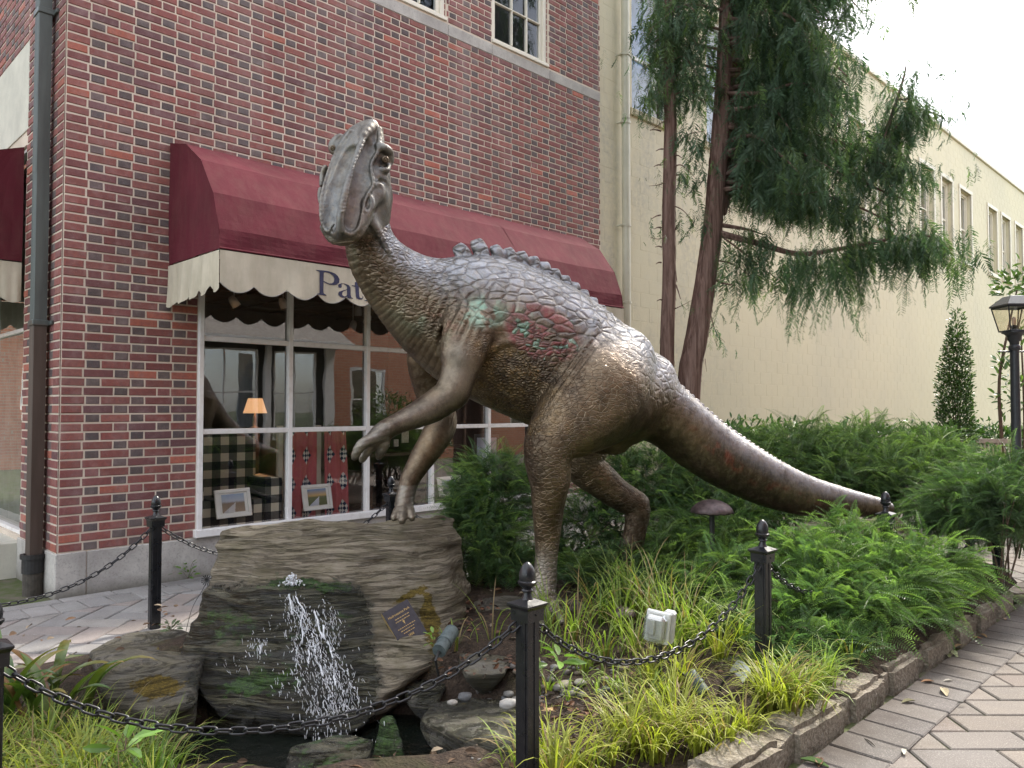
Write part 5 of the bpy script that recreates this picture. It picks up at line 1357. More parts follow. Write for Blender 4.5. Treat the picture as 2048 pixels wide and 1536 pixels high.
# plaque
pq = [hit(*p)[0] for p in ((766, 1228), (819, 1202), (846, 1274), (797, 1309))]
pc_ = np.mean(pq, 0); nz0 = np.array([.30, -.80, .52]); nz0 /= np.linalg.norm(nz0); pc_ = pc_+nz0*.018
for i_, p_ in enumerate(((766, 1228), (819, 1202), (846, 1274), (797, 1309))): d_ = U(*p_, 5.)-np.array([0, 0, CAM_H]); pq[i_] = np.array([0, 0, CAM_H])+d_*(((pc_-np.array([0, 0, CAM_H]))@nz0)/(d_@nz0))
ex = (pq[1]-pq[0])+(pq[2]-pq[3]); ex /= np.linalg.norm(ex); ey0 = (pq[0]-pq[3])+(pq[1]-pq[2]); nz_ = np.cross(ex, ey0); nz_ /= np.linalg.norm(nz_); ey = np.cross(nz_, ex)
tc0 = np.array([0, 0, CAM_H])-pc_
if nz_@tc0 < 0: nz_ = -nz_; ey = np.cross(nz_, ex)
wq = (np.linalg.norm(pq[1]-pq[0])+np.linalg.norm(pq[2]-pq[3]))/2; hq = (np.linalg.norm(pq[0]-pq[3])+np.linalg.norm(pq[1]-pq[2]))/2
RQ = np.stack([ex, ey, nz_], 1); pc2 = pc_+nz_*.012
pl = thing('plaque', 'dark bronze plaque with gold rim and lettering screwed to the fountain boulder', 'plaque', pc2.tolist())
M['plq'] = simple('dark_plaque_metal', (.045, .042, .048), .42, .5, .2, 40, .2, 200); M['gold'] = simple('gold_edge', (.42, .30, .12), .45, .6, .12, 30, .1)
mb = MB(); mb.box(pc2, (wq, hq, .028), RQ, .003); mb.build('rim', M['gold'], pl)
mb = MB(); mb.box(pc2+nz_*.0142, (wq-.0015, hq-.0015, .006), RQ, .001); mb.build('face', M['plq'], pl)
def text_on(s, size, cx, cy, parent, mat, rot=RQ, org=pc2, off=.0182, name='lettering', ext=.0006):
    cu = bpy.data.curves.new('t', 'FONT'); cu.body = s; cu.size = size; cu.align_x = 'CENTER'; cu.align_y = 'CENTER'; cu.extrude = ext; cu.offset = size*.012; cu.resolution_u = 2
    to = bpy.data.objects.new('t', cu); COL.objects.link(to); dg = bpy.context.evaluated_depsgraph_get(); me = bpy.data.meshes.new_from_object(to.evaluated_get(dg)); bpy.data.objects.remove(to)
    V = np.array([v.co[:] for v in me.vertices])+np.array([cx, cy, off]); fl = [tuple(p.vertices) for p in me.polygons]; bpy.data.meshes.remove(me)
    mb = MB(); mb.add(V@np.asarray(rot).T+org, fl); return mb.build(name, mat, parent)
text_on('Hadrosaurus Park', wq*.112, 0, hq*.30, pl, M['gold']); text_on('1858', wq*.11, 0, -hq*.30, pl, M['gold'])
mb = MB(); rr = random.Random(5)
for row, (yy, w_) in enumerate(((.19, .46), (.12, .52), (-.06, .62), (-.13, .50), (-.20, .40))):
    x = -w_/2*wq
    while x < w_/2*wq:
        l_ = rr.uniform(.006, .014); mb.box(pc2+ex*(x+l_/2)+ey*(yy*hq)+nz_*.0185, (l_, .0045, .001), RQ, 0); x += l_+.004
mb.add([pc2+ex*-.007+ey*.022+nz_*.0188, pc2+ex*.007+ey*.022+nz_*.0188, pc2+ex*.001+ey*-.004+nz_*.0188], [(0, 1, 2)])
mb.build('small_lettering', M['gold'], pl)

# ================================================================== posts and chains
def mk_blackpaint():
    t = NT('black_gloss_paint'); p = t.pos()
    c = t.mix(t.ramp(t.noise(p, 30, 5, .65), (.5, 0.), (.75, .35)), (.010, .011, .014), (.045, .042, .04)); c = t.mix(t.ramp(t.noise(p, 210, 2), (.72, 0.), (.76, .6)), c, (.3, .3, .3))
    t.bump(t.noise(p, 120, 3), .12, .002); return t.P(c, t.ramp(t.noise(p, 20), (.3, .22), (.7, .42)), 0, .5)
M['black'] = mk_blackpaint()
PH = .73
def make_post(name='fence_post'):
    t = bpy.data.objects.new(name, None); COL.objects.link(t); t.empty_display_size = .1
    mb = MB(); w = .066
    mb.box((0, 0, PH/2-.1), (w, w, PH+.2), None, .003); mb.box((-w*.5-.001, -.012, PH/2-.1), (.006, .020, PH+.18), None, .001); mb.box((.012, -w*.5-.001, PH/2-.1), (.020, .006, PH+.18), None, .001)
    mb.build('shaft', M['black'], t)
    mb = MB(); h = .052
    mb.add([(sx*h*.86, sy*h*.86, PH-.045) for sx, sy in ((-1, -1), (1, -1), (1, 1), (-1, 1))]+[(sx*h*.88, sy*h*.88, PH) for sx, sy in ((-1, -1), (1, -1), (1, 1), (-1, 1))]+[(sx*h*1.08, sy*h*1.08, PH+.014) for sx, sy in ((-1, -1), (1, -1), (1, 1), (-1, 1))]+[(sx*h*1.08, sy*h*1.08, PH+.020) for sx, sy in ((-1, -1), (1, -1), (1, 1), (-1, 1))]+[(sx*.018, sy*.018, PH+.036) for sx, sy in ((-1, -1), (1, -1), (1, 1), (-1, 1))],
           [(k*4+i, k*4+(i+1) % 4, k*4+4+(i+1) % 4, k*4+4+i) for k in range(4) for i in range(4)]+[(16, 17, 18, 19), (3, 2, 1, 0)])
    mb.build('cap', M['black'], t)
    mb = MB(); z = PH+.03
    mb.lathe([(.026, z), (.022, z+.008), (.017, z+.022), (.016, z+.032), (.022, z+.034), (.024, z+.038), (.022, z+.042), (.018, z+.046), (.030, z+.056), (.037, z+.066), (.037, z+.072), (.031, z+.076), (.0325, z+.090), (.031, z+.106), (.026, z+.122), (.017, z+.136), (.006, z+.145), (.0004, z+.146)], (0, 0, 0), 20)
    o = mb.build('finial', M['black'], t); smooth_by_angle(o, 35)
    mb = MB(); mb.lathe([(.004, 0), (.004, .003), (.0005, .004)], (0.0, -h*.9, PH-.02), 8, rot=np.array([[1, 0, 0], [0, 0, -1], [0, 1, 0.]])); mb.build('screw', M['gold'] if False else M['black'], t)
    return t
def pos_px(px, d): return np.array([(px-1024)/FPX*d, d])
POSTS = {'near': (pos_px(1054.5, 3.02), 0.055, 'nearest black post with acorn finial, in front of the dinosaur hind foot'),
 'mid': (pos_px(1522, 4.16), .055, 'black post with acorn finial right of the glass floodlight box'),
 'tail': (pos_px(1768, 5.56), .055, 'black post with acorn finial in front of the tip of the dinosaur tail'),
 'corner': (pos_px(1990, 6.15), .06, 'black post on the far corner of the kerb under the overhanging yew'),
 'behind': (pos_px(1900, 6.75), .06, 'black post deep in the yew foliage behind the tan rock'),
 'wallR': (pos_px(783, 6.85), .055, 'black post behind the dinosaur forward hand, near the shop window'),
 'wallL': (pos_px(315, 5.55), .03, 'black post on the pavers left of the fountain boulder'),
 'edge': (pos_px(-8, 2.56), .03, 'black post cut by the left edge of the photo'),
 'out': (np.array([-3.62, 4.15]), .03, 'black post just outside the left edge of the photo'),
 'hid': (pos_px(1118, 8.3), .055, 'black post hidden behind the dinosaur hind leg')}
p0 = make_post(); first = True; PT = {}
for k, (xy, dz, lb_) in POSTS.items():
    if first: o = p0; first = False
    else:
        o = p0.copy(); COL.objects.link(o)
        for ch in p0.children:
            c_ = ch.copy(); COL.objects.link(c_); c_.parent = o
    o.location = (xy[0], xy[1], dz); o.rotation_euler = (0, 0, R(45)+random.uniform(-.03, .03)); tag(o, lb_, 'post', 'black posts round the planting bed'); PT[k] = np.array([xy[0], xy[1], dz])
def link_mesh():
    mb = MB(); L, W_, r = .066, .036, .0046; a = (L-W_)/2; Rr = W_/2-r; n = 6; pts = []
    for i in range(n+1): t = -math.pi/2+math.pi*i/n; pts.append((a+Rr*math.cos(t), Rr*math.sin(t), 0))
    for i in range(n+1): t = math.pi/2+math.pi*i/n; pts.append((-a+Rr*math.cos(t), Rr*math.sin(t), 0))
    P = np.array(pts); k = len(P); m = 6; V = []; 
    for i in range(k):
        tg = P[(i+1) % k]-P[i-1]; tg /= np.linalg.norm(tg); nn_ = np.cross(tg, [0, 0, 1.])
        for j in range(m): t = 2*math.pi*j/m; V.append(P[i]+r*(math.cos(t)*nn_+math.sin(t)*np.array([0, 0, 1.])))
    Fl = [(i*m+j, i*m+(j+1) % m, ((i+1) % k)*m+(j+1) % m, ((i+1) % k)*m+j) for i in range(k) for j in range(m)]
    me = bpy.data.meshes.new('link'); me.from_pydata([tuple(v) for v in V], [], Fl); me.polygons.foreach_set('use_smooth', [True]*len(Fl)); me.materials.append(M['black']); me.update(); return me
LM = link_mesh(); PITCH = .0485
def chain(a, b, sag, label, za=.68, zb=.68):
    A_ = PT[a]+np.array([0, 0, za]) if isinstance(a, str) else np.asarray(a, float); B_ = PT[b]+np.array([0, 0, zb]) if isinstance(b, str) else np.asarray(b, float)
    d = (B_-A_); dn = d/np.linalg.norm(d); A_ = A_+dn*.03; B_ = B_-dn*.03
    t = np.linspace(0, 1, 400); c_ = 1.6; y = (np.cosh(c_*(2*t-1))-math.cosh(c_))/(math.cosh(c_)-1)
    P = A_+(B_-A_)*t[:, None]; P[:, 2] += sag*y; L = np.concatenate([[0], np.cumsum(np.linalg.norm(np.diff(P, axis=0), axis=1))])
    n = int(round(L[-1]/PITCH)); th_ = thing('chain', label, 'chain', A_.tolist(), 'black chains hanging between the posts')
    for i in range(n):
        s0, s1 = (i)*L[-1]/n, (i+1)*L[-1]/n
        p, q = [np.array([np.interp(s, L, P[:, k]) for k in range(3)]) for s in (s0, s1)]
        ax = (q-p)/np.linalg.norm(q-p); side = np.cross(ax, [0, 0, 1.]); side /= np.linalg.norm(side); upv = np.cross(side, ax)
        an = (R(48) if i % 2 else R(-42))+random.uniform(-.12, .12); yv = side*math.cos(an)+upv*math.sin(an); zv = np.cross(ax, yv)
        o = bpy.data.objects.new('link', LM); o.location = Vector(((p+q)/2).tolist()); o.rotation_euler = Matrix(np.stack([ax, yv, zv], 1).tolist()).to_euler(); place(o, th_)
chain('edge', 'near', .30, 'nearest black chain, swinging across the pool in front of the boulder')
chain('near', 'mid', .31, 'black chain hanging in front of the floodlight box')
chain('mid', 'tail', .30, 'black chain sinking into the low yews right of the middle post')
chain('tail', 'corner', .28, 'black chain at the tail tip mostly hidden in yew foliage')
chain('corner', 'behind', .2, 'short black chain in the overhanging yew at the kerb corner')
chain('wallL', 'out', .36, 'black chain drooping left across the foot of the brick corner')
chain('wallL', 'wallR', .34, 'black chain running behind the fountain boulder towards the window')
chain('wallR', 'hid', .33, 'black chain behind the boulder right of the dinosaur hand')

# ================================================================== garden fittings
M['vein'] = simple('verdigris_copper', (.09, .115, .115), .6, .2, .35, 30, .3, 120); M['mush'] = simple('mottled_copper_cap', (.10, .075, .075), .5, .5, .45, 25, .5, 90)
def spot(label, p, q, r, sleeve=True):
    t = thing('spotlight', label, 'garden light', (np.asarray(q)+[0, 0, -.03]).tolist(), 'cylindrical copper spotlights in the bed'); p, q = np.asarray(p, float), np.asarray(q, float); ax = p-q; L = np.linalg.norm(ax); Rm = frame_from(ax)
    mb = MB(); mb.lathe([(.001, 0), (r*.93, 0), (r*.93, L*.38), (r*1.0, L*.385), (r, L*.39), (r*.985, L), (r*.86, L), (r*.86, L*.9), (.001, L*.9)], q, 20, rot=Rm); smooth_by_angle(mb.build('body', M['vein'], t), 35)
    mb = MB(); mb.lathe([(r*1.02, 0), (r*1.06, .003), (r*1.06, .011), (r*1.02, .014)], q+ax*.37, 20, rot=Rm); mb.build('collar', M['vein'], t)
    mb = MB(); mb.tube([q+ax/L*.01, q-ax/L*.05+[0, 0, -.02], q+[0, 0, -.14]], [.008, .007, .007], 8); mb.build('stem', M['iron'], t)
spot('verdigris tube spotlight lying in the yellow grass below the floodlight box', U(1379, 1346, 3.92), U(1410, 1388, 3.84), .034)
spot('verdigris tube spotlight leaning against the right foot of the boulder', U(904, 1262, 4.42), U(878, 1302, 4.25), .042)
# clear weatherproof cover
fl = thing('outlet_box', 'clear weatherproof electrical cover on a conduit in the grass', 'outlet', U(1318, 1330, 4.0).tolist()); c0 = U(1310, 1258, 4.0); Rm = rotz(R(-28))@np.array([[math.cos(.12), 0, math.sin(.12)], [0, 1, 0], [-math.sin(.12), 0, math.cos(.12)]])
M['clear'] = mk_glass('cloudy_plastic', (.82, .85, .86), .16, .22); M['greybox'] = simple('grey_outlet_box', (.42, .43, .42), .5, 0, .15, 20, .1)
mb = MB(); mb.box(c0, (.112, .07, .15), Rm, .02); mb.build('cover', M['clear'], fl)
mb = MB(); mb.box(c0+Rm@np.array([0, .045, 0]), (.128, .016, .165), Rm, .006); mb.build('flange', simple('cloudy_rim', (.62, .64, .62), .35, 0, .1), fl)
mb = MB(); mb.box(c0+Rm@np.array([.0, .02, 0]), (.085, .03, .12), Rm, .008); mb.box(c0+Rm@np.array([-.02, -.002, .005]), (.035, .012, .075), Rm, .003); mb.build('socket', M['greybox'], fl)
mb = MB(); mb.box(c0+Rm@np.array([.045, .085, .0]), (.06, .06, .17), Rm, .01); mb.build('back_box', M['greybox'], fl)
mb = MB(); mb.tube([c0+Rm@np.array([.02, .05, -.07]), c0+np.array([.02, .05, -.45])], .011, 8); mb.build('conduit', M['iron'], fl)
mb = MB(); mb.tube(catmull([c0+[0.0, 0, -.08], c0+[.07, -.02, -.16], c0+[.13, -.05, -.21], c0+[.22, -.05, -.27]], 6), .005, 6); mb.build('cable', M['iron'], fl)
# white half shade with its cable
wt = thing('broken_lampshade', 'white curved metal shade with a black cable beside the middle post', 'garden light', U(1480, 1370, 3.95).tolist()); c0 = U(1482, 1342, 3.95); Rm = rotz(R(-40))@np.array([[math.cos(.6), 0, math.sin(.6)], [0, 1, 0], [-math.sin(.6), 0, math.cos(.6)]])
P = np.zeros((9, 5, 3))
for i in range(9):
    a = R(-70+i*17.5)
    for j in range(5): P[i, j] = c0+Rm@np.array([.045*math.sin(a), .045*math.cos(a)-.03, (j-2)*.017*(1+.25*math.cos(a))])
mb = MB(); mb.grid(P); mb.build('shade', simple('white_enamel', (.72, .74, .76), .3, 0, .1), wt, True)
mb = MB(); mb.tube(catmull([c0+[.03, 0, 0], c0+[-.03, -.03, .01], c0+[-.09, -.02, -.04], c0+[-.11, 0, -.12], c0+[-.06, .02, -.17], c0+[.03, .02, -.16]], 6), .006, 6); mb.tube(catmull([c0+[.04, .02, -.02], c0+[.08, .03, -.06], c0+[.06, .03, -.14], c0+[-.12, 0, -.17]], 6), .006, 6); mb.build('cable', M['iron'], wt)
def mushroom(label, c, r, h):
    t = thing('mushroom_lamp', label, 'garden light', (c[0], c[1], c[2]-h), 'mushroom shaped path lamps')
    n = 32; prof = [(.02, .46), (.25, .44), (.5, .37), (.75, .22), (.92, .04), (1.0, -.14), (.96, -.20), (.85, -.08), (.3, .10)]
    V = []; Fl = []
    for i, (a, b) in enumerate(prof):
        for j in range(n): th_ = 2*math.pi*j/n; k = 1+(.03*math.sin(j*1.7)+.03*math.cos(j*2.9))*(a > .8); V.append((c[0]+r*a*k*math.cos(th_), c[1]+r*a*k*math.sin(th_), c[2]+r*b+(.012*(j % 2) if a > .5 else 0)*r*2))
    Fl = [(i*n+j, i*n+(j+1) % n, (i+1)*n+(j+1) % n, (i+1)*n+j) for i in range(len(prof)-1) for j in range(n)]
    mb = MB(); mb.add(V, Fl); mb.build('cap', M['mush'], t, True); mb = MB(); mb.tube([(c[0], c[1], c[2]+r*.1), (c[0], c[1], c[2]-h-.1)], r*.13, 10); mb.build('stem', M['iron'], t)
mushroom('copper mushroom lamp in the yews below the dinosaur tail', U(1424, 1018, 5.6), .148, .62)
mushroom('small dull mushroom lamp in the tall grass behind the floodlight box', U(1246, 1226, 4.75), .078, .2)
bx = thing('outlet_post', 'dark wooden stub post with an outlet cover in the low yews', 'post', U(1572, 1260, 4.9).tolist()); c0 = U(1572, 1200, 4.9)
mb = MB(); mb.box(c0+[0, 0, -.05], (.17, .09, .34), rotz(R(8)), .006); mb.build('stub', simple('dark_weathered_wood', (.04, .033, .028), .85, 0, .35, 30, .4), bx); mb = MB(); mb.box(c0+[.0, -.05, -.03], (.06, .02, .09), rotz(R(8)), .006); mb.build('cover', M['greybox'], bx)
# wire flower ornament at the left of the boulder
wf = thing('wire_flower', 'small black wire flower on a thin stem left of the boulder', 'ornament', U(372, 1262, 5.0).tolist()); c0 = U(414, 1160, 5.0); mb = MB(); mb.tube(catmull([U(372, 1262, 5.0), U(385, 1215, 5.), U(405, 1180, 5.), c0], 5), .0018, 5); mb.build('stem', M['iron'], wf); mb = MB()
for i in range(14): a = 2*math.pi*i/14; mb.tube([c0, c0+np.array([math.cos(a)*.035, -.01, math.sin(a)*.035])], [.002, .003], 5)
mb.build('petals', M['iron'], wf)
# street lamp
lp = U(2033, 900, 10.4); LX, LY = lp[0], lp[1]; sl = thing('street_lamp', 'black lantern street lamp at the right edge of the photo', 'street lamp', (LX, LY, 0))
M['lampblk'] = simple('lamp_black_paint', (.02, .024, .03), .4, 0, .2, 20, .1)
mb = MB(); mb.lathe([(.13, 0), (.13, .08), (.10, .12), (.085, .5), (.075, .55), (.062, .6), (.058, 1.5), (.055, 2.32), (.072, 2.34), (.072, 2.38), (.055, 2.40), (.06, 2.44), (.085, 2.47), (.085, 2.50), (.11, 2.54), (.15, 2.56), (.15, 2.585)], (LX, LY, 0), 18); smooth_by_angle(mb.build('post', M['lampblk'], sl), 40)
mb = MB(); mb.tube([(LX-.22, LY, 2.31), (LX+.22, LY, 2.31)], .012, 8); mb.build('crossbar', M['lampblk'], sl)
b0, b1, z0, z1 = .125, .185, 2.585, 2.90
mb = MB(); q0 = [(sx*b0, sy*b0, z0) for sx, sy in ((-1, -1), (1, -1), (1, 1), (-1, 1))]; q1 = [(sx*b1, sy*b1, z1) for sx, sy in ((-1, -1), (1, -1), (1, 1), (-1, 1))]; off = np.array([LX, LY, 0])
for i in range(4): mb.tube([np.array(q0[i])+off, np.array(q1[i])+off], .009, 6); mb.tube([np.array(q1[i])+off, np.array(q1[(i+1) % 4])+off], .012, 6); mb.tube([np.array(q0[i])+off, np.array(q0[(i+1) % 4])+off], .01, 6)
cage = mb.build('lantern_cage', M['lampblk'], sl)
for i in range(4): mb = MB(); mb.quad(np.array(q0[i])*[.97, .97, 1]+off, np.array(q0[(i+1) % 4])*[.97, .97, 1]+off, np.array(q1[(i+1) % 4])*[.97, .97, 1]+off, np.array(q1[i])*[.97, .97, 1]+off); mb.build('pane', mk_glass('lantern_glass', (.93, .90, .82), .05) if i == 0 else bpy.data.materials['lantern_glass'], cage)
mb = MB(); e = .205; mb.add([(LX+sx*e, LY+sy*e, z1+.01) for sx, sy in ((-1, -1), (1, -1), (1, 1), (-1, 1))]+[(LX+sx*e, LY+sy*e, z1+.03) for sx, sy in ((-1, -1), (1, -1), (1, 1), (-1, 1))]+[(LX+sx*.09, LY+sy*.09, z1+.15) for sx, sy in ((-1, -1), (1, -1), (1, 1), (-1, 1))]+[(LX+sx*.07, LY+sy*.07, z1+.155) for sx, sy in ((-1, -1), (1, -1), (1, 1), (-1, 1))],
    [(k*4+i, k*4+(i+1) % 4, k*4+4+(i+1) % 4, k*4+4+i) for k in range(3) for i in range(4)]+[(12, 13, 14, 15), (3, 2, 1, 0)]); mb.build('lantern_roof', M['lampblk'], sl)
mb = MB(); mb.lathe([(.05, 2.585), (.05, 2.60), (.035, 2.62), (.035, 2.66), (.02, 2.665)], (LX, LY, 0), 12); mb.build('burner', M['iron'], sl); mb = MB(); mb.lathe([(.022, 2.665), (.026, 2.70), (.024, 2.76), (.0005, 2.78)], (LX, LY, 0), 12); mb.build('mantle', simple('lamp_mantle', (.6, .45, .35), .5), sl)
# wooden bench chairs
M['teak'] = simple('silvered_teak', (.30, .25, .20), .75, 0, .25, 30, .3)
def garden_chair(label, c, rz, w=.62):
    t = thing('garden_chair', label, 'chair', c, 'wooden chairs beyond the yews'); Rm = rotz(rz); C_ = np.array(c)
    def bx(name, p, s, tilt=0.):
        T = np.array([[1, 0, 0], [0, math.cos(tilt), -math.sin(tilt)], [0, math.sin(tilt), math.cos(tilt)]]); mb = MB(); mb.box(C_+Rm@np.array(p), s, Rm@T, .005); mb.build(name, M['teak'], t)
    for sx in (-1, 1): bx('leg', (sx*(w/2-.03), .25, .5), (.05, .05, 1.0), -.12); bx('leg', (sx*(w/2-.03), -.28, .32), (.05, .05, .64)); bx('armrest', (sx*(w/2-.02), -.02, .65), (.07, .62, .025))
    bx('seat', (0, -.02, .43), (w-.06, .54, .03)); bx('top_rail', (0, .315, 1.02), (w+.02, .035, .075), -.12); bx('lower_rail', (0, .27, .55), (w-.06, .03, .05), -.12)
    for i in range(9): bx('slat', (-w/2+.09+i*(w-.18)/8, .292, .78), (.028, .018, .44), -.12)
garden_chair('silvered wooden chair left of the other, beyond the yews', (U(1957, 900, 12.6)[0], 12.6, 0), R(28)); garden_chair('silvered wooden chair beside the street lamp, beyond the yews', (U(2004, 900, 12.4)[0], 12.4, 0), R(-8), .66)
# ================================================================== plants
def mk_leaf(name, trans=.35, rough=.5, var=.35, spec=.4):
    t = NT(name); p = t.pos(); c = t.attr('col')
    c = t.mix(t.ramp(t.noise(p, 7, 3), (.3, 0.), (.7, var)), c, (.035, .055, .012))
    t.P(c, rough, 0, spec)
    tl = t.n('BsdfTranslucent'); m = t.n('Mix', data_type='RGBA', blend_type='MULTIPLY'); m.inputs[0].default_value = 1; t.l(c, m.inputs[6]); m.inputs[7].default_value = (1.5, 1.7, .7, 1); t.l(m.outputs[2], tl.inputs[0])
    ms = t.n('MixShader'); ms.inputs[0].default_value = trans; t.l(t.b.outputs[0], ms.inputs[1]); t.l(tl.outputs[0], ms.inputs[2]); t.l(ms.outputs[0], t.out.inputs['Surface']); return t.m
M['yew'] = mk_leaf('yew_needles', .30, .38, .2); M['cedar'] = mk_leaf('cedar_scale_leaves', .34, .6, .3); M['sedge'] = mk_leaf('sedge_blades', .4, .5, .12); M['broad'] = mk_leaf('broad_leaves', .25, .35, .25, .5)
M['bark'] = None
def mk_bark():
    t = NT('shredding_cedar_bark'); p = t.pos((26, 26, 2.2)); n_ = t.noise(p, 1., 6, .65, .6)
    c = t.ramp(n_, (.3, (.05, .028, .022)), (.48, (.135, .085, .068)), (.62, (.20, .135, .11)), (.8, (.29, .225, .195)))
    t.bump(n_, 1., .02); return t.P(c, .9, 0, .2)
M['bark'] = mk_bark(); M['twig'] = simple('brown_twigs', (.09, .06, .04), .85, 0, .3, 20, .2)
M['deadleaf'] = None
def inst(Vt, Ft, Ct, mats4, tint):
    """many transformed copies of one template joined: mats4 (n,3,4), tint (n,3)"""
    n = len(mats4); k = len(Vt)
    V = np.einsum('nij,kj->nki', mats4[:, :, :3], Vt)+mats4[:, None, :, 3]
    Fs = [(f[None]+(np.arange(n)*k)[:, None, None]).reshape(-1, f.shape[1]) for f in Ft]
    C = (Ct[None]*tint[:, None, :]).reshape(-1, 3)
    return V.reshape(-1, 3), Fs, C
def frond(seed, L=.30, step=.011, nl=.038, droop=.35, w=.0042):
    r = np.random.default_rng(seed); n = int(L/step); V = []; T = []; C = []
    s = np.linspace(0, 1, n); x = L*s; z = -droop*L*s**2+.12*L*np.sin(s*2)
    for q_ in range(6): f_ = q_/5; V += [(L*f_, -.0011*(1-f_)-.0002, np.interp(f_, s, z)), (L*f_, .0011*(1-f_)+.0002, np.interp(f_, s, z))]; C += [(.8, .8, .5)]*2
    for q_ in range(5): T += [(2*q_, 2*q_+1, 2*q_+3), (2*q_, 2*q_+3, 2*q_+2)]
    for i in range(1, n):
        ln = nl*math.sin(math.pi*min(1, .28+.78*s[i]))**.6*r.uniform(.8, 1.15)*(1 if s[i] < .93 else .6)
        for sd in (-1, 1):
            b = np.array([x[i], 0, z[i]]); fwd = .30+.35*s[i]; d = np.array([fwd, sd*1., .28+r.uniform(-.15, .15)]); d /= np.linalg.norm(d)
            tip = b+d*ln+np.array([0, 0, -.10*ln]); mid = b+d*ln*.5+np.array([w*.5, 0, .06*ln]); mid2 = b+d*ln*.5-np.array([w*.5, 0, -.06*ln])
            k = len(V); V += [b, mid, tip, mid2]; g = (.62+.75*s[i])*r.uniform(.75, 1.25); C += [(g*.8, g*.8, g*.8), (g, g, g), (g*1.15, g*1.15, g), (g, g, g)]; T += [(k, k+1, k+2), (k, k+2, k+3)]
    return np.array(V), [np.array(T)], np.array(C)
FR = [frond(i, L, .0098, .037, .5, .0048) for i, L in enumerate((.25, .19, .31, .15))]
def orient(d, roll, pos, sc):
    """frames with local x along d"""
    d = d/np.linalg.norm(d, axis=1)[:, None]; up = np.tile([0, 0, 1.], (len(d), 1)); y = np.cross(up, d); y /= np.linalg.norm(y, axis=1)[:, None]+1e-6; z = np.cross(d, y)
    c, s = np.cos(roll)[:, None], np.sin(roll)[:, None]; y2 = y*c+z*s; z2 = np.cross(d, y2)
    M4 = np.zeros((len(d), 3, 4)); M4[:, :, 0] = d*sc[:, None]; M4[:, :, 1] = y2*sc[:, None]; M4[:, :, 2] = z2*sc[:, None]; M4[:, :, 3] = pos; return M4
def joined(name, parts, mat, parent, kind='stuff'):
    V = np.concatenate([p[0] for p in parts]); o_ = np.cumsum([0]+[len(p[0]) for p in parts]); Fs = {}
    for p, of in zip(parts, o_):
        for f in p[1]: Fs.setdefault(f.shape[1], []).append(f+of)
    C = np.concatenate([p[2] for p in parts]); base = np.array(wloc(parent)) if parent is not None else np.zeros(3)
    me = mesh_np(name, V-base, [np.concatenate(v) for v in Fs.values()], mat, C); o = bpy.data.objects.new(name, me); o.location = Vector(base.tolist()); place(o, parent)
    if kind: o['kind'] = kind
    return o
NFR = 0
def yew(label, blobs, dens=1.2, green=(.070, .125, .050), tipc=(.17, .26, .075), group=None, low=-.45):
    global NFR
    c0 = U(*blobs[0][:3]); g = float(bed_z(c0[0], c0[1])); t = thing('yew_shrub', label, 'shrub', (c0[0], c0[1], min(g, c0[2]-.1)), group or 'feathery yews in the planting bed')
    pos = []; dr = []; sc = []; tint = []
    mbb = MB()
    for b in blobs:
        c = U(*b[:3]); r = np.array([b[3], b[4], b[5]]); area = 4*math.pi*((r[0]*r[1])**1.6/3+(r[0]*r[2])**1.6/3+(r[1]*r[2])**1.6/3)**(1/1.6)
        n = int(area*250*dens); v = RNG.normal(size=(n*2, 3)); v /= np.linalg.norm(v, axis=1)[:, None]; v = v[v[:, 2] > low][:n]; n = len(v)
        rad = np.where(RNG.random(n) < .68, RNG.uniform(.80, 1.0, n), RNG.uniform(.42, .8, n)); wob = 1+.20*fbm(v*2.3+c, 2, 5)
        p = c+v*r*(rad*wob)[:, None]
        gz = bed_z(p[:, 0], p[:, 1]); ok = p[:, 2] > gz+.03; p, v, rad = p[ok], v[ok], rad[ok]; n = len(p)
        d = v*[1., 1., .55]+RNG.normal(size=(n, 3))*.38; d[:, 2] += .12
        pos.append(p-d/np.linalg.norm(d, axis=1)[:, None]*.10); dr.append(d); sc.append(RNG.uniform(.7, 1.25, n))
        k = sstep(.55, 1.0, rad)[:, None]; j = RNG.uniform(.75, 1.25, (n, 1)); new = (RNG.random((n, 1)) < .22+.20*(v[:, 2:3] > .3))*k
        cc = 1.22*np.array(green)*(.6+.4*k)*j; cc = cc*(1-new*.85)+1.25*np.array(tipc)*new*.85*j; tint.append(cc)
        for i in range(int(4+6*max(r))):
            q = RNG.normal(size=3); q /= np.linalg.norm(q); q[2] = abs(q[2])*.7; e = c+q*r*.9; s0 = np.array([c[0]+RNG.uniform(-.08, .08), c[1]+RNG.uniform(-.08, .08), float(bed_z(c[0], c[1]))-.02])
            mbb.tube(catmull([s0, (s0+e)/2+[0, 0, .08], e], 3), np.linspace(.009, .0025, 7), 4)
    pos, dr, sc, tint = np.concatenate(pos), np.concatenate(dr), np.concatenate(sc), np.concatenate(tint)
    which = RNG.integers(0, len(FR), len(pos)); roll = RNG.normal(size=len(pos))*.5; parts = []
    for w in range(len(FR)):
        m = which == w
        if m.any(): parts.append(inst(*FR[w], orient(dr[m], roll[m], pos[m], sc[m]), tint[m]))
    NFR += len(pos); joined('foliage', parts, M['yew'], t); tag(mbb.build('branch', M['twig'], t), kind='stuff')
    return t
yew('tall feathery yew between the boulder and the near hind leg of the dinosaur', [(985, 1005, 6.45, .38, .36, .44), (962, 1090, 6.2, .38, .34, .36), (1010, 1140, 6.1, .34, .3, .24), (930, 1040, 6.3, .2, .2, .3)], 1.7, (.062, .118, .050))
yew('dark yew filling the gap between the dinosaur hind legs', [(1185, 1080, 6.75, .42, .38, .48), (1110, 1130, 6.5, .3, .3, .25)], 1., (.055, .105, .048))
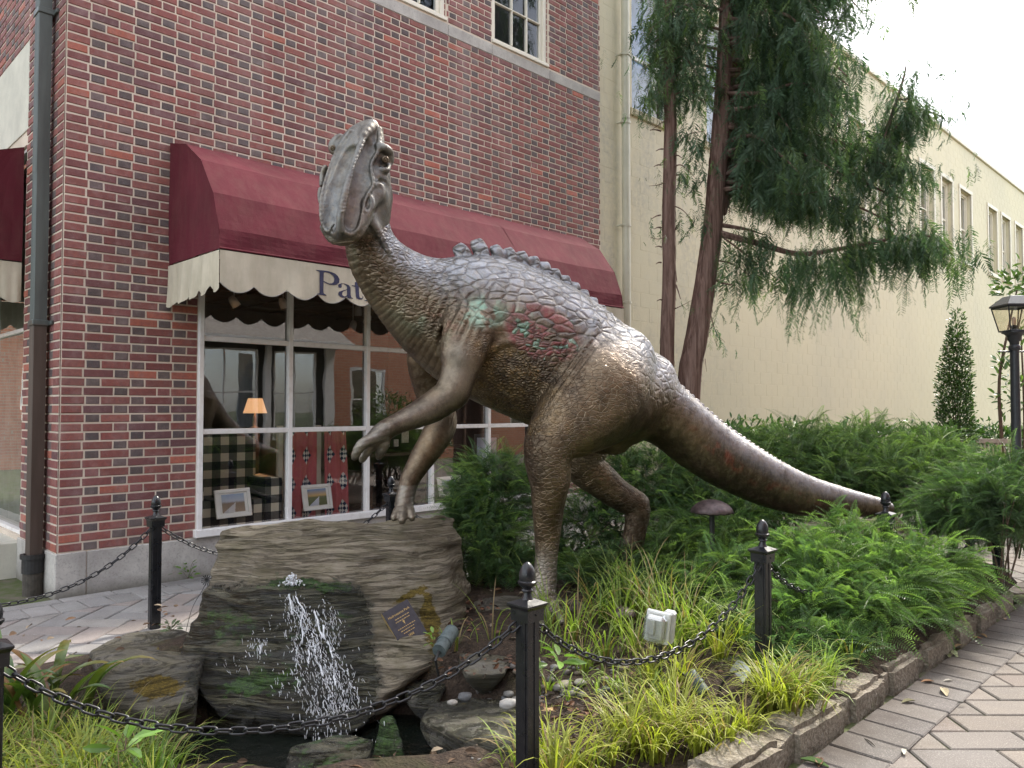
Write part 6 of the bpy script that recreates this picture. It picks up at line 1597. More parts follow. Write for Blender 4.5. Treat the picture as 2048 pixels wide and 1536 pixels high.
yew('yew spreading under the root of the dinosaur tail', [(1560, 1030, 6.9, .5, .3, .26), (1480, 1060, 6.6, .45, .3, .26), (1300, 990, 7.2, .55, .5, .48), (1390, 1020, 7.0, .5, .45, .42), (1230, 960, 7.3, .3, .3, .36)], 1., (.060, .115, .050))
yew('low yew around the stem of the larger mushroom lamp', [(1340, 1120, 6.0, .42, .35, .26), (1440, 1110, 6.1, .42, .36, .27), (1385, 1070, 6.4, .4, .3, .24)], 1.05, (.066, .122, .050))
yew('yew mound behind the middle of the dinosaur tail', [(1500, 960, 8.1, .62, .55, .55), (1600, 950, 8.0, .62, .6, .58), (1560, 1010, 7.5, .5, .4, .38)], .95)
yew('broad yew mound right of the tail, left of the columnar shrub', [(1720, 945, 8.1, .72, .6, .55), (1700, 985, 7.5, .6, .4, .42), (1800, 985, 7.4, .5, .45, .45)], .95)
yew('yew mound in front of the columnar shrub and the wooden chairs', [(1865, 955, 7.8, .62, .55, .50), (1830, 1010, 7.2, .42, .36, .34)], 1.)
yew('big dark yew overhanging the kerb corner at the right edge of the photo', [(1975, 1000, 6.9, .50, .45, .42), (2045, 1000, 6.6, .42, .42, .44), (1935, 1010, 6.25, .38, .26, .30), (2010, 1020, 6.0, .34, .24, .30), (1880, 1025, 6.5, .3, .3, .24)], 1.25, (.052, .098, .048), (.12, .20, .07), low=-.85)
yew('bright low yew right of the middle post', [(1620, 1150, 5.1, .42, .34, .30), (1700, 1105, 5.45, .34, .3, .27), (1615, 1240, 4.68, .34, .26, .24), (1690, 1200, 4.85, .34, .28, .24)], 1.2, (.080, .150, .055), (.19, .30, .08))
yew('bright low yew in front of the tan rock at the tail tip', [(1775, 1175, 5.15, .42, .34, .30), (1855, 1150, 5.5, .42, .34, .29), (1740, 1245, 4.75, .34, .26, .23), (1820, 1215, 5.0, .3, .24, .22)], 1.2, (.080, .148, .055), (.19, .30, .08))
yew('short yew sprays over the kerb below the middle post', [(1590, 1295, 4.38, .28, .2, .17), (1660, 1300, 4.45, .28, .18, .16), (1560, 1330, 4.2, .2, .15, .12)], 1.2, (.075, .14, .06), (.17, .27, .09))
yew('loose yew left of the middle post, behind the outlet cover', [(1465, 1165, 5.25, .34, .3, .24), (1400, 1200, 5.05, .30, .24, .19), (1475, 1245, 4.75, .2, .2, .16)], 1.1, (.066, .125, .050))
yew('low yew at the foot of the dinosaur far hind leg', [(1255, 1150, 5.75, .34, .3, .22), (1180, 1160, 5.9, .3, .25, .22), (1300, 1190, 5.3, .25, .22, .16)], 1.1, (.060, .115, .048))
# ---- cedars
def twig(seed, L):
    """a drooping flattened spray: axis, side branchlets, scale leaf tips"""
    r = np.random.default_rng(seed); V = []; Q = []; C = []; ph = r.uniform(0, 6); step = .026; n = max(5, int(L/step))
    def dia(b, d, l, w, g):
        sd = np.cross(d, [.3, .9, .2]); sd /= np.linalg.norm(sd); j = len(V); V.extend([b, b+d*l*.45+sd*w, b+d*l, b+d*l*.45-sd*w]); C.extend([(g*.8,)*3, (g,)*3, (g*1.2,)*3, (g,)*3]); Q.append((j, j+1, j+2, j+3))
    for i in range(n):
        s = i/n; b = np.array([.10*L*math.sin(2.2*s+ph), .07*L*math.sin(2.7*s+ph*2), -L*s]); a0 = ph+1.3*s+r.uniform(-.35, .35)
        for k in (0, 1):
            a = a0+k*math.pi; l = (.030+.075*(1-s)**.8*min(1, .4+3*s))*r.uniform(.6, 1.25); d = np.array([math.cos(a), math.sin(a), -r.uniform(.55, 1.15)]); d /= np.linalg.norm(d); g = r.uniform(.7, 1.25)
            dia(b, d, l, l*.085, g)
            for m in range(2):
                f_ = .35+.33*m; sd = np.array([-math.sin(a), math.cos(a), 0])*(1 if m else -1); d2 = d*.75+sd*.5+np.array([0, 0, -.35]); d2 /= np.linalg.norm(d2); dia(b+d*l*f_, d2, l*.5, l*.06, g*r.uniform(.85, 1.2))
    j = len(V); V += [np.array([-.0015, 0, 0]), np.array([.0015, 0, 0]), np.array([.10*L*math.sin(1.1+ph), .07*L*math.sin(1.35+ph*2), -L*.5])]; C += [(.9, .7, .5)]*3
    return np.array(V), [np.array(Q), np.array([(j, j+1, j+2)])], np.array(C)
TW = [twig(i, L) for i, L in enumerate((.25, .35, .5, .7, .95))]; TL = np.array([.25, .35, .5, .7, .95])
def hang(pos, Lw, tint):
    parts = []; idx = np.array([np.argmin(abs(TL-l)) for l in Lw])
    n = len(pos); az = RNG.uniform(0, 6.28, n); tilt = RNG.normal(size=n)*.30; sc = Lw/TL[idx]
    c, s = np.cos(az), np.sin(az); ct, st = np.cos(tilt), np.sin(tilt)
    Rm = np.zeros((n, 3, 3)); Rm[:, 0, 0] = c*ct; Rm[:, 0, 1] = -s; Rm[:, 0, 2] = c*st; Rm[:, 1, 0] = s*ct; Rm[:, 1, 1] = c; Rm[:, 1, 2] = s*st; Rm[:, 2, 0] = -st; Rm[:, 2, 2] = ct
    M4 = np.concatenate([Rm*sc[:, None, None], pos[:, :, None]], 2)
    for w in range(len(TW)):
        m = idx == w
        if m.any(): parts.append(inst(*TW[w], M4[m], tint[m]))
    return parts
def trunk_mesh(pts, rad, seed, n=18):
    P = catmull(pts, 8); rr = np.interp(np.linspace(0, 1, len(P)), np.linspace(0, 1, len(rad)), rad); V = []; a = np.linspace(0, 2*math.pi, n, endpoint=False)
    for i, p in enumerate(P):
        o_ = np.stack([np.cos(a), np.sin(a), 0*a], 1); k = 1+.14*vn(np.stack([np.cos(a)*2.6, np.sin(a)*2.6, np.full(n, p[2]*.8)], 1), seed)+.07*vn(np.stack([np.cos(a)*7, np.sin(a)*7, np.full(n, p[2]*3)], 1), seed+1)
        V.append(p+o_*(rr[i]*k)[:, None])
    V = np.concatenate(V); Fl = [(i*n+j, i*n+(j+1) % n, (i+1)*n+(j+1) % n, (i+1)*n+j) for i in range(len(P)-1) for j in range(n)]; return V, Fl, P, rr
CED = (.068, .122, .074)
def cedar(label, tr, branches, strips=60, seed=0):
    base = U(*tr[0][0][0]); base[2] = .2; t = thing('cedar_tree', label, 'tree', base.tolist())
    for k, (pts, rad) in enumerate(tr):
        P3 = [U(*p) for p in pts]; P3[0][2] = .1 if k == 0 else P3[0][2]; V, Fl, P, rr = trunk_mesh(P3, rad, seed+k); mb = MB(); mb.add(V, Fl); o = mb.build('trunk' if k == 0 else 'stem', M['bark'], t, True)
        mb = MB(); r_ = random.Random(seed+k)      # loose bark strips and dead stubs
        for i in range(strips if k == 0 else strips//2):
            j = r_.randrange(2, len(P)-2); a = r_.uniform(0, 6.28); d = np.array([math.cos(a), math.sin(a), 0]); b = P[j]+d*rr[j]*.97; l = r_.uniform(.05, .22); w = np.array([-d[1], d[0], 0])*r_.uniform(.004, .012)
            b = b+[0, 0, r_.uniform(-.2, .2)]*1; mb.add([b-w, b+w, b+w*.4+d*.02+[0, 0, -l], b-w*.4+d*.02+[0, 0, -l]], [(0, 1, 2, 3)])
        tag(mb.build('bark_strip', M['bark'], o), kind='stuff')
    pos = []; Ls = []; ti = []
    for (pts, r0, h0, h1, dens, st) in branches:
        P3 = catmull([U(*p) for p in pts], 8); n = len(P3); mbb = MB(); mbb.tube(P3, np.linspace(r0, r0*.2, n), 6); mbb.build('branch', M['bark'], t); cum = np.concatenate([[0], np.cumsum(np.linalg.norm(np.diff(P3, axis=0), axis=1))]); L = cum[-1]
        m = int(L*dens)
        for i in range(m):
            s = RNG.uniform(st, 1)*L; p = np.array([np.interp(s, cum, P3[:, q]) for q in range(3)]); e = RNG.normal(size=3)*[.10, .16, .05]*(1+.6*(s/L)); pos.append(p+e); f_ = .55+.45*math.sin(math.pi*min(1, .15+s/L*.9)); Ls.append(RNG.uniform(h0, h1)*f_); k = RNG.uniform(.65, 1.3); ti.append(np.array(CED)*k*((1, 1, 1) if RNG.random() > .15 else (1.8, 1.6, 1.0)))
    pos, Ls, ti = np.array(pos), np.array(Ls), np.array(ti); joined('foliage', hang(pos, Ls, ti), M['cedar'], t); return len(pos)
br = [([(1437, 466, 9.5), (1520, 488, 9.35), (1600, 508, 9.2), (1690, 496, 9.1), (1790, 478, 9.0), (1870, 488, 8.9), (1908, 512, 8.9)], .042, .25, 1.1, 75, .30),
      ([(1790, 478, 9.0), (1850, 470, 8.8), (1905, 500, 8.6)], .02, .2, .4, 120, .1),
      ([(1440, 450, 9.5), (1490, 458, 9.4), (1530, 470, 9.3)], .03, .3, .7, 55, .4),
      ([(1445, 380, 9.5), (1500, 372, 9.3), (1580, 380, 9.2), (1680, 400, 9.1), (1770, 440, 9.0), (1800, 468, 9.0)], .03, .25, .6, 120, .2),
      ([(1450, 250, 9.6), (1580, 262, 9.4), (1700, 292, 9.2), (1757, 300, 9.1), (1785, 225, 9.1), (1806, 160, 9.1), (1812, 132, 9.1)], .045, .22, .5, 130, .15),
      ([(1757, 300, 9.1), (1820, 225, 9.0), (1870, 228, 8.9), (1898, 246, 8.9)], .02, .12, .38, 140, .15),
      ([(1790, 200, 9.1), (1830, 200, 9.0), (1860, 235, 9.0)], .015, .15, .4, 140, .0),
      ([(1700, 310, 9.2), (1790, 335, 9.0), (1870, 362, 8.9)], .02, .15, .42, 130, .2),
      ([(1680, 330, 9.2), (1760, 380, 9.0), (1830, 405, 9.)], .02, .15, .35, 110, .1),
      ([(1430, 558, 9.5), (1445, 566, 9.4), (1466, 570, 9.3)], .024, .1, .15, 3, .6),
      ([(1432, 520, 9.5), (1470, 530, 9.45), (1510, 560, 9.4)], .012, .3, .7, 50, .3),
      ([(1440, 470, 9.5), (1480, 500, 9.4), (1530, 540, 9.4), (1560, 560, 9.4)], .014, .2, .55, 60, .3),
      ([(1415, 600, 9.5), (1430, 660, 9.5), (1450, 685, 9.4)], .008, .15, .3, 30, .3)]
rb = random.Random(11)
for i in range(44):      # main mass on the right of the leaning trunk, fuller towards the top
    y0 = -420+i*19+rb.uniform(-12, 12); ln = rb.uniform(150, 285)*(1 if y0 < 0 else .88); dd = rb.uniform(-1.0, .9)
    if y0 > 380: continue
    x0 = 1448; br.append(([(x0, y0, 9.55), (x0+ln*.35, y0+rb.uniform(-35, 10), 9.5+dd*.35), (x0+ln*.7, y0+rb.uniform(-20, 40), 9.45+dd*.7), (x0+ln, y0+rb.uniform(30, 90), 9.4+dd)], .03, .22, .62, 70, .16))
for i in range(16):
    y0 = -420+i*40; ln = rb.uniform(90, 170); dd = rb.uniform(-.6, .6)
    if y0 > 230: continue
    br.append(([(1445, y0, 9.55), (1445-ln*.5, y0-10, 9.5+dd*.5), (1445-ln, y0+40, 9.4+dd)], .02, .2, .5, 52, .1))
n1_ = cedar('larger leaning cedar with weeping dark foliage and reddish bark before the cream wall',
   [([(1370, 850, 9.5), (1378, 770, 9.5), (1390, 690, 9.5), (1405, 600, 9.5), (1421, 490, 9.52), (1432, 380, 9.55), (1441, 240, 9.58), (1450, 60, 9.6), (1460, -300, 9.65)], [.15, .142, .134, .128, .122, .11, .10, .085, .05]),
    ([(1436, 430, 9.62), (1458, 330, 9.75), (1475, 200, 9.8), (1482, 0, 9.85), (1490, -250, 9.9)], [.10, .115, .105, .09, .05])], br, 150, 3)
br2 = [([(1340, 340, 9.3), (1362, 330, 9.2), (1390, 355, 9.1)], .012, .15, .4, 60, .4), ([(1345, 300, 9.3), (1375, 270, 9.2), (1410, 262, 9.2)], .014, .2, .5, 55, .3), ([(1338, 235, 9.3), (1300, 262, 9.2)], .01, .05, .12, 12, .3),
       ([(1342, 410, 9.3), (1365, 420, 9.2), (1392, 450, 9.2)], .009, .2, .5, 45, .3), ([(1336, 470, 9.3), (1318, 478, 9.2), (1300, 474, 9.2)], .008, .04, .10, 22, .4), ([(1336, 362, 9.3), (1316, 370, 9.2), (1298, 372, 9.2)], .008, .04, .10, 20, .4), ([(1344, 620, 9.3), (1362, 612, 9.2), (1385, 600, 9.2)], .007, .08, .16, 40, .2)]
for i in range(18):
    y0 = -350+i*34
    if y0 > 215: continue
    for sg_ in (-1, 1):
        ln = rb.uniform(15, 48) if sg_ < 0 else rb.uniform(50, 100); dd = rb.uniform(-.5, .4); br2.append(([(1338, y0, 9.3), (1338+sg_*ln*.5, y0-12, 9.3+dd*.5), (1338+sg_*ln, y0+rb.uniform(0, 40), 9.3+dd)], .012, .18, .4, 55, .1))
cedar('slimmer straight cedar on the left with bare lower trunk and short stubs', [([(1331, 830, 9.3), (1334, 700, 9.3), (1338, 560, 9.3), (1338, 400, 9.3), (1341, 250, 9.3), (1338, 100, 9.3), (1340, -300, 9.3)], [.095, .085, .080, .076, .073, .065, .04])], br2, 150, 9)
# dead stubs on the slim trunk
tt = [o for o in bpy.data.objects if o.name.startswith('cedar_tree')][-1]; mb = MB()
for (x, y, sx, sy) in ((1322, 262, -22, -2), (1326, 298, -14, 4), (1322, 330, -14, 3), (1321, 430, -18, 8), (1322, 455, -14, 3), (1323, 494, -12, 0), (1322, 525, -10, 3), (1324, 600, -10, 2), (1350, 310, 14, 6), (1352, 350, 16, 2), (1350, 460, 8, -12), (1352, 570, 9, 28), (1350, 540, 4, 24)):
    a, b = U(x, y, 9.28), U(x+sx, y+sy, 9.2); mb.tube(catmull([a, (a+b)/2+[0, 0, .01], b], 3), np.linspace(.011, .004, 7), 5)
tag(mb.build('dead_stub', M['bark'], tt), kind='stuff')
# ---- broadleaf shrubs
def leafm(L, w, curl=.2, fold=.25):
    s = np.linspace(0, 1, 4); V = []; 
    for a in s:
        ww = w*math.sin(math.pi*(.06+.9*a))**.8; z = -curl*L*a*a; V += [(L*a, -ww, z+fold*ww), (L*a, 0, z), (L*a, ww, z+fold*ww)]
    Q = [(3*i+j, 3*i+j+1, 3*i+j+4, 3*i+j+3) for i in range(3) for j in range(2)]; V = np.array(V); return V, [np.array(Q)], np.tile(np.array([1., 1, 1]), (len(V), 1))*(.8+.3*np.repeat(s, 3)[:, None])
LF = {'laurel': leafm(.095, .017), 'small': leafm(.042, .010), 'mag': leafm(.13, .026)}
def leafy(label, name, cat, base, blobs, kind, n_per, col, stems, group=None, up=.4, jit=.5):
    t = thing(name, label, cat, base, group); parts = []
    for (c, r, k) in blobs:
        c, r = np.array(c), np.array(r); n = int(n_per*k); v = RNG.normal(size=(n, 3)); v /= np.linalg.norm(v, axis=1)[:, None]; rad = RNG.uniform(.35, 1., n)**.5; p = c+v*r*rad[:, None]*(1+.22*fbm(v*2.5+c*3, 2, 3))[:, None]; ok = p[:, 2] > .1; p, v, rad = p[ok], v[ok], rad[ok]; n = len(p)
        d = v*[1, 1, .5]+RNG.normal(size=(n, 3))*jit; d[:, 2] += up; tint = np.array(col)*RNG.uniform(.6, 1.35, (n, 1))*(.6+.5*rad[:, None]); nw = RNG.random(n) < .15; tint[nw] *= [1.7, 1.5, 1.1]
        parts.append(inst(*LF[kind], orient(d, RNG.normal(size=n)*.8, p, RNG.uniform(.7, 1.2, n)), tint))
    joined('foliage', parts, M['broad'], t)
    if stems:
        mb = MB()
        for pts, rad in stems: P = catmull(pts, 5); mb.tube(P, np.linspace(rad, rad*.35, len(P)), 7)
        mb.build('stem', M['twig'], t)
    return t
for i, (px_, dp, w, top) in enumerate(((1490, 12.0, .75, 838), (1600, 12.3, .8, 846), (1700, 13.2, .9, 850), (1800, 14.5, .9, 846), (1870, 15.2, .7, 852), (1960, 15.2, .9, 846), (2040, 15., .8, 850))):
    c = U(px_, top, dp); zt = c[2]; leafy(['laurel shrub at the left end of the row under the cream wall', 'laurel shrub second from the left under the cream wall', 'laurel shrub third from the left under the cream wall', 'laurel shrub just left of the columnar shrub', 'laurel shrub right behind the columnar shrub', 'laurel shrub behind the wooden chairs', 'laurel shrub behind the street lamp'][i], 'laurel_shrub', 'shrub', (c[0], c[1], 0),
        [((c[0]+RNG.uniform(-.3, .3), c[1]+RNG.uniform(-.2, .2), zt*.55), (w, w*.8, zt*.46), 1.), ((c[0]-.3, c[1], zt*.75), (w*.5, w*.5, zt*.22), .4)], 'laurel', 1500, (.045, .10, .032), [([(c[0]+a, c[1], 0), (c[0]+a*2, c[1], zt*.8)], .02) for a in (-.15, 0, .15)], 'laurel row under the cream wall')
c = U(1915, 900, 11.0); X0, Y0 = c[0], c[1]
bl = [((X0+.02*math.sin(z*3), Y0, z), (.25*(1-(z/2.95)**5)*min(1, .7+z*.25)+.02, .25*(1-(z/2.95)**5)+.02, .26), (.8-.2*z/2.8)*(1-(z/3.05)**3)) for z in np.arange(.5, 2.85, .17)]
leafy('columnar dark green shrub with a loose pointed top before the cream wall', 'columnar_shrub', 'shrub', (X0, Y0, 0), bl, 'small', 1500, (.050, .105, .030), [([(X0+a, Y0, 0), (X0+a*.6, Y0, 1.4), (X0+a*1.6, Y0, 2.75-abs(a)*3)], .012) for a in (-.08, -.03, .02, .07)]+[([(X0, Y0, 1.9), (X0+.01, Y0, 2.5), (X0+.0, Y0, 2.83)], .006)], up=.8)
c = U(2012, 700, 12.8); X0, Y0 = c[0], c[1]
st_ = [([(X0-.02, Y0, 0), (X0-.10, Y0, 1.1), (X0-.12, Y0, 2.0), (X0+.02, Y0, 2.75), (X0+.2, Y0, 3.5)], .035), ([(X0+.08, Y0, 0), (X0+.12, Y0, 1.0), (X0+.14, Y0, 2.4), (X0+.3, Y0, 3.3)], .03), ([(X0+.25, Y0, 0), (X0+.28, Y0, 1.4), (X0+.25, Y0, 2.9)], .03)]
leafy('slender young magnolia with curved stems behind the street lamp', 'young_tree', 'tree', (X0, Y0, 0), [((X0-.02, Y0, 1.9), (.18, .2, .6), .35), ((X0+.25, Y0, 2.2), (.3, .3, .8), .4), ((X0+.12, Y0, 3.55), (.32, .3, .35), .55), ((X0+.45, Y0, 3.7), (.3, .3, .4), .4)], 'mag', 240, (.075, .14, .05), st_)
# ---- sedge and other grass
def blade(seed, L, w=.0045, arch=1.0):
    r = np.random.default_rng(seed); s = np.linspace(0, 1, 7); th = .15+arch*1.9*s**1.3; dx = np.concatenate([[0], np.cumsum(np.sin(th[:-1]))])*L/6; dz = np.concatenate([[0], np.cumsum(np.cos(th[:-1]))])*L/6
    V = []; 
    for i, a in enumerate(s): ww = w*(1-a**2.2)+.0004; V += [(dx[i], -ww, dz[i]), (dx[i], ww, dz[i])]
    Q = [(2*i, 2*i+1, 2*i+3, 2*i+2) for i in range(6)]; V = np.array(V); C = np.repeat(.62+.5*s, 2)[:, None]*np.ones(3); return V, [np.array(Q)], C
BL = [blade(i, 1., .0105*k, a) for i, (k, a) in enumerate(((1, .75), (1, 1.0), (1, 1.25), (.8, .45), (1.2, 1.1)))]
def sedge(name, label, clumps, kind='stuff', cat='grass'):
    parts = []
    acc = {k: ([], [], [], []) for k in range(len(BL))}
    for (x, y, n, L, col, spread) in clumps:
        z = float(bed_z(x, y))-.015
        for i in range(n):
            k = RNG.integers(0, len(BL)); az = RNG.uniform(0, 6.28); r0 = abs(RNG.normal())*.03*spread; ln = L*RNG.uniform(.55, 1.15); lean = RNG.uniform(-.1, .25)
            c, s = math.cos(az), math.sin(az); p = (x+c*r0, y+s*r0, z); Rm = np.array([[c, -s, 0], [s, c, 0], [0, 0, 1]])@np.array([[math.cos(lean), 0, math.sin(lean)], [0, 1, 0], [-math.sin(lean), 0, math.cos(lean)]])
            tw = RNG.uniform(-.5, .5); Rm = Rm@rotz(tw); m4 = np.concatenate([Rm*np.array([[ln, 1*.32+.1, ln]]), np.array(p)[:, None]], 1); u = RNG.random(); cc = np.array(col)*RNG.uniform(.7, 1.25)
            if u < .13: cc = np.array((.30, .22, .11))*RNG.uniform(.7, 1.2)
            acc[k][0].append(m4); acc[k][1].append(cc)
    for k in acc:
        if acc[k][0]: parts.append(inst(*BL[k], np.array(acc[k][0]), np.array(acc[k][1])))
    o = joined(name, parts, M['sedge'], None, kind); tag(o, label, cat); return o
YL, YG, DG = (.33, .36, .06), (.22, .30, .06), (.11, .19, .04)
cl = []
for i in range(84):
    px_, dd = random.uniform(-80, 400), random.uniform(2.35, 3.75); p = U(px_, 1400, dd)
    if math.hypot((p[0]-POOL[0])/1.0, (p[1]-POOL[1])/.55) < .95 or px_ > 330+40*math.sin(dd*9): continue
    cl.append((p[0], p[1], random.randint(28, 60), random.uniform(.20, .36), random.choice((YG, YL, (.15, .20, .04), DG)), random.uniform(1.5, 3.5)))
sedge('sedge_grass', 'tangle of yellow green grass in the lower left corner', cl)
cl = []
for (px_, d_, n, L, col) in ((1150, 4.6, 34, .52, YG), (1195, 4.9, 40, .6, DG), (1240, 4.7, 46, .62, YG), (1290, 4.9, 50, .60, YG), (1330, 4.75, 46, .58, YG), (1370, 4.6, 40, .5, YG), (1400, 4.45, 46, .46, YG), (1440, 4.3, 40, .42, YL), (1100, 4.7, 18, .5, YG), (1345, 4.35, 40, .45, YG), (1270, 4.4, 44, .40, YG), (1210, 4.35, 34, .34, YG), (1165, 4.2, 26, .26, YG), (1480, 4.5, 40, .4, YG), (1320, 5.2, 40, .6, DG), (1260, 5.2, 36, .6, YG), (1380, 5.0, 36, .55, DG), (1080, 4.35, 10, .3, YG), (905, 4.5, 9, .26, YG), (1230, 4.05, 22, .22, YG), (985, 4.5, 7, .4, YG), (1130, 4.45, 14, .45, YG)):
    p = U(px_, 1300, d_); cl.append((p[0], p[1], n, L, col, random.uniform(1.2, 2.6)))
sedge('tall_sedge', 'tall arching green grass around the clear outlet cover', cl)
cl = []
for (px_, d_, n, L, col) in ((1260, 3.42, 95, .38, YL), (1310, 3.36, 80, .36, YL), (1350, 3.5, 90, .38, YL), (1400, 3.38, 70, .28, YL), (1455, 3.45, 70, .27, YL), (1490, 3.55, 60, .27, YL), (1540, 3.75, 90, .38, YL), (1580, 3.72, 80, .36, YL), (1610, 3.82, 80, .34, YG), (1570, 3.95, 70, .32, YG), (1650, 4.1, 60, .30, YG),  (1340, 3.85, 50, .28, YL), (1290, 3.75, 46, .28, YG), (1300, 4.05, 46, .30, YL), (1360, 4.0, 50, .34, YL), (1110, 3.1, 60, .34, YL), (1140, 3.22, 34, .28, YL), (1090, 3.3, 36, .30, YL), (1180, 3.2, 26, .22, YG), (1220, 3.3, 40, .26, YL), (1040, 3.25, 20, .24, YG), (1530, 4.1, 40, .30, YL), (1700, 4.35, 34, .24, YG), (1240, 3.55, 26, .2, YL), (1195, 3.95, 14, .18, YG), (1140, 3.9, 10, .2, YG), (1095, 4.0, 16, .2, YG), (1255, 3.9, 20, .2, YG)):
    p = U(px_, 1400, d_); cl.append((p[0], p[1], int(n*1.1), L, col, random.uniform(1.0, 2.0)))
sedge('golden_sedge', 'golden yellow grass tufts spilling over the kerb right of the nearest post', cl)
# ---- strap leaved plant at the left
def strap(L, w, arch, seed):
    s = np.linspace(0, 1, 12); th = .25+arch*1.5*s**1.4; dx = np.concatenate([[0], np.cumsum(np.sin(th[:-1]))])*L/11; dz = np.concatenate([[0], np.cumsum(np.cos(th[:-1]))])*L/11; V = []; C = []
    for i, a in enumerate(s):
        ww = w*math.sin(math.pi*min(1, .12+.88*a))**.7*(1 if a < .98 else .2)
        for k in (-1, -.5, 0, .5, 1): V.append((dx[i], k*ww+.004*math.sin(a*9+k), dz[i]+abs(k)*ww*.35)); C.append((.85+.3*a,)*3)
    Q = [(5*i+j, 5*i+j+1, 5*i+j+6, 5*i+j+5) for i in range(11) for j in range(4)]; return np.array(V), np.array(Q), np.array(C)
hp = U(70, 1330, 3.85); hz = float(bed_z(hp[0], hp[1]))-.02; hosta = thing('strap_leaf_plant', 'broad strap leaved plant with some withered brown leaves at the left edge', 'plant', (hp[0], hp[1], hz))
for i in range(32):
    az = RNG.uniform(-.5, 6.28); L = RNG.uniform(.38, .60); V, Q, C = strap(L, RNG.uniform(.020, .034), RNG.uniform(.7, 1.45), i); V = V@rotz(az).T+[hp[0]+math.cos(az)*.03+RNG.uniform(-.18, .18), hp[1]+math.sin(az)*.03+RNG.uniform(-.14, .14), hz]
    dead = RNG.random() < .16; col = np.array((.22, .12, .05) if dead else random.choice([(.055, .11, .028), (.075, .135, .03), (.11, .16, .035)]))
    if not dead: tip = np.clip((C[:, :1]-1.02)*9, 0, 1)*(RNG.random() < .5); Cc = C*col*(1-tip)+np.array((.30, .22, .07))*tip
    else: Cc = C*col
    mb = MB(); mb.addf(V, Q, Cc); o = mb.build('leaf', M['broad'], hosta, True)
# ---- weeds
def weed(label, c, n, L, col, kind='small'):
    t = thing('weed', label, 'plant', c); p = np.tile(np.array(c, float), (n, 1)); d = RNG.normal(size=(n, 3)); d[:, 2] = abs(d[:, 2])+.5; dn = d/np.linalg.norm(d, axis=1)[:, None]; p = p+dn*RNG.uniform(.1, 1, (n, 1))*L
    joined('foliage', [inst(*LF[kind], orient(d*[1, 1, .3], RNG.normal(size=n)*.5, p, RNG.uniform(.7, 1.3, n)), np.array(col)*RNG.uniform(.7, 1.3, (n, 1)))], M['broad'], t); mb = MB()
    for i in range(5): mb.tube([c, p[i]], .0015, 4)
    mb.build('stem', M['twig'], t)
weed('seedling with toothed leaves growing at the foot of the brick wall', F(1.02, 0.03, .12).tolist(), 26, .15, (.12, .22, .04), 'small'); weed('tiny seedling at the wall foot right of the larger one', F(1.36, .03, .12).tolist(), 12, .06, (.12, .22, .04))
weed('bright green seedling right of the plaque beside the tube spotlight', U(868, 1290, 4.35).tolist(), 16, .07, (.18, .30, .05)); weed('grey green weed growing where the boulder meets the grey slab rock', U(342, 1262, 4.9).tolist(), 16, .06, (.10, .14, .06))
weed('broad leaved weed at the foot of the nearest post', U(1118, 1330, 3.9).tolist(), 14, .10, (.15, .27, .05), 'laurel'); weed('fresh green weed at the bottom edge in the left grass', U(250, 1500, 2.9).tolist(), 9, .08, (.16, .30, .05), 'laurel')
# ---- litter
def mk_vc(name, rough=.8):
    t = NT(name); return t.P(t.mix(t.ramp(t.noise(t.pos(), 60, 4), (.4, 0.), (.7, .4)), t.attr('col'), (.05, .035, .025)), rough, 0, .3)
M['litter'] = mk_vc('dead_leaves'); M['pebble'] = mk_vc('pebbles', .6)
LFd = leafm(.06, .016, .1, .5)
n = 900; s_ = RNG.uniform(-2, 7.2, n); q_ = RNG.uniform(1.8, 5.6, n); px2, py2 = (s_-q_)/r2, (s_+q_)/r2; P = np.stack([px2, py2, bed_z(px2, py2)+.012], 1); d = RNG.normal(size=(n, 3))*[1, 1, .15]; d[:, 2] = np.abs(d[:, 2])*.3
colr = np.array([(.16, .09, .05), (.10, .06, .035), (.22, .15, .09), (.30, .24, .17)])[RNG.integers(0, 4, n)]*RNG.uniform(.6, 1.2, (n, 1))
extra = []
for (x, y, dep, k) in ((935, 1215, 5.1, 60), (915, 1260, 4.8, 60), (960, 1330, 4.2, 40), (1150, 1420, 3.75, 60), (1180, 1440, 3.6, 60)):
    c = U(x, y, dep); g = bed_z(c[0], c[1]); e = np.stack([c[0]+RNG.normal(size=k)*.12, c[1]+RNG.normal(size=k)*.10, np.full(k, max(float(g), c[2])+.012)], 1); extra.append(e)
E_ = np.concatenate(extra); de = RNG.normal(size=(len(E_), 3))*[1, 1, .2]; ce = np.array([(.16, .08, .045), (.11, .06, .04), (.05, .035, .028)])[RNG.integers(0, 3, len(E_))]
tag(joined('leaf_litter', [inst(*LFd, orient(d, RNG.normal(size=n)*.5, P, RNG.uniform(.5, 1.1, n)), colr), inst(*LFd, orient(de, RNG.normal(size=len(E_))*.6, E_, RNG.uniform(.4, .8, len(E_))), ce)], M['litter'], None), 'dead leaves and bark chips scattered over the soil', 'leaf litter')
